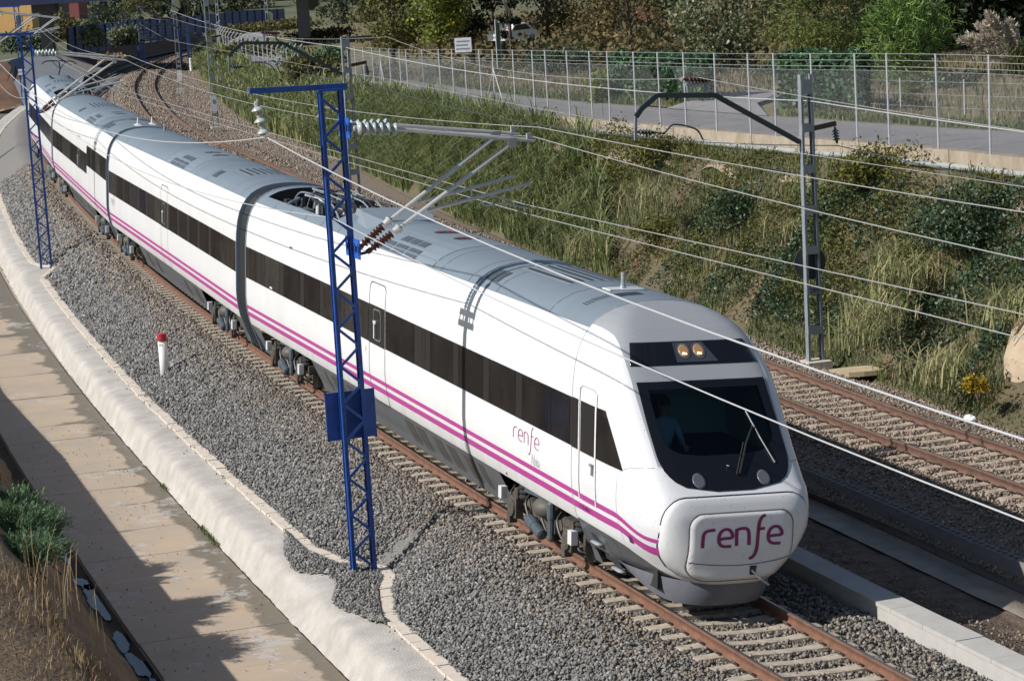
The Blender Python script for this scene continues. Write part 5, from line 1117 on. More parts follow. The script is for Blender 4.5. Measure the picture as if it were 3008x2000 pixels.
mb3 = blue_mast(b_, a_, 'distant blue lattice mast carrying the white kilometre plate', full=False, sign=False)
p = MB(); p.box(.14, .16, -.32, .32, 3.25, 3.75); p.build('kilometre_plate', M_signw, mb3)
me = text_mesh('439 8', .3, mat('plate_blue', (.03, .08, .3), .5), 'lettering'); o = link('lettering', me, mb3); o.matrix_local = Matrix.Translation((.165, 0, 3.5)) @ Matrix.Rotation(math.pi/2, 4, 'Z') @ Matrix.Rotation(math.pi/2, 4, 'X')
b_, a_ = mast_pos(-31.6, 148.5, -.2)
mb4 = blue_mast(b_, a_, 'farthest blue lattice mast with crossed arms, against the dark bridge', full=False, sign=False)
p = MB(); p.tube([(.0, -.45, -.1), (0, -.45, 9.0)], .09, 8); p.build('steel_pole', M_galv, mb4)
p = MB(); p.box(-.3, .3, -.7, -.3, .6, 1.1); p.build('control_box', M_gpaint, mb4)
# grey batten masts of the second track (local x along the track towards the camera, local -y is the track side... y points to the track)
def grey_mast(base, rotz, label, H=7.05, number=None, disc=False, group='grey batten masts along the second track', arm=True, battens=7):
    t = thing('lattice_mast', label, 'mast', base, rotz, group); wb, wt = .2, .14
    for sd in (-1, 1):
        m = MB()
        for dx0, dx1, dy0, dy1 in ((-.09, .09, -.012, .012), (.075, .09, -.05*(sd > 0), .05*(sd < 0)), (-.09, -.075, -.05*(sd > 0), .05*(sd < 0))):
            m.hexa([(dx0, sd*wb+dy0, -.2), (dx1, sd*wb+dy0, -.2), (dx1, sd*wb+dy1, -.2), (dx0, sd*wb+dy1, -.2)], [(dx0, sd*wt+dy0, H), (dx1, sd*wt+dy0, H), (dx1, sd*wt+dy1, H), (dx0, sd*wt+dy1, H)])
        m.build('mast_leg', M_gpaint, t)
    zs = np.linspace(.75, H-.3, battens)
    for k, z in enumerate(zs):
        w_ = wb+(wt-wb)*z/H; h = .36 if k == battens-1 else .2
        for x in (.092, -.092): m = MB(); m.box(x-.006, x+.006, -w_, w_, z-h/2, z+h/2); m.build('batten', M_gpaint, t)
    if number:
        me = text_mesh(number, .17, M_signk, 'lettering'); o = link('lettering', me, t); o.matrix_local = Matrix.Translation((-.1, 0, zs[1])) @ Matrix.Rotation(-math.pi/2, 4, 'Z') @ Matrix.Rotation(math.pi/2, 4, 'X')
    if disc:
        m = MB(); m.lathe((.10, .0, 2.42), (.13, .0, 2.42), [(0, .42), (.03, .42)], 40); m.build('round_sign', M_gdark, t)
        m = MB(); m.box(.09, .097, -.14, .12, 2.1, 2.78); m.build('sign_bracket', M_gdark, t)
    if arm:
        for nm, mm, P, r in (('bent_arm', M_gdark, [(0, .2, 5.42), (0, 2.36, 6.72), (0, 3.85, 6.83), (0, 4.25, 6.55), (0, 4.41, 6.36)], .07), ('drop_tube', M_gpaint, [(0, 4.41, 6.38), (0, 4.45, 5.8)], .045)):
            m = MB(); 
            for q0, q1 in zip(P[:-1], P[1:]): m.bar(q0, q1, .08 if nm == 'bent_arm' else .06, .12 if nm == 'bent_arm' else .06)
            m.build(nm, mm, t)
        m = MB(); m.bar((0, 2.6, 6.82), (0, 2.6, 7.1), .05, .05); m.bar((0, 3.05, 6.84), (0, 3.05, 7.12), .05, .05); m.bar((0, 2.5, 7.02), (0, 3.1, 7.04), .09, .04); m.build('insulator_stand', M_gpaint, t)
        m = MB(); m.lathe((0, 2.45, 7.1), (0, 3.15, 7.16), [(0, .03)]+[q for k in range(6) for q in ((.08+.09*k, .045), (.11+.09*k, .085), (.14+.09*k, .045))]+[(.7, .03)], 12); m.build('insulator', M_insb, t)
        m = MB(); m.lathe((0, 4.4, 6.0), (0, 3.95, 5.95), [(0, .03)]+[q for k in range(4) for q in ((.06+.08*k, .04), (.09+.08*k, .08), (.12+.08*k, .04))]+[(.45, .03)], 12); m.build('insulator', M_gdark, t)
        m = MB(); m.tube(_cr([(0, 3.95, 5.95), (0, 3.7, 5.92), (0, 3.45, 6.1), (0, 2.9, 5.95), (0, 2.72, 5.68)], 5), .022, 6); m.build('steady_arm', M_gdark, t)
        m = MB(); m.bar((0, -.15, 5.72), (0, -.78, 5.8), .08, .12); m.build('rear_arm', M_insb, t); m = MB(); m.lathe((0, -.75, 5.72), (0, -.8, 5.3), [(0, .02), (.06, .03)]+[q for k in range(4) for q in ((.08+.07*k, .04), (.11+.07*k, .1), (.13+.07*k, .04))]+[(.42, .025)], 12); m.build('insulator', M_gdark, t)
    m = MB(); m.box(-.3, .3, -.32, .32, -.4, -.02); m.build('foundation', M_kerb, t)
    return t
def rot2(y): s = float(np.interp(-y, -T2.P[:, 1], T2.S)); return float(T2.at(s)[2])
# here local y (left of the heading) points away from the near track, so turn the mast round: heading + pi
g1 = grey_mast((7.49, 58.09, -.1), rot2(58.)+math.pi, 'grey batten mast with a black round sign and number 289', number='289', disc=True)
g2 = grey_mast((-5.6, 90., .6), rot2(90.)+math.pi, 'grey batten mast standing in the reeds behind the tall blue mast', H=6.8)
g3 = grey_mast((-18.29, 154.1, -.1), rot2(154.)+math.pi, 'grey batten mast with a white number plate and a slanting stay', H=8.2)
m = MB(); m.tube([(0, .25, 6.0), (.1, -1.6, .0)], .035, 6); m.build('stay', M_galv, g3); m = MB(); m.box(-.12, -.1, -.18, .18, 1.0, 2.0); m.build('number_plate', M_signw, g3)
me = text_mesh('0', .4, M_signk, 'lettering'); o = link('lettering', me, g3); o.matrix_local = Matrix.Translation((-.125, 0, 1.6)) @ Matrix.Rotation(-math.pi/2, 4, 'Z') @ Matrix.Rotation(math.pi/2, 4, 'X')
g4 = grey_mast((-26.7, 202., 0), rot2(202.)+math.pi, 'distant slim batten mast on the curve with a pale foot plate', H=7.6, arm=True)
m = MB(); m.box(-.12, -.1, -.2, .2, .6, 1.5); m.build('foot_plate', M_signw, g4)
g5 = grey_mast((-31.4, 247., 0), rot2(247.)+math.pi, 'farthest batten mast where the second track bends out of sight', H=7.6)
for px, Y, z, H, lab in ((640, 300, .5, 8.5, 'far dark lattice mast in front of the blue barrier, left one'), (785, 330, 1., 8.5, 'far pale lattice mast in front of the blue barrier, right one'), (280, 250, 1.5, 7.0, 'far dark mast with a flat top arm above the blue barrier')):
    p = at(px, 60, Y); grey_mast((p[0], p[1], z), rot2(min(Y, 288)), lab, H=H, arm=(px != 280))
# ------------------------------------------------------------------ wires: each one its own thing
def wire(name, label, pts, r, m, cat='wire', sag=0., group='overhead wires'):
    P = [];
    for a, b in zip(pts[:-1], pts[1:]):
        a, b = np.array(a, float), np.array(b, float); n = 22
        for k in range(n): t = k/n; q = a*(1-t)+b*t; q[2] -= 4*sag*t*(1-t); P.append(q)
    P.append(np.array(pts[-1], float)); mb = MB(); mb.tube(P, r, 6); o = mb.build(name, m); return tag(o, label, cat, group)
def tw(s, off, z): p = T1.w(s, off, 0); return (p[0], p[1], z)
def t2w(y, lat, z): s = float(np.interp(-y, -T2.P[:, 1], T2.S)); p = T2.w(s, lat, 0); return (p[0], p[1], z)
wire('feeder_wire', 'thick bright feeder wire sagging across the nose of the train', [(-42.5, 207, 6.9), (-33., 148.5, 7.2), tw(-60.3, 4.75, 7.3), tw(-8.9, 4.72, 7.32), tw(43, 4.7, 7.3)], .012, M_wire, sag=1.14)
wire('earth_wire', 'thick bright wire from the blue mast crossing the windscreen', [(-41.1, 207, 4.8), (-31.6, 148.5, 5.6), tw(-60.3, 3.6, 5.7), tw(-8.9, 3.6, 5.75), tw(43, 3.5, 5.75)], .01, M_wire, sag=.85)
wire('contact_wire', 'contact wire over the near track, inner one of the close pair', [tw(-235, 0, 5.2), tw(-182, 0, 5.3), tw(-118, 0, 5.5), tw(-60, -.1, 5.5), tw(-8.5, -.1, 5.5), tw(43, .1, 5.5)], .0085, M_wirec, sag=.03)
wire('contact_wire', 'contact wire over the near track, outer one of the close pair', [tw(-118, -.2, 5.62), tw(-60.8, -.3, 5.62), tw(-9.1, -.25, 5.62), tw(43, -.9, 5.75)], .0085, M_wirec, sag=.03)
wire('messenger_wire', 'messenger wire on the end of the nearer top tube', [tw(-235, 0, 6.6), tw(-182, 0, 6.7), tw(-118, 0, 6.9), tw(-60, -.2, 6.9), tw(-8.5, -.25, 6.95), tw(43, 0, 6.9)], .0085, M_wirec, sag=.6)
wire('messenger_wire', 'messenger wire on the end of the farther top tube', [tw(-118, -.2, 7), tw(-60.8, -.5, 7), tw(-9.1, -.6, 7.06), tw(43, -2.6, 7.4)], .0085, M_wirec, sag=.5)
def g1p(lat, z, along=0): a = rot2(58.); return (7.49+lat*.95+along*.315, 58.09+lat*.315-along*.95, z)
wire('feeder_wire', 'bright wire passing behind the head of mast 289', [t2w(200, -2.6, 6.6), (-5.6, 90, 7.0), g1p(.1, 6.3), g1p(.1, 6.4, 50)], .013, M_wire, sag=.35)
wire('messenger_wire', 'messenger wire above the second track on the bent arm insulator', [t2w(247, 0, 7.1), t2w(202, 0, 7.1), t2w(154, 0, 7.1), t2w(90, 0, 7.3), g1p(-2.8, 7.08), g1p(-2.8, 7.0, 55)], .008, M_wirec, sag=.55)
wire('contact_wire', 'contact wire above the second track under the bent arm', [t2w(247, 0, 5.6), t2w(202, 0, 5.6), t2w(154, 0, 5.6), t2w(90, 0, 5.7), g1p(-2.7, 5.6), g1p(-2.7, 5.6, 55)], .008, M_wirec, sag=.03)
wire('return_wire', 'dark return wire hanging from the rear arm of mast 289', [t2w(154, -3.4, 5.6), (-4.9, 90.3, 5.6), g1p(.82, 5.15), g1p(.85, 5.2, 50)], .015, M_wired, sag=.6)
ORD = ('first', 'second', 'third', 'fourth', 'fifth', 'sixth', 'seventh', 'eighth')
for k, s in enumerate(np.linspace(-14, -52, 7)):
    for off in (-.15, -.42):
        t = (s+60)/51.5; z1 = 6.9-4*.6*t*(1-t); mb = MB(); mb.tube([tw(s, off, 5.5), tw(s, off, z1)], .004, 4); o = mb.build('dropper', M_wired); tag(o, f'thin dropper of the {"outer" if off > -.3 else "inner"} catenary over the train, {ORD[k]} from the tall blue mast', 'wire', 'droppers of the near track')
for k, yy in enumerate((66., 72., 79., 85., 100, 112, 124, 136)):
    mb = MB(); mb.tube([t2w(yy, 0, 5.6), t2w(yy, 0, 6.75)], .005, 4); tag(mb.build('dropper', M_wired), f'thin dark dropper over the second track, {ORD[k]} beyond mast 289', 'wire', 'droppers of the second track')
# ------------------------------------------------------------------ trackside furniture
pm = wthing('marker_post', 'white round marker post with a red cap standing in the ballast', 'post', T1.w(-31.1, 3.2, -.85))
x, y, z = pm.location
p = MB(); p.lathe((x, y, z-.1), (x, y, z+1.13), [(0, .122), (1.2, .122)], 20); p.build('post', mat('post_white', (.8, .79, .76), .5), pm, True)
p = MB(); p.lathe((x, y, z+1.13), (x, y, z+1.34), [(0, .132), (.19, .132), (.2, .12), (.2, .1)], 20); p.build('red_cap', mat('cap_red', (.42, .03, .045), .5), pm, False)
me = text_mesh('2', .15, M_signk, 'lettering'); o = link('lettering', me, pm); o.matrix_local = Matrix.Translation((-.026, -.126, 1.02)) @ Matrix.Rotation(math.radians(-12), 4, 'Z') @ Matrix.Rotation(math.pi/2, 4, 'X') @ Matrix.Rotation(math.pi/2, 4, 'Z')
# speed board 140 and the red signal far up the line
p_ = at(424, 184, 250); sg = thing('speed_board', 'black square speed board reading 140 on a blue post', 'sign', (p_[0], p_[1], .2))
p = MB(); p.box(-.11, .11, -.06, .06, 0, 2.5); p.build('post', M_blueb, sg); p = MB(); p.box(-.36, .36, -.1, -.07, 2.3, 3.0); p.build('board', M_signw, sg); p = MB(); p.box(-.31, .31, -.115, -.1, 2.35, 2.95); p.build('board_face', M_signk, sg)
me = text_mesh('140', .42, M_signw, 'lettering'); o = link('lettering', me, sg); o.matrix_local = Matrix.Translation((0, -.125, 2.65)) @ Matrix.Rotation(math.pi/2, 4, 'X') @ Matrix.Scale(.85, 4, (1, 0, 0))
p_ = at(404, 118, 262); sg = thing('railway_signal', 'blue backed railway signal showing a red light', 'signal', (p_[0], p_[1], 2.2))
p = MB(); p.box(-.3, .3, -.1, .15, 0, 1.7); p.build('signal_head', mat('signal_dark_blue', (.015, .03, .09), .5), sg); p = MB(); p.box(-.45, .45, -.3, .3, -.12, 0); p.box(-.08, .08, -.08, .08, -2.4, 0); p.build('bracket', M_blue, sg)
p = MB(); p.lathe((-.05, -.12, .85), (-.05, -.16, .85), [(0, .13), (.04, .12)], 14); p.build('red_lamp', mat('red_lamp', (.6, .02, .01), .3, emit=(1, .03, .01), emit_s=3.), sg)
p = MB(); p.lathe((-.05, -.12, 1.3), (-.05, -.16, 1.3), [(0, .12), (.04, .1)], 14); p.build('dark_lamp', M_signk, sg)
for px, py, Y, lab in ((532, 175, 245, 'blue post beside the far curve, nearer the speed board'), (555, 160, 262, 'blue post beside the far curve, nearer the reeds')):
    p_ = at(px, py, Y); p = MB(); p.box(-.13, .13, -.13, .13, 0, 3.6); o = p.build('blue_post', M_blue); o.location = (p_[0], p_[1], p_[2]-.5); tag(o, lab, 'post')
p_ = at(561, 190, 235); p = MB(); p.lathe((0, 0, 0), (0, 0, 1.25), [(0, .16), (1.1, .15), (1.2, .18), (1.25, .1)], 12); o = p.build('white_post', M_signw); o.location = (p_[0], p_[1], -.1); tag(o, 'small white round marker post in the inside of the far curve', 'post')
# concrete slabs, manhole and litter by the second track
p_ = T2.w(float(np.interp(-55.9, -T2.P[:, 1], T2.S)), -2.6, -.25); p = MB(); n = 12
V = [(.75*math.cos(a)*(1+.12*math.sin(3*a)), .42*math.sin(a)*(1+.1*math.cos(2*a)), z) for z in (0, .12) for a in np.arange(n)*2*math.pi/n]; p.add(V, [tuple(range(n, 2*n))]+[(i, (i+1) % n, n+(i+1) % n, n+i) for i in range(n)]); o = p.build('concrete_slab', mat('slab_ochre', (.5, .4, .26), .9, var=.1, vscale=3)); o.location = p_; o.rotation_euler = (0, 0, .1); tag(o, 'flat ochre concrete slab lying beside the far rail', 'slab')
p_ = (9.62, 49.25, -.25); bm = bmesh.new(); bmesh.ops.create_icosphere(bm, subdivisions=2, radius=.15)
for v in bm.verts: v.co.x *= 1.3; v.co.z *= .6; v.co += Vector((noise.noise(v.co*7), noise.noise(v.co*7+Vector((3, 0, 0))), noise.noise(v.co*7+Vector((0, 5, 0)))))*.09
me = bpy.data.meshes.new('plastic_bag'); bm.to_mesh(me); bm.free(); me.materials.append(mat('white_plastic', (.8, .8, .82), .35)); o = link('plastic_bag', me); o.location = (9.82, 50.5, -.22); tag(o, 'crumpled white plastic bag on the grass beside the second track', 'bag')
p_ = at(895, 520, 84); b = MB(); b.box(-1.0, 1.0, -.25, .25, 0, .3); o = b.build('concrete_block', M_kerb); o.location = (p_[0], p_[1], -.1); o.rotation_euler = (0, 0, rot2(84.)); tag(o, 'pale concrete channel block at the foot of the reeds', 'block')
p_ = at(862, 258, 160); b = MB(); b.box(-.5, .5, -.4, .4, -1, 1.1); o = b.build('concrete_stub', M_kerb); o.location = (p_[0], p_[1], p_[2]-.6); tag(o, 'pale square concrete stub rising out of the reeds', 'block')
# ================================================================== FENCE
M_post = mat('galvanised_post', (.5, .51, .53), .5, metal=.25, var=.08, vscale=5)
M_mesh = mat('chain_link_wire', (.4, .41, .42), .5, metal=.3)
fc = wthing('chain_link_fence', 'tall galvanised chain link fence with barbed wires along the road', 'fence', fen(np.array(75.)))
FP = [34, 37, 40, 43, 46, 49, 52, 54.7, 57.44, 59.93, 62.54, 65.22, 67.07, 69.75, 72.26, 74.04, 76.57, 78.97, 81.08, 83.2, 85.61, 87.3, 89.6, 91.98, 93.51, 95.92, 98.7, 100.62, 103.27, 106.13, 109.8, 116.71, 122.99, 125.44, 129.29, 132.92, 135.9, 139.91, 143.35, 146.54]
for y in FP:
    P = fen(np.array(y)); m = MB(); lean = random.uniform(-.02, .02); m.tube([P+[0, 0, -.05], P+[lean, 0, 2.5]], .03, 8); m.build('fence_post', M_post, fc)
for y in (95.92-1.4+1.4-2.3+2.3, 132.92):
    P = fen(np.array(98.7 if y < 100 else 132.92))
    for e in (-1, 1): Q = fen(np.array(float(P[1])+e*1.5)); m = MB(); m.tube([Q+[0, 0, -.05], P+[0, 0, 1.75]], .024, 6); m.build('fence_stay', M_post, fc)
q = np.linspace(34, 146, 113)
for k, z in enumerate((2.48, 2.3, 2.13)):
    m = MB(); P = fen(q); m.tube([p+[0, 0, z] for p in P], .008, 4); m.build('barbed_wire', M_mesh, fc)
# woven mesh: diagonal wires
def woven(y0, y1, pitch, r):
    L = np.concatenate([[0], np.cumsum(np.linalg.norm(np.diff(fen(np.linspace(y0, y1, 400)), axis=0), axis=1))]); Y = lambda l: np.interp(l, L, np.linspace(y0, y1, 400)); tot = L[-1]; V = []; F = []
    for e in (-1, 1):
        for i in range(int((tot+2)/pitch)):
            a = i*pitch-(2 if e > 0 else 0); pts = []
            for t in (0, 1):
                l = a+t*2.0 if e > 0 else a+2.0-t*2-0.; l = a+(t*2 if e > 0 else -t*2+2); pts.append((l, .02+2.0*t))
            (l0, z0), (l1, z1) = pts
            if l1 < 0 or l0 < 0 or l0 > tot or l1 > tot: continue
            p0, p1 = fen(np.array(Y(l0)))+[0, 0, z0], fen(np.array(Y(l1)))+[0, 0, z1]; n = np.array([*fen_n(np.array(Y(l0))), 0])*r; up = np.array([0, 0, r]); b = len(V)
            V += [p0-n-up, p0+n, p0-n*0+up*1.2, p1-n-up, p1+n, p1+up*1.2]; F += [(b, b+1, b+4, b+3), (b+1, b+2, b+5, b+4), (b+2, b, b+3, b+5)]
    return V, F
V = []; F = []
for y0, y1, pt, r in ((34, 80, .075, .0022), (80, 146, .13, .0028)):
    v, f = woven(y0, y1, pt, r*.7); F += [tuple(len(V)+i for i in g) for g in f]; V += v
o_ = link('chain_mesh', np_mesh('chain_mesh', np.array(V)-np.array(fc.location), np.array(F), M_mesh), fc); o_['kind'] = 'stuff'
m = MB(); P = fen(q); m.tube([p+[0, 0, 2.02] for p in P], .006, 4); m.build('line_wire', M_mesh, fc)
# board hung on the fence
p_ = fen(np.array(103.3)); sb = thing('notice_board', 'small white notice board fixed to the top of the fence', 'sign', (p_[0]-.03, p_[1]-.12, p_[2]+2.38))
m = MB(); m.box(-.36, .36, -.02, .0, 0, .62); m.build('board', M_signw, sb)
m = MB()
for k, (a, b) in enumerate(((-.28, .28), (-.3, .2), (-.3, .28))): m.box(a, b, -.026, -.021, .44-.16*k, .5-.16*k)
m.build('print', mat('print_grey', (.25, .27, .33), .6), sb)
# pipe along the wall with clips, and cables
YP = np.arange(58, 112, 1.); P = wallfoot(YP, .13, -.4)
m = MB(); m.tube(P, .085, 10); pipe = m.build('water_pipe', mat('pipe_grey', (.36, .37, .35), .5, var=.1, vscale=3)); tag(pipe, 'grey pipe running along the foot of the parapet wall', 'pipe')
for y in np.arange(59, 111, 2.6): c = wallfoot(np.array(y), .13, -.4); d = wallfoot(np.array(y+.05), .13, -.4); m = MB(); m.tube([c, d], .1, 10); m.build('pipe_clip', M_dark, pipe)
for k, (d, dz, ph) in enumerate(((.5, -.78, 0.), (.75, -.95, 2.))):
    P = wallfoot(np.arange(58, 104, .7), d, dz); P[:, 2] += .09*np.sin(P[:, 1]*.8+ph)+.05*np.sin(P[:, 1]*2.1+ph); m = MB(); m.tube(P, .018, 6); tag(m.build('cable', M_wired), ['dark cable sagging just below the grey pipe', 'dark cable lying lowest on the broken concrete ledge'][k], 'cable')
# far fence with cranked tops on the inside of the curve
ff = wthing('cranked_fence', 'far fence of pale concrete posts with cranked tops', 'fence', fen(np.array(200.)))
for y in np.arange(170, 262, 3.4):
    P = fen(np.array(y)); n = np.array([*fen_n(np.array(y)), 0]); m = MB(); m.tube([P+[0, 0, -.3], P+[0, 0, 2.2], P+n*.35+[0, 0, 2.65]], .05, 5); m.build('fence_post', M_post, ff)
q = np.linspace(170, 258, 30)
for z in (.5, 1., 1.5, 2.): m = MB(); m.tube([p+[0, 0, z] for p in fen(q)], .012, 4); m.build('fence_wire', M_mesh, ff)
# ================================================================== VEGETATION (blades and leaves are real little faces)
def quads(C, D, U, L, W, bend=0., r=None):
    """leaf quads: base C, direction D, side U"""
    n = len(C); L = np.asarray(L).reshape(-1, 1); W = np.asarray(W).reshape(-1, 1); V = np.stack([C-U*W*.35, C+U*W*.35, C+D*L*.6+U*W*.5, C+D*L, C+D*L*.6-U*W*.5], 1)
    F = np.arange(n)[:, None]*5+np.arange(5)[None]; return V.reshape(-1, 3), F
def rand_dirs(n, r): v = r.normal(size=(n, 3)); return v/np.linalg.norm(v, axis=1)[:, None]
def ortho(D, r): u = np.cross(D, rand_dirs(len(D), r)); return u/(np.linalg.norm(u, axis=1)[:, None]+1e-9)
def leaf_mesh(name, C, D, L, W, m, tone, r): V, F = quads(C, D, ortho(D, r), L, W); return np_mesh(name, V, F, m, tone=tone)
def blades(P, h, w, bend, r, az=None):
    """arching blades of three sections"""
    n = len(P); a = r.uniform(0, 2*np.pi, n) if az is None else az; d = np.stack([np.cos(a), np.sin(a), 0*a], 1); s = np.stack([-np.sin(a), np.cos(a), 0*a], 1); up = np.array([[0, 0, 1.]]); h = h.reshape(-1, 1); w = np.asarray(w).reshape(-1, 1); b = bend.reshape(-1, 1)
    p0 = P; p1 = P+up*h*.5+d*h*b*.15; p2 = p1+up*h*(.42-.25*b)+d*h*b*.35; p3 = p2+up*h*(.2-.45*b)+d*h*b*.5
    V = np.stack([p0-s*w*.5, p0+s*w*.5, p1-s*w*.5, p1+s*w*.5, p2-s*w*.38, p2+s*w*.38, p3], 1).reshape(-1, 3); k = np.arange(n)[:, None]*7
    return V, [k+np.array([[0, 1, 3, 2]]), k+np.array([[2, 3, 5, 4]]), k+np.array([[4, 5, 6]])]
def blade_obj(name, sets, m, label):
    Vs, Q, T, tn = [], [], [], []; b = 0; t3 = []
    for P, h, w, bend, tone, r in sets:
        V, (f0, f1, f2) = blades(P, h, w, bend, r); Vs.append(V); Q += [f0+b, f1+b]; T.append(f2+b); tn += [tone, tone]; t3.append(tone); b += len(V)
    me = np_mesh(name, np.vstack(Vs), [np.vstack(Q), np.vstack(T)], m, tone=np.concatenate(tn+t3)); o = link(name, me); o['kind'] = 'stuff'; return tag(o, label)
REED = tone_mat('reed_leaf', [(0, (.07, .1, .04)), (.35, (.15, .2, .075)), (.7, (.27, .3, .125)), (1, (.46, .39, .22))], .6, .25)
GRASS = tone_mat('grass_blade', [(0, (.045, .07, .025)), (.4, (.105, .145, .045)), (.75, (.19, .21, .08)), (1, (.34, .27, .15))], .7, .2)
DRY = tone_mat('dry_grass', [(0, (.1, .065, .03)), (.5, (.24, .16, .08)), (1, (.42, .32, .19))], .8, .2)
BRAM = tone_mat('bramble_leaf', [(0, (.018, .034, .016)), (.5, (.05, .09, .04)), (.85, (.11, .16, .08)), (1, (.22, .26, .17))], .5, .15, .5)
YSHR = tone_mat('yellow_shrub_leaf', [(0, (.045, .055, .014)), (.5, (.12, .125, .03)), (.85, (.21, .185, .04)), (1, (.4, .3, .03))], .6, .2)
def bank_sample(n, y0, y1, f0, f1, r, clump=None, power=1.):
    y = r.uniform(y0, y1, n)**1.0; f = f0+(f1-f0)*r.random(n)**power; P = bank_pt(y, f)
    for i in range(0): pass
    G = np.array([noise.noise(Vector(p*.5)) for p in P]); P[:, 2] += .25*G*np.sin(np.pi*np.clip(f, 0, 1))-.04; return P, y, f
def vnoise(P, s, off=0.): return np.array([noise.noise(Vector((p[0]*s+off, p[1]*s, p[2]*s*.6))) for p in P])
r = np.random.default_rng(21); sets = []
# tall reeds with drooping leaves on the left half of the bank
P, y, f = bank_sample(36000, 74, 128, .03, .93, r); nz = vnoise(P, .35); k = (nz > -.35) & (P[:, 0] < np.interp(y, [74, 84, 100, 128], [3.2, 3.4, 1.2, 50])) ; P, nz, y = P[k], nz[k], y[k]
sets.append((P, r.uniform(.7, 1.9, len(P))*(1+.4*nz), r.uniform(.03, .055, len(P)), r.uniform(.25, 1., len(P)), np.clip(r.beta(2.2, 2.4, len(P))+.25*vnoise(P, .8, 4), 0, 1), r))
P, y, f = bank_sample(17000, 120, 200, .0, .95, r); sets.append((P, r.uniform(.9, 2.0, len(P)), r.uniform(.06, .1, len(P)), r.uniform(.2, .9, len(P)), np.clip(r.beta(2.6, 2.2, len(P))+.3*vnoise(P, .4, 4), 0, 1), r))
P, y, f = bank_sample(6000, 200, 270, .1, 1., r); sets.append((P, r.uniform(1., 2.2, len(P)), r.uniform(.12, .2, len(P)), r.uniform(.2, .9, len(P)), np.clip(r.beta(2.6, 2.2, len(P))+.3*vnoise(P, .2, 4), 0, 1), r))
blade_obj('reeds', sets, REED, 'dense green reeds covering the far part of the bank')
# mixed grass over the whole bank
sets = []
P, y, f = bank_sample(50000, 44, 96, .0, 1., r); nz = vnoise(P, .6, 9); k = vnoise(P, .33, 17) > -.22; P, nz, f = P[k], nz[k], f[k]; sets.append((P, r.uniform(.1, .42, len(P))*(1+.8*nz), r.uniform(.014, .03, len(P)), r.uniform(.1, .9, len(P)), np.clip(r.beta(2, 2.6, len(P))+.55*nz+.1*f, 0, 1), r))
P, y, f = bank_sample(9000, 30, 62, .0, .1, r); sets.append((P, r.uniform(.05, .16, len(P)), r.uniform(.012, .025, len(P)), r.uniform(.1, .9, len(P)), np.clip(r.beta(1.6, 3, len(P)), 0, 1), r))
P, y, f = bank_sample(5000, 30, 46, .0, 1., r); sets.append((P, r.uniform(.2, .7, len(P)), r.uniform(.014, .03, len(P)), r.uniform(.1, .9, len(P)), r.beta(2, 2.6, len(P)), r))
blade_obj('bank_grass', sets, GRASS, 'mixed green and straw grass on the bank')
# pale arching grass tufts
sets = []
for (px, py, Y) in ((2560, 905, 55.5), (2600, 880, 56.5), (2680, 780, 57.5), (2610, 800, 57), (2650, 730, 60), (2530, 950, 55), (2740, 1060, 52), (2960, 880, 52.5), (2330, 660, 66), (1900, 560, 73), (1700, 700, 68)):
    c = at(px, py, Y); n = 90; P = c+r.normal(size=(n, 3))*[.35, .35, .1]-[0, 0, .5]; sets.append((P, r.uniform(.6, 1.15, n), r.uniform(.02, .035, n), r.uniform(.6, 1.1, n), r.uniform(.6, 1, n), r))
blade_obj('arching_grass', sets, REED, 'pale arching grass tufts low on the bank')
# leafy brambles: dark leaf cover on the right of the bank
def leaf_cover(name, n, y0, y1, f0, f1, m, label, size, cond=None, lift=.5, seed=0, tshift=0.):
    r = np.random.default_rng(seed); P, y, f = bank_sample(n, y0, y1, f0, f1, r); nz = vnoise(P, .45, seed*3.1)
    k = nz > -.05 if cond is None else cond(P, y, f, nz); P, nz = P[k], nz[k]; P[:, 2] += np.abs(nz)*lift*2*r.random(len(P))**.5+.05
    D = rand_dirs(len(P), r); D[:, 2] = np.abs(D[:, 2])*.6; D /= np.linalg.norm(D, axis=1)[:, None]; L = r.uniform(.6, 1.2, len(P))*size
    o = link(name, leaf_mesh(name, P, D, L, L*.75, m, np.clip(r.beta(2.2, 2.6, len(P))+tshift, 0, 1), r)); o['kind'] = 'stuff'; return tag(o, label)
leaf_cover('brambles', 30000, 52, 66, .12, .95, BRAM, 'dark leafy brambles on the near right of the bank', .085, lambda P, y, f, nz: nz > -.12, .75, 3)
leaf_cover('brambles', 9000, 62, 82, .05, .5, BRAM, 'sparse dark brambles low in the middle of the bank', .08, lambda P, y, f, nz: nz > .12, .5, 5)
leaf_cover('low_shrubs', 42000, 58, 92, .2, .98, YSHR, 'olive yellow low shrubs in the middle of the bank', .075, lambda P, y, f, nz: nz > -.02, .8, 7)
leaf_cover('low_shrubs', 16000, 62, 100, .1, .8, BRAM, 'mid green low shrubs scattered over the bank', .08, lambda P, y, f, nz: nz > .14, .9, 8, .1)
leaf_cover('dead_litter', 14000, 50, 95, .05, 1., DRY, 'dead brown stems and litter on the bank', .1, lambda P, y, f, nz: nz > -.1, .15, 10)
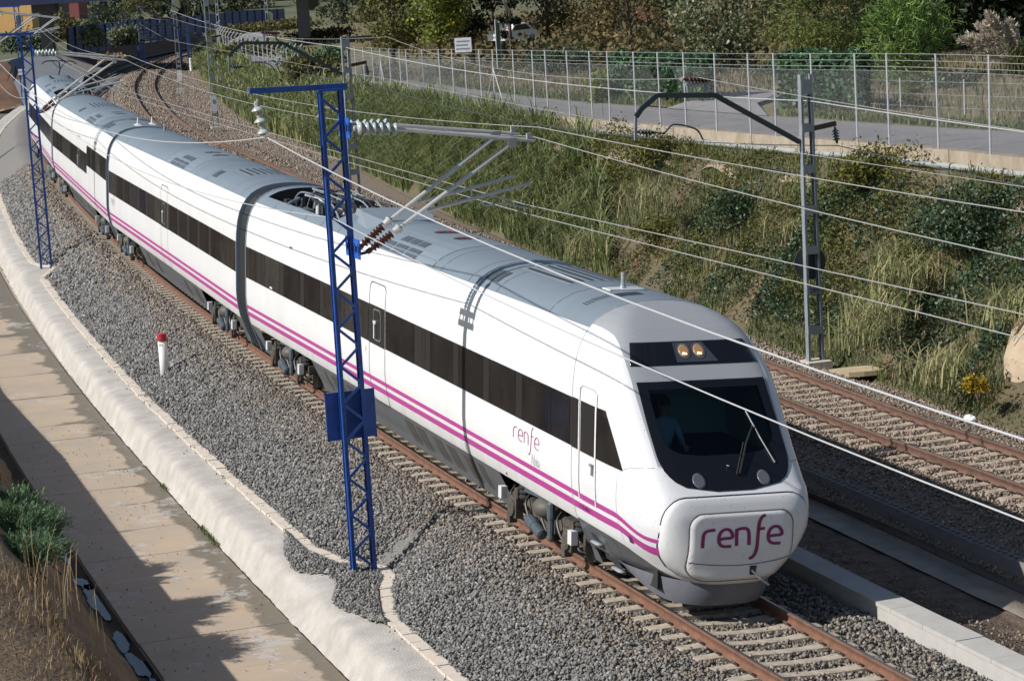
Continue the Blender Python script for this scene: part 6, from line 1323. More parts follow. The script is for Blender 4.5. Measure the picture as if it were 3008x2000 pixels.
def shrub(name, label, c, rad, n, m, size, seed, group=None, tone=(2.2, 2.4), stems=True):
    r = np.random.default_rng(seed); t = thing(name, label, 'shrub', tuple(c), 0, group); k = max(4, int(n/220)); cc = rand_dirs(k, r)*r.uniform(.3, .8, (k, 1))*np.array(rad); cc[:, 2] = np.abs(cc[:, 2])+rad[2]*.15
    P = cc[r.integers(0, k, n)]+r.normal(size=(n, 3))*np.array(rad)*.22; P[:, 2] = np.maximum(P[:, 2], .02); D = rand_dirs(n, r); D[:, 2] += .4; D /= np.linalg.norm(D, axis=1)[:, None]; L = r.uniform(.6, 1.3, n)*size
    link('foliage', leaf_mesh('foliage', P, D, L, L*.5, m, np.clip(r.beta(*tone, n), 0, 1), r), t)
    if stems:
        b = MB()
        for i in range(min(9, k)): b.tube([(0, 0, -.2), tuple(cc[i]*.5), tuple(cc[i])], [.03, .02, .008], 5)
        b.build('stem', mat('bark', (.09, .065, .045), .9, var=.3, vscale=8), t)
    return t
bp = lambda y, f: bank_pt(np.array(float(y)), np.array(f))
shrub('bank_shrub', 'yellow green rounded shrub beside the mast head against the wall', bp(64.5, .9), (1.1, 1.0, 1.0), 2600, YSHR, .1, 1)
shrub('bank_shrub', 'ochre flowering bush at the right edge below the abutment', at(2875, 1140, 50.5)-[0, 0, .1], (.35, .35, .45), 700, tone_mat('ochre_flower', [(0, (.06, .06, .01)), (.5, (.3, .2, .01)), (1, (.5, .36, .02))], .6, .2), .07, 2)
shrub('bank_shrub', 'olive bush on the ledge left of the bent arm', bp(79, .86), (1.5, 1.2, .9), 2600, YSHR, .1, 3)
shrub('bank_shrub', 'dark green bush in the middle of the bank under the wires', bp(70, .55), (1.3, 1.1, .9), 2600, BRAM, .1, 4)
shrub('bank_shrub', 'broad dark bramble mound near the right edge', bp(57.5, .7), (1.8, 1.6, 1.2), 4600, BRAM, .1, 5)
shrub('bank_shrub', 'yellow flecked bush above the train roof', bp(74, .38), (1.2, 1.1, .6), 1800, YSHR, .09, 6)
# ---------------------------------------------------------------- trees and hedges beyond the road
def tree(name, label, base, H, rad, n, m, size, seed, kind='broad', group=None, tone=(2.2, 2.4), aspect=.6, trunk=.18, low=.25):
    r = np.random.default_rng(seed); t = thing(name, label, 'tree', tuple(base), 0, group); b = MB(); bark = mat('bark', (.09, .065, .045), .9, var=.3, vscale=8)
    b.tube([(0, 0, -.5), (.05, 0, H*.3), (-.05, .05, H*.62), (0, 0, H*.9)], [trunk, trunk*.75, trunk*.4, .02], 7)
    k = max(8, int(n/170)); 
    if kind == 'cone': z = r.uniform(.06, 1., k); rr = rad*(1-z)**.75*r.uniform(.5, 1., k)
    elif kind == 'column': z = r.uniform(.03, 1., k); rr = rad*np.sqrt(np.clip(1-(2*z-.9)**4, .05, 1))*r.uniform(.4, 1, k)
    else: z = low+(1-low)*r.uniform(0, 1, k); rr = rad*np.sqrt(np.clip(1-((z-low)/(1-low)*2-1.0)**2, .06, 1))*r.uniform(.35, 1, k)
    a = r.uniform(0, 2*np.pi, k); cc = np.stack([rr*np.cos(a), rr*np.sin(a), z*H], 1)
    for i in range(min(k, 14)): b.tube([(0, 0, cc[i, 2]*.55), tuple(cc[i]*[.55, .55, .8]), tuple(cc[i])], [trunk*.4, trunk*.2, .01], 5)
    b.build('trunk', bark, t)
    sg = rad*(.17 if kind != 'broad' else .2); w = r.integers(0, k, n); P = cc[w]+r.normal(size=(n, 3))*sg*np.array([1, 1, .8]); out = P-np.array([0, 0, H*.4]); out /= np.linalg.norm(out, axis=1)[:, None]+1e-6
    D = rand_dirs(n, r)+out*.7+np.array([0, 0, .25 if kind == 'cone' else 0]); D /= np.linalg.norm(D, axis=1)[:, None]; L = r.uniform(.6, 1.3, n)*size; ct = r.normal(0, .12, k)
    link('crown', leaf_mesh('crown', P, D, L, L*aspect, m, np.clip(r.beta(*tone, n)+ct[w], 0, 1), r), t); return t
OLIVE = tone_mat('olive_leaf', [(0, (.045, .05, .016)), (.5, (.13, .13, .04)), (1, (.27, .24, .09))], .6, .25)
LIME = tone_mat('lime_leaf', [(0, (.05, .075, .015)), (.5, (.16, .21, .03)), (.85, (.32, .33, .05)), (1, (.45, .38, .06))], .55, .3)
RUSTL = tone_mat('autumn_leaf', [(0, (.05, .043, .018)), (.5, (.13, .108, .045)), (1, (.26, .2, .09))], .7, .25)
PINE = tone_mat('pine_needle', [(0, (.045, .085, .02)), (.5, (.13, .22, .05)), (1, (.28, .37, .11))], .6, .15)
PINEY = tone_mat('pine_needle_yellow', [(0, (.045, .065, .015)), (.5, (.13, .17, .04)), (1, (.27, .29, .09))], .6, .15)
DARKL = tone_mat('dark_leaf', [(0, (.008, .014, .006)), (.6, (.02, .032, .012)), (1, (.05, .07, .025))], .6, .1)
CYP = tone_mat('cypress_leaf', [(0, (.008, .014, .008)), (.6, (.018, .03, .016)), (1, (.04, .055, .03))], .6, .1)
PALE = tone_mat('pale_leaf', [(0, (.05, .065, .035)), (.5, (.14, .17, .08)), (.8, (.28, .31, .19)), (1, (.46, .47, .34))], .5, .25)
IVY = tone_mat('ivy_leaf', [(0, (.02, .05, .024)), (.5, (.06, .13, .06)), (1, (.15, .24, .12))], .5, .15)
FARL = tone_mat('far_leaf', [(0, (.03, .04, .025)), (.5, (.065, .08, .045)), (1, (.12, .13, .075))], .8, .1)
def gz(x, y):
    """height of the field beyond the road"""
    P = fen(np.array(float(y))); d = x-P[0]; return float(P[2]+np.interp(d, [0, 5, 8, 14, 30, 70], [0, -.1, .1, .25, .6, 1.2]))
def ground_at(u, Y): p = at(u, 100, Y); return np.array([p[0], p[1], gz(p[0], Y)])
tree('olive_tree', 'dull olive broad tree at the left end of the tree row', ground_at(1150, 176), 8.5, 2.7, 5200, OLIVE, .26, 11)
tree('poplar_tree', 'bright lime yellow tree in the tree row beside the road', ground_at(1285, 172), 10, 2.6, 6200, LIME, .26, 12)
tree('poplar_tree', 'dark green tree between the lime tree and the cypress', ground_at(1385, 176), 10, 2.2, 5200, DARKL, .26, 13, tone=(2.6, 2))
tree('autumn_tree', 'thin brown autumn tree just left of the cypress', ground_at(1448, 182), 9, 1.6, 1500, RUSTL, .22, 14)
tree('cypress_tree', 'slim dark cypress in the middle of the tree row', ground_at(1497, 165), 9, .75, 4200, CYP, .2, 15, 'column', trunk=.15)
tree('autumn_tree', 'wide russet autumn tree right of the cypress', ground_at(1610, 178), 9, 3.1, 4600, RUSTL, .24, 16)
tree('autumn_tree', 'brown and green autumn tree behind the fence middle', ground_at(1770, 160), 9, 3.0, 4600, RUSTL, .22, 17)
tree('autumn_tree', 'sparse grey brown tree left of the pale leaved tree', ground_at(1850, 140), 6, 2.1, 2200, RUSTL, .18, 18)
tree('round_tree', 'dark green round tree in front of the brick house', ground_at(1905, 170), 7.5, 2.2, 3800, BRAM, .24, 19, low=.1)
tree('pale_tree', 'tree with pale speckled leaves behind the fence', ground_at(2135, 122), 6.4, 2.5, 6400, PALE, .19, 20, low=.05)
tree('pine_tree', 'yellow green pine with drooping boughs behind the ivy hedge', ground_at(2400, 112), 7.5, 2.5, 9000, PINEY, .3, 21, 'broad', aspect=.16, low=.05)
tree('pine_tree', 'dark tall pine between the yellow and the bright green pine', ground_at(2500, 124), 9, 2.6, 7000, DARKL, .3, 22, 'broad', aspect=.2, low=.05)
tree('pine_tree', 'rounded bright green young pine standing right of the mast', ground_at(2655, 94), 3.5, 1.65, 9000, PINE, .26, 23, 'broad', aspect=.14, trunk=.12, low=.02)
tree('pine_tree', 'knee high young pine inside the garden below the round pine', ground_at(2672, 80), 1.1, .5, 1700, PINEY, .16, 24, 'cone', aspect=.16, trunk=.05)
tree('garden_tree', 'big dark garden tree at the top right, left one', ground_at(2700, 128), 9, 3.6, 8000, DARKL, .34, 25, low=.08)
tree('garden_tree', 'big dark garden tree at the top right, middle one', ground_at(2860, 122), 9, 3.2, 8000, DARKL, .34, 26, low=.08)
tree('garden_tree', 'big dark garden tree at the top right, right one', ground_at(2990, 130), 9, 3.2, 7000, DARKL, .34, 27, low=.08)
for u, Y, rad, m, lab, sd, n, sz in ((1580, 158, (2.4, 1.5, 1.2), DARKL, 'low dark evergreen bush right of the cypress foot', 41, 2600, .2), (1640, 140, (2.3, 1.5, 1.7), BRAM, 'mid green bush behind the fence, left of centre', 42, 3000, .18), (1755, 101.5, (.9, .8, 1.3), LIME, 'yellow leaved shrub at the far road edge', 43, 1500, .15), (1740, 150, (2.2, 1.5, 1.4), IVY, 'green bush below the brown autumn tree', 44, 2600, .18),
        (1300, 152, (2.2, 1.2, .9), OLIVE, 'olive hedge bush at the foot of the lime tree', 45, 2200, .16), (1950, 140, (2.5, 1.5, 1.5), RUSTL, 'rusty brown thicket below the brick house', 46, 3000, .16), (2050, 118, (2.2, 1.3, .9), RUSTL, 'brown bramble thicket left of the pale tree', 47, 2400, .13), (2300, 106, (1.8, 1.2, 1.), BRAM, 'dark bramble at the foot of the yellow pine', 48, 2200, .13), (2790, 88, (1.0, .8, .9), BRAM, 'dark garden bush beside the round pine', 49, 1600, .12), (2500, 98, (1.6, 1.2, 1.0), BRAM, 'dark bramble left of the round pine', 50, 2200, .12),
        (1480, 150, (2.0, 1.2, 1.0), OLIVE, 'dull bramble at the foot of the cypress', 51, 2000, .15), (1130, 160, (2.6, 1.5, 1.3), OLIVE, 'olive scrub at the left end of the road fence', 52, 2400, .18)):
    c = ground_at(u, Y); shrub('roadside_shrub', lab, c-[0, 0, .1], rad, n, m, sz, sd)
# clipped ivy hedges on the garden fence
def hedge(label, y0, y1, d, H, seed):
    r = np.random.default_rng(seed); n = 11000; y = r.uniform(y0, y1, n); side = r.random(n); P = right_of(y, d+r.normal(0, .16, n), 0.); z = H*(1-r.random(n)**1.6*(1.)); nz = vnoise(P*1.5, .6, seed); P[:, 2] += z*(1+.15*nz); dd = (nz*.3)[:, None]*np.concatenate([fen_n(y), 0*y[:, None]], 1); P += dd
    D = rand_dirs(n, r); D[:, 1] -= .5; D /= np.linalg.norm(D, axis=1)[:, None]; L = r.uniform(.09, .2, n); t = thing('ivy_hedge', label, 'hedge', tuple(P.mean(0)*[1, 1, 0]+[0, 0, P[:, 2].min()])); o = link('foliage', leaf_mesh('foliage', P-np.array(t.location), D, L, L*.8, IVY, np.clip(r.beta(2.2, 2.2, n)+.25*nz, 0, 1), r), t)
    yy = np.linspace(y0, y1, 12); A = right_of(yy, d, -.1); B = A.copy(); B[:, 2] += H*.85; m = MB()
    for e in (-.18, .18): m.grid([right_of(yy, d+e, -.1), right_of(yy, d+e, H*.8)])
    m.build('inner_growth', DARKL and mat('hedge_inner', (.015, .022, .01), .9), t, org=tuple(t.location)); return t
hedge('long ivy hedge along the road, left of the garden gate', 90.5, 101.5, 6.2, 1.9, 61)
hedge('shorter ivy hedge along the road, right of the garden gate', 78.5, 84.5, 6.4, 2.0, 62)
# dry grass on the field, green verge along the road
r = np.random.default_rng(77); n = 30000; y = r.uniform(48, 170, n); d = r.uniform(5.2, 26, n)**1.0; P = right_of(y, d, -.05); P[:, 2] += np.interp(d, [5, 8, 14, 30], [-.05, .1, .25, .6]); ok = ~((y > 83) & (y < 92) & (d < 9)); P, d = P[ok], d[ok]
nz = vnoise(P, .2, 2); n = len(P); blade_obj('field_grass', [(P, r.uniform(.12, .5, n), r.uniform(.025, .05, n), r.uniform(.1, .8, n), np.clip(r.beta(2.4, 2, n)+.3*nz, 0, 1), r)], tone_mat('field_blade', [(0, (.06, .065, .025)), (.35, (.13, .115, .06)), (.7, (.22, .185, .115)), (1, (.36, .3, .2))], .8, .2), 'dry straw grass on the field beyond the road')
n = 14000; y = r.uniform(50, 150, n); P = right_of(y, 4.95+np.abs(r.normal(0, .8, n)), -.08); k = ~((y > 82.5) & (y < 91.5)); P = P[k]; n = len(P); blade_obj('verge_grass', [(P, r.uniform(.08, .3, n), r.uniform(.025, .05, n), r.uniform(.1, .9, n), r.beta(1.8, 2.8, n), r)], GRASS, 'green verge grass along the far road edge')
# scrub mass far right behind the trees
n = 16000; y = r.uniform(120, 230, n); d = r.uniform(12, 60, n); P = right_of(y, d, 0.); nz = vnoise(P, .12, 5); P[:, 2] += np.interp(d, [12, 30, 60], [.2, .6, 1.1])+r.random(n)*np.clip(1.6+3*nz, .2, 4); D = rand_dirs(n, r); L = r.uniform(.25, .5, n); o = link('undergrowth', leaf_mesh('undergrowth', P, D, L, L*.6, RUSTL, np.clip(r.beta(2, 2.6, n)+.3*nz, 0, 1), r)); o['kind'] = 'stuff'; tag(o, 'brown undergrowth filling the ground behind the tree row')
# pampas plumes at the right edge
pt = thing('pampas_grass', 'pampas grass with feathery cream plumes at the right edge', 'plant', tuple(at(3010, 215, 90))); r = np.random.default_rng(9)
pm_ = tone_mat('plume', [(0, (.34, .29, .22)), (.6, (.6, .53, .44)), (1, (.75, .69, .6))], .8, .3)
for k in range(17):
    a = r.uniform(.75, 1.1)*math.pi if k < 11 else r.uniform(-.2, .9)*math.pi; el = r.uniform(.35, 1.3); L = r.uniform(1.9, 2.9); d = np.array([math.cos(a)*math.cos(el), -.25*math.sin(a), math.sin(el)]); tip = d*L; m = MB(); m.tube(_cr([(0, 0, -.2), tuple(d*L*.55+[0, 0, .15]), tuple(tip)], 5), .012, 4); m.build('stalk', mat('straw', (.4, .33, .2), .8), pt)
    n = 420; t = r.random(n); C = tip*(.5+.52*t)[:, None]+np.array([0, 0, .12])*(1-(2*t-1)**2)[:, None]+r.normal(0, .075, (n, 3))*(1.15-t)[:, None]; D = np.broadcast_to(d, (n, 3))+r.normal(0, .35, (n, 3))-[0, 0, .2]; D = D/np.linalg.norm(D, axis=1)[:, None]; l = r.uniform(.16, .32, n); link('plume', leaf_mesh('plume', C, D, l, l*.22, pm_, r.random(n), r), pt)
n = 500; P = r.normal(0, .3, (n, 3))*[1, 1, .1]; V, F = blades(P, r.uniform(.8, 1.8, n), r.uniform(.02, .03, n), r.uniform(.5, 1.1, n), r); link('leaf_tuft', np_mesh('leaf_tuft', V, [np.vstack(F[:2]), F[2]], GRASS, tone=r.random(3*n)), pt)
# crouching gardener in red beside the pampas grass
gp = at(2958, 190, 94); g_ = thing('person', 'person in a red top and blue trousers crouching in the garden', 'person', tuple(gp))
J = [(0, 0, .3, .13, .12), (.02, -.05, .5, .14, .11), (.04, -.14, .7, .15, .1), (.05, -.18, .8, .05), (.06, -.24, .86, .05), (.07, -.28, .95, .08, .09), (.07, -.3, 1.03, .06),
     (.22, -.14, .68, .05), (.26, -.25, .45, .04), (.2, -.4, .3, .03), (-.14, -.14, .68, .05), (-.18, -.25, .45, .04), (-.12, -.4, .3, .03), (.1, -.3, .38, .085), (.12, -.05, .06, .055), (.12, -.2, .03, .045), (-.1, -.3, .38, .085), (-.12, -.05, .06, .055), (-.12, -.2, .03, .045)]
Ed = [(0, 1), (1, 2), (2, 3), (3, 4), (4, 5), (5, 6), (2, 7), (7, 8), (8, 9), (2, 10), (10, 11), (11, 12), (0, 13), (13, 14), (14, 15), (0, 16), (16, 17), (17, 18)]
link('body', skin_body('body', J, Ed, [(lambda c: c[2] > .83 or (c[1] < -.34 and c[2] > .2), M_skin), (lambda c: c[2] < .42 and abs(c[0]) < .2, mat('jeans', (.03, .06, .16), .8)), (lambda c: True, mat('red_top', (.5, .015, .02), .7))]), g_)
m = MB(); m.lathe((.07, -.27, .97), (.07, -.27, 1.09), [(0, .092), (.05, .095), (.1, .06), (.12, .01)], 10); m.build('hair', M_hair, g_, True); face_bits(g_, (.07, -.28, .96), (0, -1, -.2))
for sd in (-1, 1): mb = MB(); hand(mb, (.04+sd*.16, -.41, .29), (0, -.6, -.8), sd); mb.build('hand', M_skin, g_)
# garden wire fence posts beyond the road
gf = wthing('garden_fence', 'thin wire garden fence beyond the road on the right', 'fence', right_of(np.array(70.), 6., 0))
for y in (54, 58.5, 63, 67.5, 72, 76): P = right_of(np.array(float(y)), 6.3, 0); m = MB(); m.tube([P, P+[0, 0, 1.25]], .025, 6); m.build('fence_post', M_post, gf)
for z in (.35, .75, 1.15): m = MB(); m.tube([p+[0, 0, z] for p in right_of(np.linspace(50, 78, 20), 6.3, 0)], .006, 4); m.build('fence_wire', M_mesh, gf)
# tall net gate posts left of the side road
a, b = at(1462, 200, 136), at(1474, 203, 136.5)
gt = wthing('net_gate', 'leaning green net gate with pale posts at the far road edge', 'gate', a)
for p in (a, b): m = MB(); m.tube([p, p+[0, 0, 2.7]], .04, 6); m.build('gate_post', M_post, gt)
m = MB()
for k in range(12): m.tube([a+(b-a)*k/11+[0, 0, .1], a+(b-a)*k/11+[0, 0, 2.6]], .02, 4)
for k in range(20): m.tube([a+[0, 0, .1+.13*k], b+[0, 0, .1+.13*k]], .02, 4)
o = m.build('net', mat('green_net', (.1, .16, .14), .7), gt); o['kind'] = 'stuff'
# ------------------------------------------------------------------ near left bank: feathery bush, dry grass
BSH = tone_mat('broom_leaf', [(0, (.025, .055, .03)), (.5, (.075, .14, .07)), (.85, (.14, .22, .1)), (1, (.22, .29, .13))], .6, .2)
def spray_bush(name, label, c, rad, n, seed, m=BSH):
    r = np.random.default_rng(seed); t = thing(name, label, 'bush', tuple(c)); k = 90; base = r.normal(0, .25, (k, 3))*[rad[0], rad[1], 0]; tips = rand_dirs(k, r)*np.array(rad)*r.uniform(.6, 1.05, (k, 1)); tips[:, 2] = np.abs(tips[:, 2])+.15*rad[2]
    b = MB()
    for i in range(0, k, 3): b.tube([tuple(base[i]-[0, 0, .3]), tuple(base[i]*.5+tips[i]*.5), tuple(tips[i])], [.018, .012, .004], 4)
    b.build('stem', mat('bark', (.09, .065, .045), .9), t)
    w = r.integers(0, k, n); s = r.uniform(.3, 1.05, n)[:, None]; P = base[w]*(1-s)+tips[w]*s+r.normal(0, .07, (n, 3))*np.array(rad).mean(); D = (tips[w]-base[w])/np.linalg.norm(tips[w]-base[w], axis=1)[:, None]+r.normal(0, .35, (n, 3))+[0, 0, .35]; D /= np.linalg.norm(D, axis=1)[:, None]; L = r.uniform(.05, .13, n)
    link('foliage', leaf_mesh('foliage', P, D, L, .008+.014*r.random(n), m, np.clip(r.beta(2.4, 2.2, n)+.35*(s[:, 0]-.7), 0, 1), r), t); return t
def lb(s, off): f = np.clip((off-8.4)/2., 0, 1); z = -1.5+(crest(s)+1.5)*f**.85 if off > 8.4 else -1.7; p = T1.w(s, off, 0); return np.array([p[0], p[1], float(z)])
spray_bush('broom_bush', 'largest feathery green broom bush sprawling on the earth bank at the lower left', lb(-10., 9.75)-[0, 0, .15], (.95, 1.5, .55), 34000, 1)
spray_bush('broom_bush', 'feathery broom bush just below the largest one, nearest the dry grass', lb(-7.4, 10.0)-[0, 0, .15], (.85, 1.2, .34), 14000, 3)
spray_bush('broom_bush', 'smaller broom bush higher on the left bank behind the first', lb(-13.2, 9.4)-[0, 0, .1], (.7, 1.3, .5), 16000, 2)
r = np.random.default_rng(15); sets = []
n = 3800; s = r.uniform(-9, 4, n); o = r.uniform(8.6, 11.5, n); P = np.array([lb(a, b) for a, b in zip(s, o)]); nz = vnoise(P, .9, 1); k = (o > 10.3-.06*(s+5)+.7*nz) & (s > -4.5); P = P[k]; n = len(P); sets.append((P-[0, 0, .03], r.uniform(.1, .38, n), r.uniform(.008, .016, n), r.uniform(.1, .8, n), r.beta(2.4, 1.8, n), r))
n = 2600; s = r.uniform(-70, -13, n); o = r.uniform(8.9, 10.2, n); P = np.array([lb(a, b) for a, b in zip(s, o)]); sets.append((P-[0, 0, .03], r.uniform(.1, .3, n), r.uniform(.015, .03, n), r.uniform(.1, .8, n), r.beta(2, 2, n), r))
n = 40; s = r.uniform(-5, -1, n); o = r.uniform(9.4, 10.6, n); P = np.array([lb(a, b) for a, b in zip(s, o)]); sets.append((P, r.uniform(.9, 1.5, n), r.uniform(.008, .012, n), r.uniform(.2, .6, n), r.uniform(.6, 1, n), r))
blade_obj('dry_bank_grass', sets, DRY, 'dry straw grass on the left earth bank')
n = 1500; s = r.uniform(-26, -14, n); o = 5.02+np.abs(r.normal(0, .06, n)); P = T1.w(s, o, -1.6); k = vnoise(P, .5, 3) > .15; P = P[k]; n = len(P); blade_obj('slab_weeds', [(P, r.uniform(.03, .12, n), r.uniform(.01, .02, n), r.uniform(.1, .9, n), r.beta(1.6, 3, n), r)], GRASS, 'small weeds in the joint at the foot of the concrete shoulder')
# ================================================================== FAR BACKGROUND
M_bconc = mat('bridge_concrete', (.12, .125, .14), .85, var=.12, vscale=.5)
M_girder = mat('bridge_girder', (.02, .03, .09), .6, var=.1, vscale=1)
br = wthing('flyover', 'dark road flyover on broad piers crossing the railway', 'bridge', (-40, 222, 0))
zb = float(at(100, 14, 243)[2])
m = MB(); m.hexa([(-120, 240, zb), (60, 240, zb), (60, 252, zb), (-120, 252, zb)], [(-120, 240, zb+2.2), (60, 240, zb+2.2), (60, 252, zb+2.2), (-120, 252, zb+2.2)]); m.build('deck', M_girder, br)
m = MB(); m.box(-120, 60, 239.8, 240.2, zb+2.2, zb+3.3); m.build('parapet', M_bconc, br)
for (u0, u1, v1, Y) in ((123, 158, 150, 244), (876, 910, 95, 244)):
    a, b = at(u0, v1, Y), at(u1, v1, Y); m = MB(); m.box(a[0], b[0], Y, Y+1.4, a[2]-.6, zb); m.build('pier', M_bconc, br)
    m = MB(); m.box(a[0]-.6, b[0]+.6, Y-.2, Y+1.6, zb-.9, zb-.002); m.build('pier_cap', M_bconc, br)
for x in (-104, -78, -52, 18, 44): m = MB(); m.box(x-.7, x+.7, 244, 245.4, -4, zb); m.build('pier', M_bconc, br)
# blue noise barrier, panel by panel
nb = wthing('noise_barrier', 'long dark blue noise barrier of ribbed panels along the far curve', 'barrier', tuple(at(500, 110, 275))); M_nb = mat('barrier_blue', (.03, .065, .2), .6, var=.15, vscale=1.); M_nbd = mat('barrier_post', (.008, .02, .07), .6)
ctl = [(198, 142, 80, 250), (300, 128, 72, 262), (400, 105, 58, 285), (500, 98, 52, 300), (600, 88, 44, 325), (700, 78, 34, 350), (830, 62, 27, 380), (900, 55, 30, 400)]
U = [c[0] for c in ctl]; us = np.arange(198, 840, 22.)
pts = [(at(u, np.interp(u, U, [c[1] for c in ctl]), np.interp(u, U, [c[3] for c in ctl])), at(u, np.interp(u, U, [c[2] for c in ctl]), np.interp(u, U, [c[3] for c in ctl]))) for u in us]
for (a0, t0), (a1, t1) in zip(pts[:-1], pts[1:]):
    m = MB(); d = (a1-a0)/np.linalg.norm(a1-a0); n = np.array([d[1], -d[0], 0])*.12; ga, gb = a0+d*.1, a1-d*.1; h = t0[2]-a0[2]
    for k in range(-2, 5):
        z0, z1 = h*k/5, h*(k+1)/5-.015; m.hexa([ga+[0, 0, z0], gb+[0, 0, z0], gb+n+[0, 0, z0], ga+n+[0, 0, z0]], [ga+[0, 0, z1], gb+[0, 0, z1], gb+n+[0, 0, z1], ga+n+[0, 0, z1]])
    m.build('panel', M_nb, nb); m = MB(); m.bar(a0-[0, 0, 1.5], t0+[0, 0, .05], .22, .3, (0, 1, 0)); m.build('barrier_post', M_nbd, nb)
# grey revetment wall and stone apron left of the curve
PALER = tone_mat('pale_reed', [(0, (.1, .12, .07)), (.5, (.21, .25, .15)), (1, (.38, .42, .28))], .7, .25)
M_rev = mat('revetment_concrete', (.2, .21, .23), .9, var=.12, vscale=.4, bump=.2, bscale=3)
q = [at(28, 178, 222), at(62, 168, 232), at(163, 166, 236), at(250, 220, 224), at(240, 245, 214), at(150, 275, 210), at(70, 310, 206), at(40, 240, 214)]
m = MB(); m.add(q, [tuple(range(8))]); bk = [p+np.array([-3., 6, -.4]) for p in q[:3]]; m.grid([q[:3], bk]); rev = m.build('revetment', M_rev); tag(rev, 'grey concrete slope wall left of the far curve', 'wall')
q = [at(165, 160, 240), at(254, 221, 226), at(300, 205, 240), at(235, 172, 250)]; m = MB(); m.add(q, [(0, 1, 2, 3)]); o = m.build('stone_apron', mat('apron_stone', (.4, .37, .33), .9, col2=(.25, .23, .2), vscale=2.5, bump=.8, bscale=4)); o['kind'] = 'structure'
M_red_e = mat('red_earth', (.2, .11, .065), .95, col2=(.1, .06, .04), vscale=.35, bump=.8, bscale=3)
# earth slopes below the barrier and at the far left
rows = [[at(u, v, Y) for u, v, Y in rw] for rw in ([(150, 178, 240), (300, 200, 250), (420, 172, 270), (520, 150, 285), (605, 138, 300), (700, 128, 310)], [(180, 150, 256), (300, 135, 264), (420, 128, 285), (520, 112, 305), (605, 98, 325), (700, 84, 345)])]
g = np.array(rows); mid = g.mean(0); mid[:, 2] -= .5; m = MB(); m.grid([g[0], mid, g[1]]); o = m.build('red_slope', M_red_e, smooth=True); o['kind'] = 'structure'
rows = [[at(u, v, Y) for u, v, Y in rw] for rw in ([(-60, 330, 207), (30, 318, 208), (72, 300, 210)], [(-60, 260, 214), (20, 245, 214), (58, 230, 216)], [(-60, 190, 222), (15, 182, 222), (40, 178, 226)])]
m = MB(); m.grid(rows); o = m.build('red_slope', M_red_e, smooth=True); o['kind'] = 'structure'
# houses
def house(name, label, base, w, dpt, H, wallm, roofm, rz, wins, roof_h=1.0):
    t = thing(name, label, 'house', tuple(base), rz); m = MB(); m.box(-w/2, w/2, 0, dpt, 0, H); m.build('wall', wallm, t); m = MB(); e = .4
    m.add([(-w/2-e, -e, H), (w/2+e, -e, H), (w/2+e, dpt+e, H), (-w/2-e, dpt+e, H), (-w/2-e, dpt/2, H+roof_h), (w/2+e, dpt/2, H+roof_h)], [(0, 1, 5, 4), (2, 3, 4, 5), (1, 2, 5), (3, 0, 4), (0, 3, 2, 1)]); rf = m.build('roof', roofm, t)
    n = int(w/.45)
    m = MB()
    for k in range(n+1): x = -w/2-e+(w+2*e)*k/n; m.tube([(x, -e-.05, H+.03), (x, dpt/2, H+roof_h+.03)], .09, 5)
    m.build('roof_tile_rows', roofm, rf)['kind'] = 'stuff'
    for x, z, ww, hh in wins:
        m = MB(); m.box(x-ww/2, x+ww/2, -.06, .0, z, z+hh); f = m.build('window', M_ltgrey, t); m = MB(); m.box(x-ww/2+.07, x+ww/2-.07, -.075, -.05, z+.07, z+hh-.07); m.build('pane', mat('house_pane', (.08, .09, .11), .3), f)
    return t
M_tile = mat('roof_tile', (.42, .17, .09), .8, var=.2, vscale=3); M_ochre = mat('ochre_render', (.62, .38, .14), .9, var=.06, vscale=1.); M_brownw = mat('brown_render', (.2, .13, .09), .9, var=.08, vscale=1); M_brick = mat('brick_wall', (.34, .15, .09), .9, var=.15, vscale=6)
def hb(u, v, Y): p = at(u, v, Y); return p
p = hb(40, 95, 300); house('ochre_house', 'ochre rendered house with red tiles behind the flyover pier', p, 5.0, 8, 4.6, M_ochre, M_tile, -.1, [(.8, .6, .8, 1.5)])
p = hb(95, 92, 306); house('brown_house', 'brown rendered wing beside the ochre house', p, 5.6, 8, 3.9, M_brownw, M_tile, -.1, [(-.6, .4, 1.6, 1.4), (1.9, 1.6, .9, 1.0)])
p = hb(200, 60, 330); house('red_house', 'dark red house end right of the flyover pier', p, 3.2, 7, 3.2, mat('dark_red_render', (.28, .09, .08), .9), M_tile, 0, [])
p = hb(228, 44, 560); house('white_house', 'small white gabled house far away', p, 3.6, 9, 2.0, M_signw, M_tile, 1.2, [(-.6, .8, .6, .7)], 1.6)
p = hb(268, 40, 580); house('white_house', 'low red roofed house end beside the white gable far away', p, 7, 7, 1.2, M_brick, M_tile, 0, [])
p = hb(1975, 52, 190); house('brick_house', 'red brick garden house behind the autumn trees', p, 5.5, 5, 4.6, M_brick, M_tile, .1, [(-1.2, 1.6, .9, 1.1)])
vp = hb(1541, 66, 172); vt = thing('parked_car', 'white car half hidden behind the shrubs right of the cypress', 'car', tuple(vp-[.9, 0, 1.5]), .9)
m = MB(); pr = [(-1.9, .35), (-1.95, .8), (-1.2, .95), (-.7, 1.42), (.7, 1.45), (1.4, .98), (1.9, .85), (1.95, .35)]
for i, y in enumerate((-.8, .8)): pass
m.add([(x, y, z) for y in (-.8, .8) for x, z in pr], [tuple(range(8))[::-1], tuple(range(8, 16))]+[(i, (i+1) % 8, 8+(i+1) % 8, 8+i) for i in range(8)]); m.build('body', M_signw, vt)
m = MB(); m.add([(-.62, -.81, 1.36), (.6, -.81, 1.38), (1.15, -.81, 1.0), (-1.0, -.81, .98)], [(0, 1, 2, 3)]); m.build('window', M_black, vt)
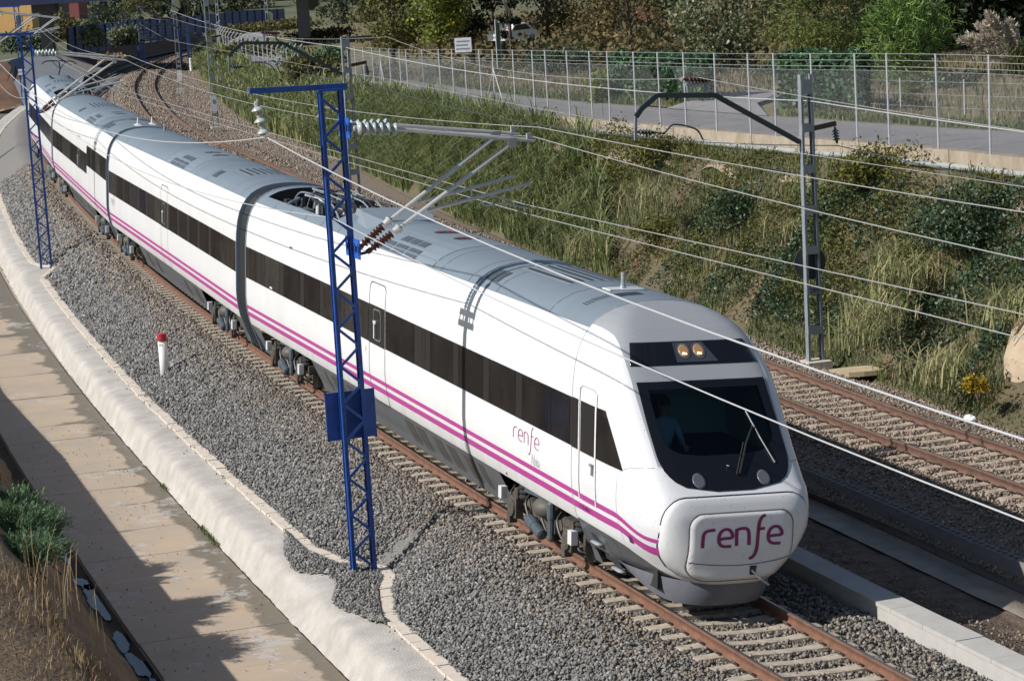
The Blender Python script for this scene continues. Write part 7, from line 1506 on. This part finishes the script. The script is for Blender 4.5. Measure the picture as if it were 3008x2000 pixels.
for x in (-1.2, 1.2):
    for y in (-.82, .7): m = MB(); m.lathe((x, y, .3), (x, y+.12, .3), [(0, .3), (.12, .3)], 14); m.build('wheel', M_cable, vt)
# far vegetation: shrubs in front of the barrier, hedge rows, distant woods
k = 0
for u, v, Y, rad, m_, lab in ((365, 120, 256, (2.2, 1.2, 2.2), PALER, 'pale reed clump in front of the blue barrier'), (275, 125, 246, (1.6, 1.0, 1.9), PALER, 'thin pale reed clump left of the signal'), (255, 88, 300, (4, 2, 1.6), BRAM, 'dark hedge bush right of the flyover pier'), (310, 76, 330, (5, 2, 1.8), FARL, 'grey green bush above the barrier, left'), (400, 44, 345, (4.5, 2.5, 2.4), OLIVE, 'olive bush above the barrier, middle'), (60, 140, 270, (4, 2, 2.4), BRAM, 'dark hedge below the ochre house, left'), (130, 112, 290, (4, 2, 1.5), BRAM, 'dark hedge below the brown house'), (190, 110, 262, (2, 1.5, 2.4), OLIVE, 'olive bush beside the flyover pier'),
        (770, 82, 330, (6, 2, 1.0), RUSTL, 'rusty scrub beside the right pier, left'), (860, 78, 300, (5, 2, 1.1), OLIVE, 'olive scrub beside the right pier, right'), (960, 105, 250, (4.5, 2, 1.2), RUSTL, 'rusty scrub at the end of the road'), (690, 95, 300, (4, 2, 1.), OLIVE, 'scrub at the bend of the cranked fence'), (910, 175, 180, (2.6, 1.6, 1.6), IVY, 'dark bush hiding the end of the road fence'), (930, 215, 160, (2.4, 1.6, 1.6), OLIVE, 'olive bush growing through the road fence'), (740, 150, 215, (2.6, 2, 1.3), YSHR, 'yellowish bush on the inside of the curve'), (330, 170, 240, (1.6, 1.2, .6), DRY, 'straw coloured tuft on the red slope')):
    k += 1; shrub('far_shrub', lab, at(u, v, Y)-[0, 0, .4], rad, 1500, m_, .34 if Y > 200 else .26, 100+k, stems=False)
r = np.random.default_rng(99); n = 9000; y = r.uniform(340, 1300, n)**1.0; uu = r.uniform(-200, 3300, n); x = (uu-1504)/CAM_F*y; P = np.stack([x, y, np.interp(y, [292, 380, 600, 900, 1500], [1.2, 2, 3.4, 4.2, 4.8])], 1); cl = vnoise(P, .012, 3); kk = cl > -.15; P, y = P[kk], y[kk]; n = len(P); P[:, 2] += r.random(n)*np.clip(5+9*cl[kk], 1, 9)
D = rand_dirs(n, r); L = r.uniform(.6, 1.5, n)*(y/340)**.6; o = link('distant_woods', leaf_mesh('distant_woods', P, D, L*1.6, L*1.4, FARL, r.beta(2.2, 2.2, n), r)); o['kind'] = 'stuff'; tag(o, 'distant woods on the plain')
for k, (u, v, Y, H, rad) in enumerate(((330, 30, 400, 5, 4), (720, 20, 440, 7, 5), (860, 15, 480, 8, 5), (400, 12, 460, 6, 5), (560, 22, 420, 6, 3.5), (640, 30, 430, 7, 4), (1000, 40, 380, 9, 4), (1060, 60, 330, 8, 3.4), (480, 30, 400, 5, 3.6), (930, 20, 460, 9, 4.5))):
    tree('distant_tree', ['distant round tree at the left end above the barrier', 'distant broad tree above the right half of the barrier', 'distant tree left of the right flyover pier', 'distant tree far behind the olive bush at the barrier', 'distant tree above the blue barrier, left of the masts', 'distant tree above the blue barrier, between the masts', 'distant green tree right of the flyover pier', 'distant tree touching the olive tree of the row', 'distant low tree above the left part of the barrier', 'distant tall tree behind the right flyover pier'][k], at(u, v+25, Y)-[0, 0, 1.5], H, rad, 2200, FARL, .5, 200+k, low=.1)
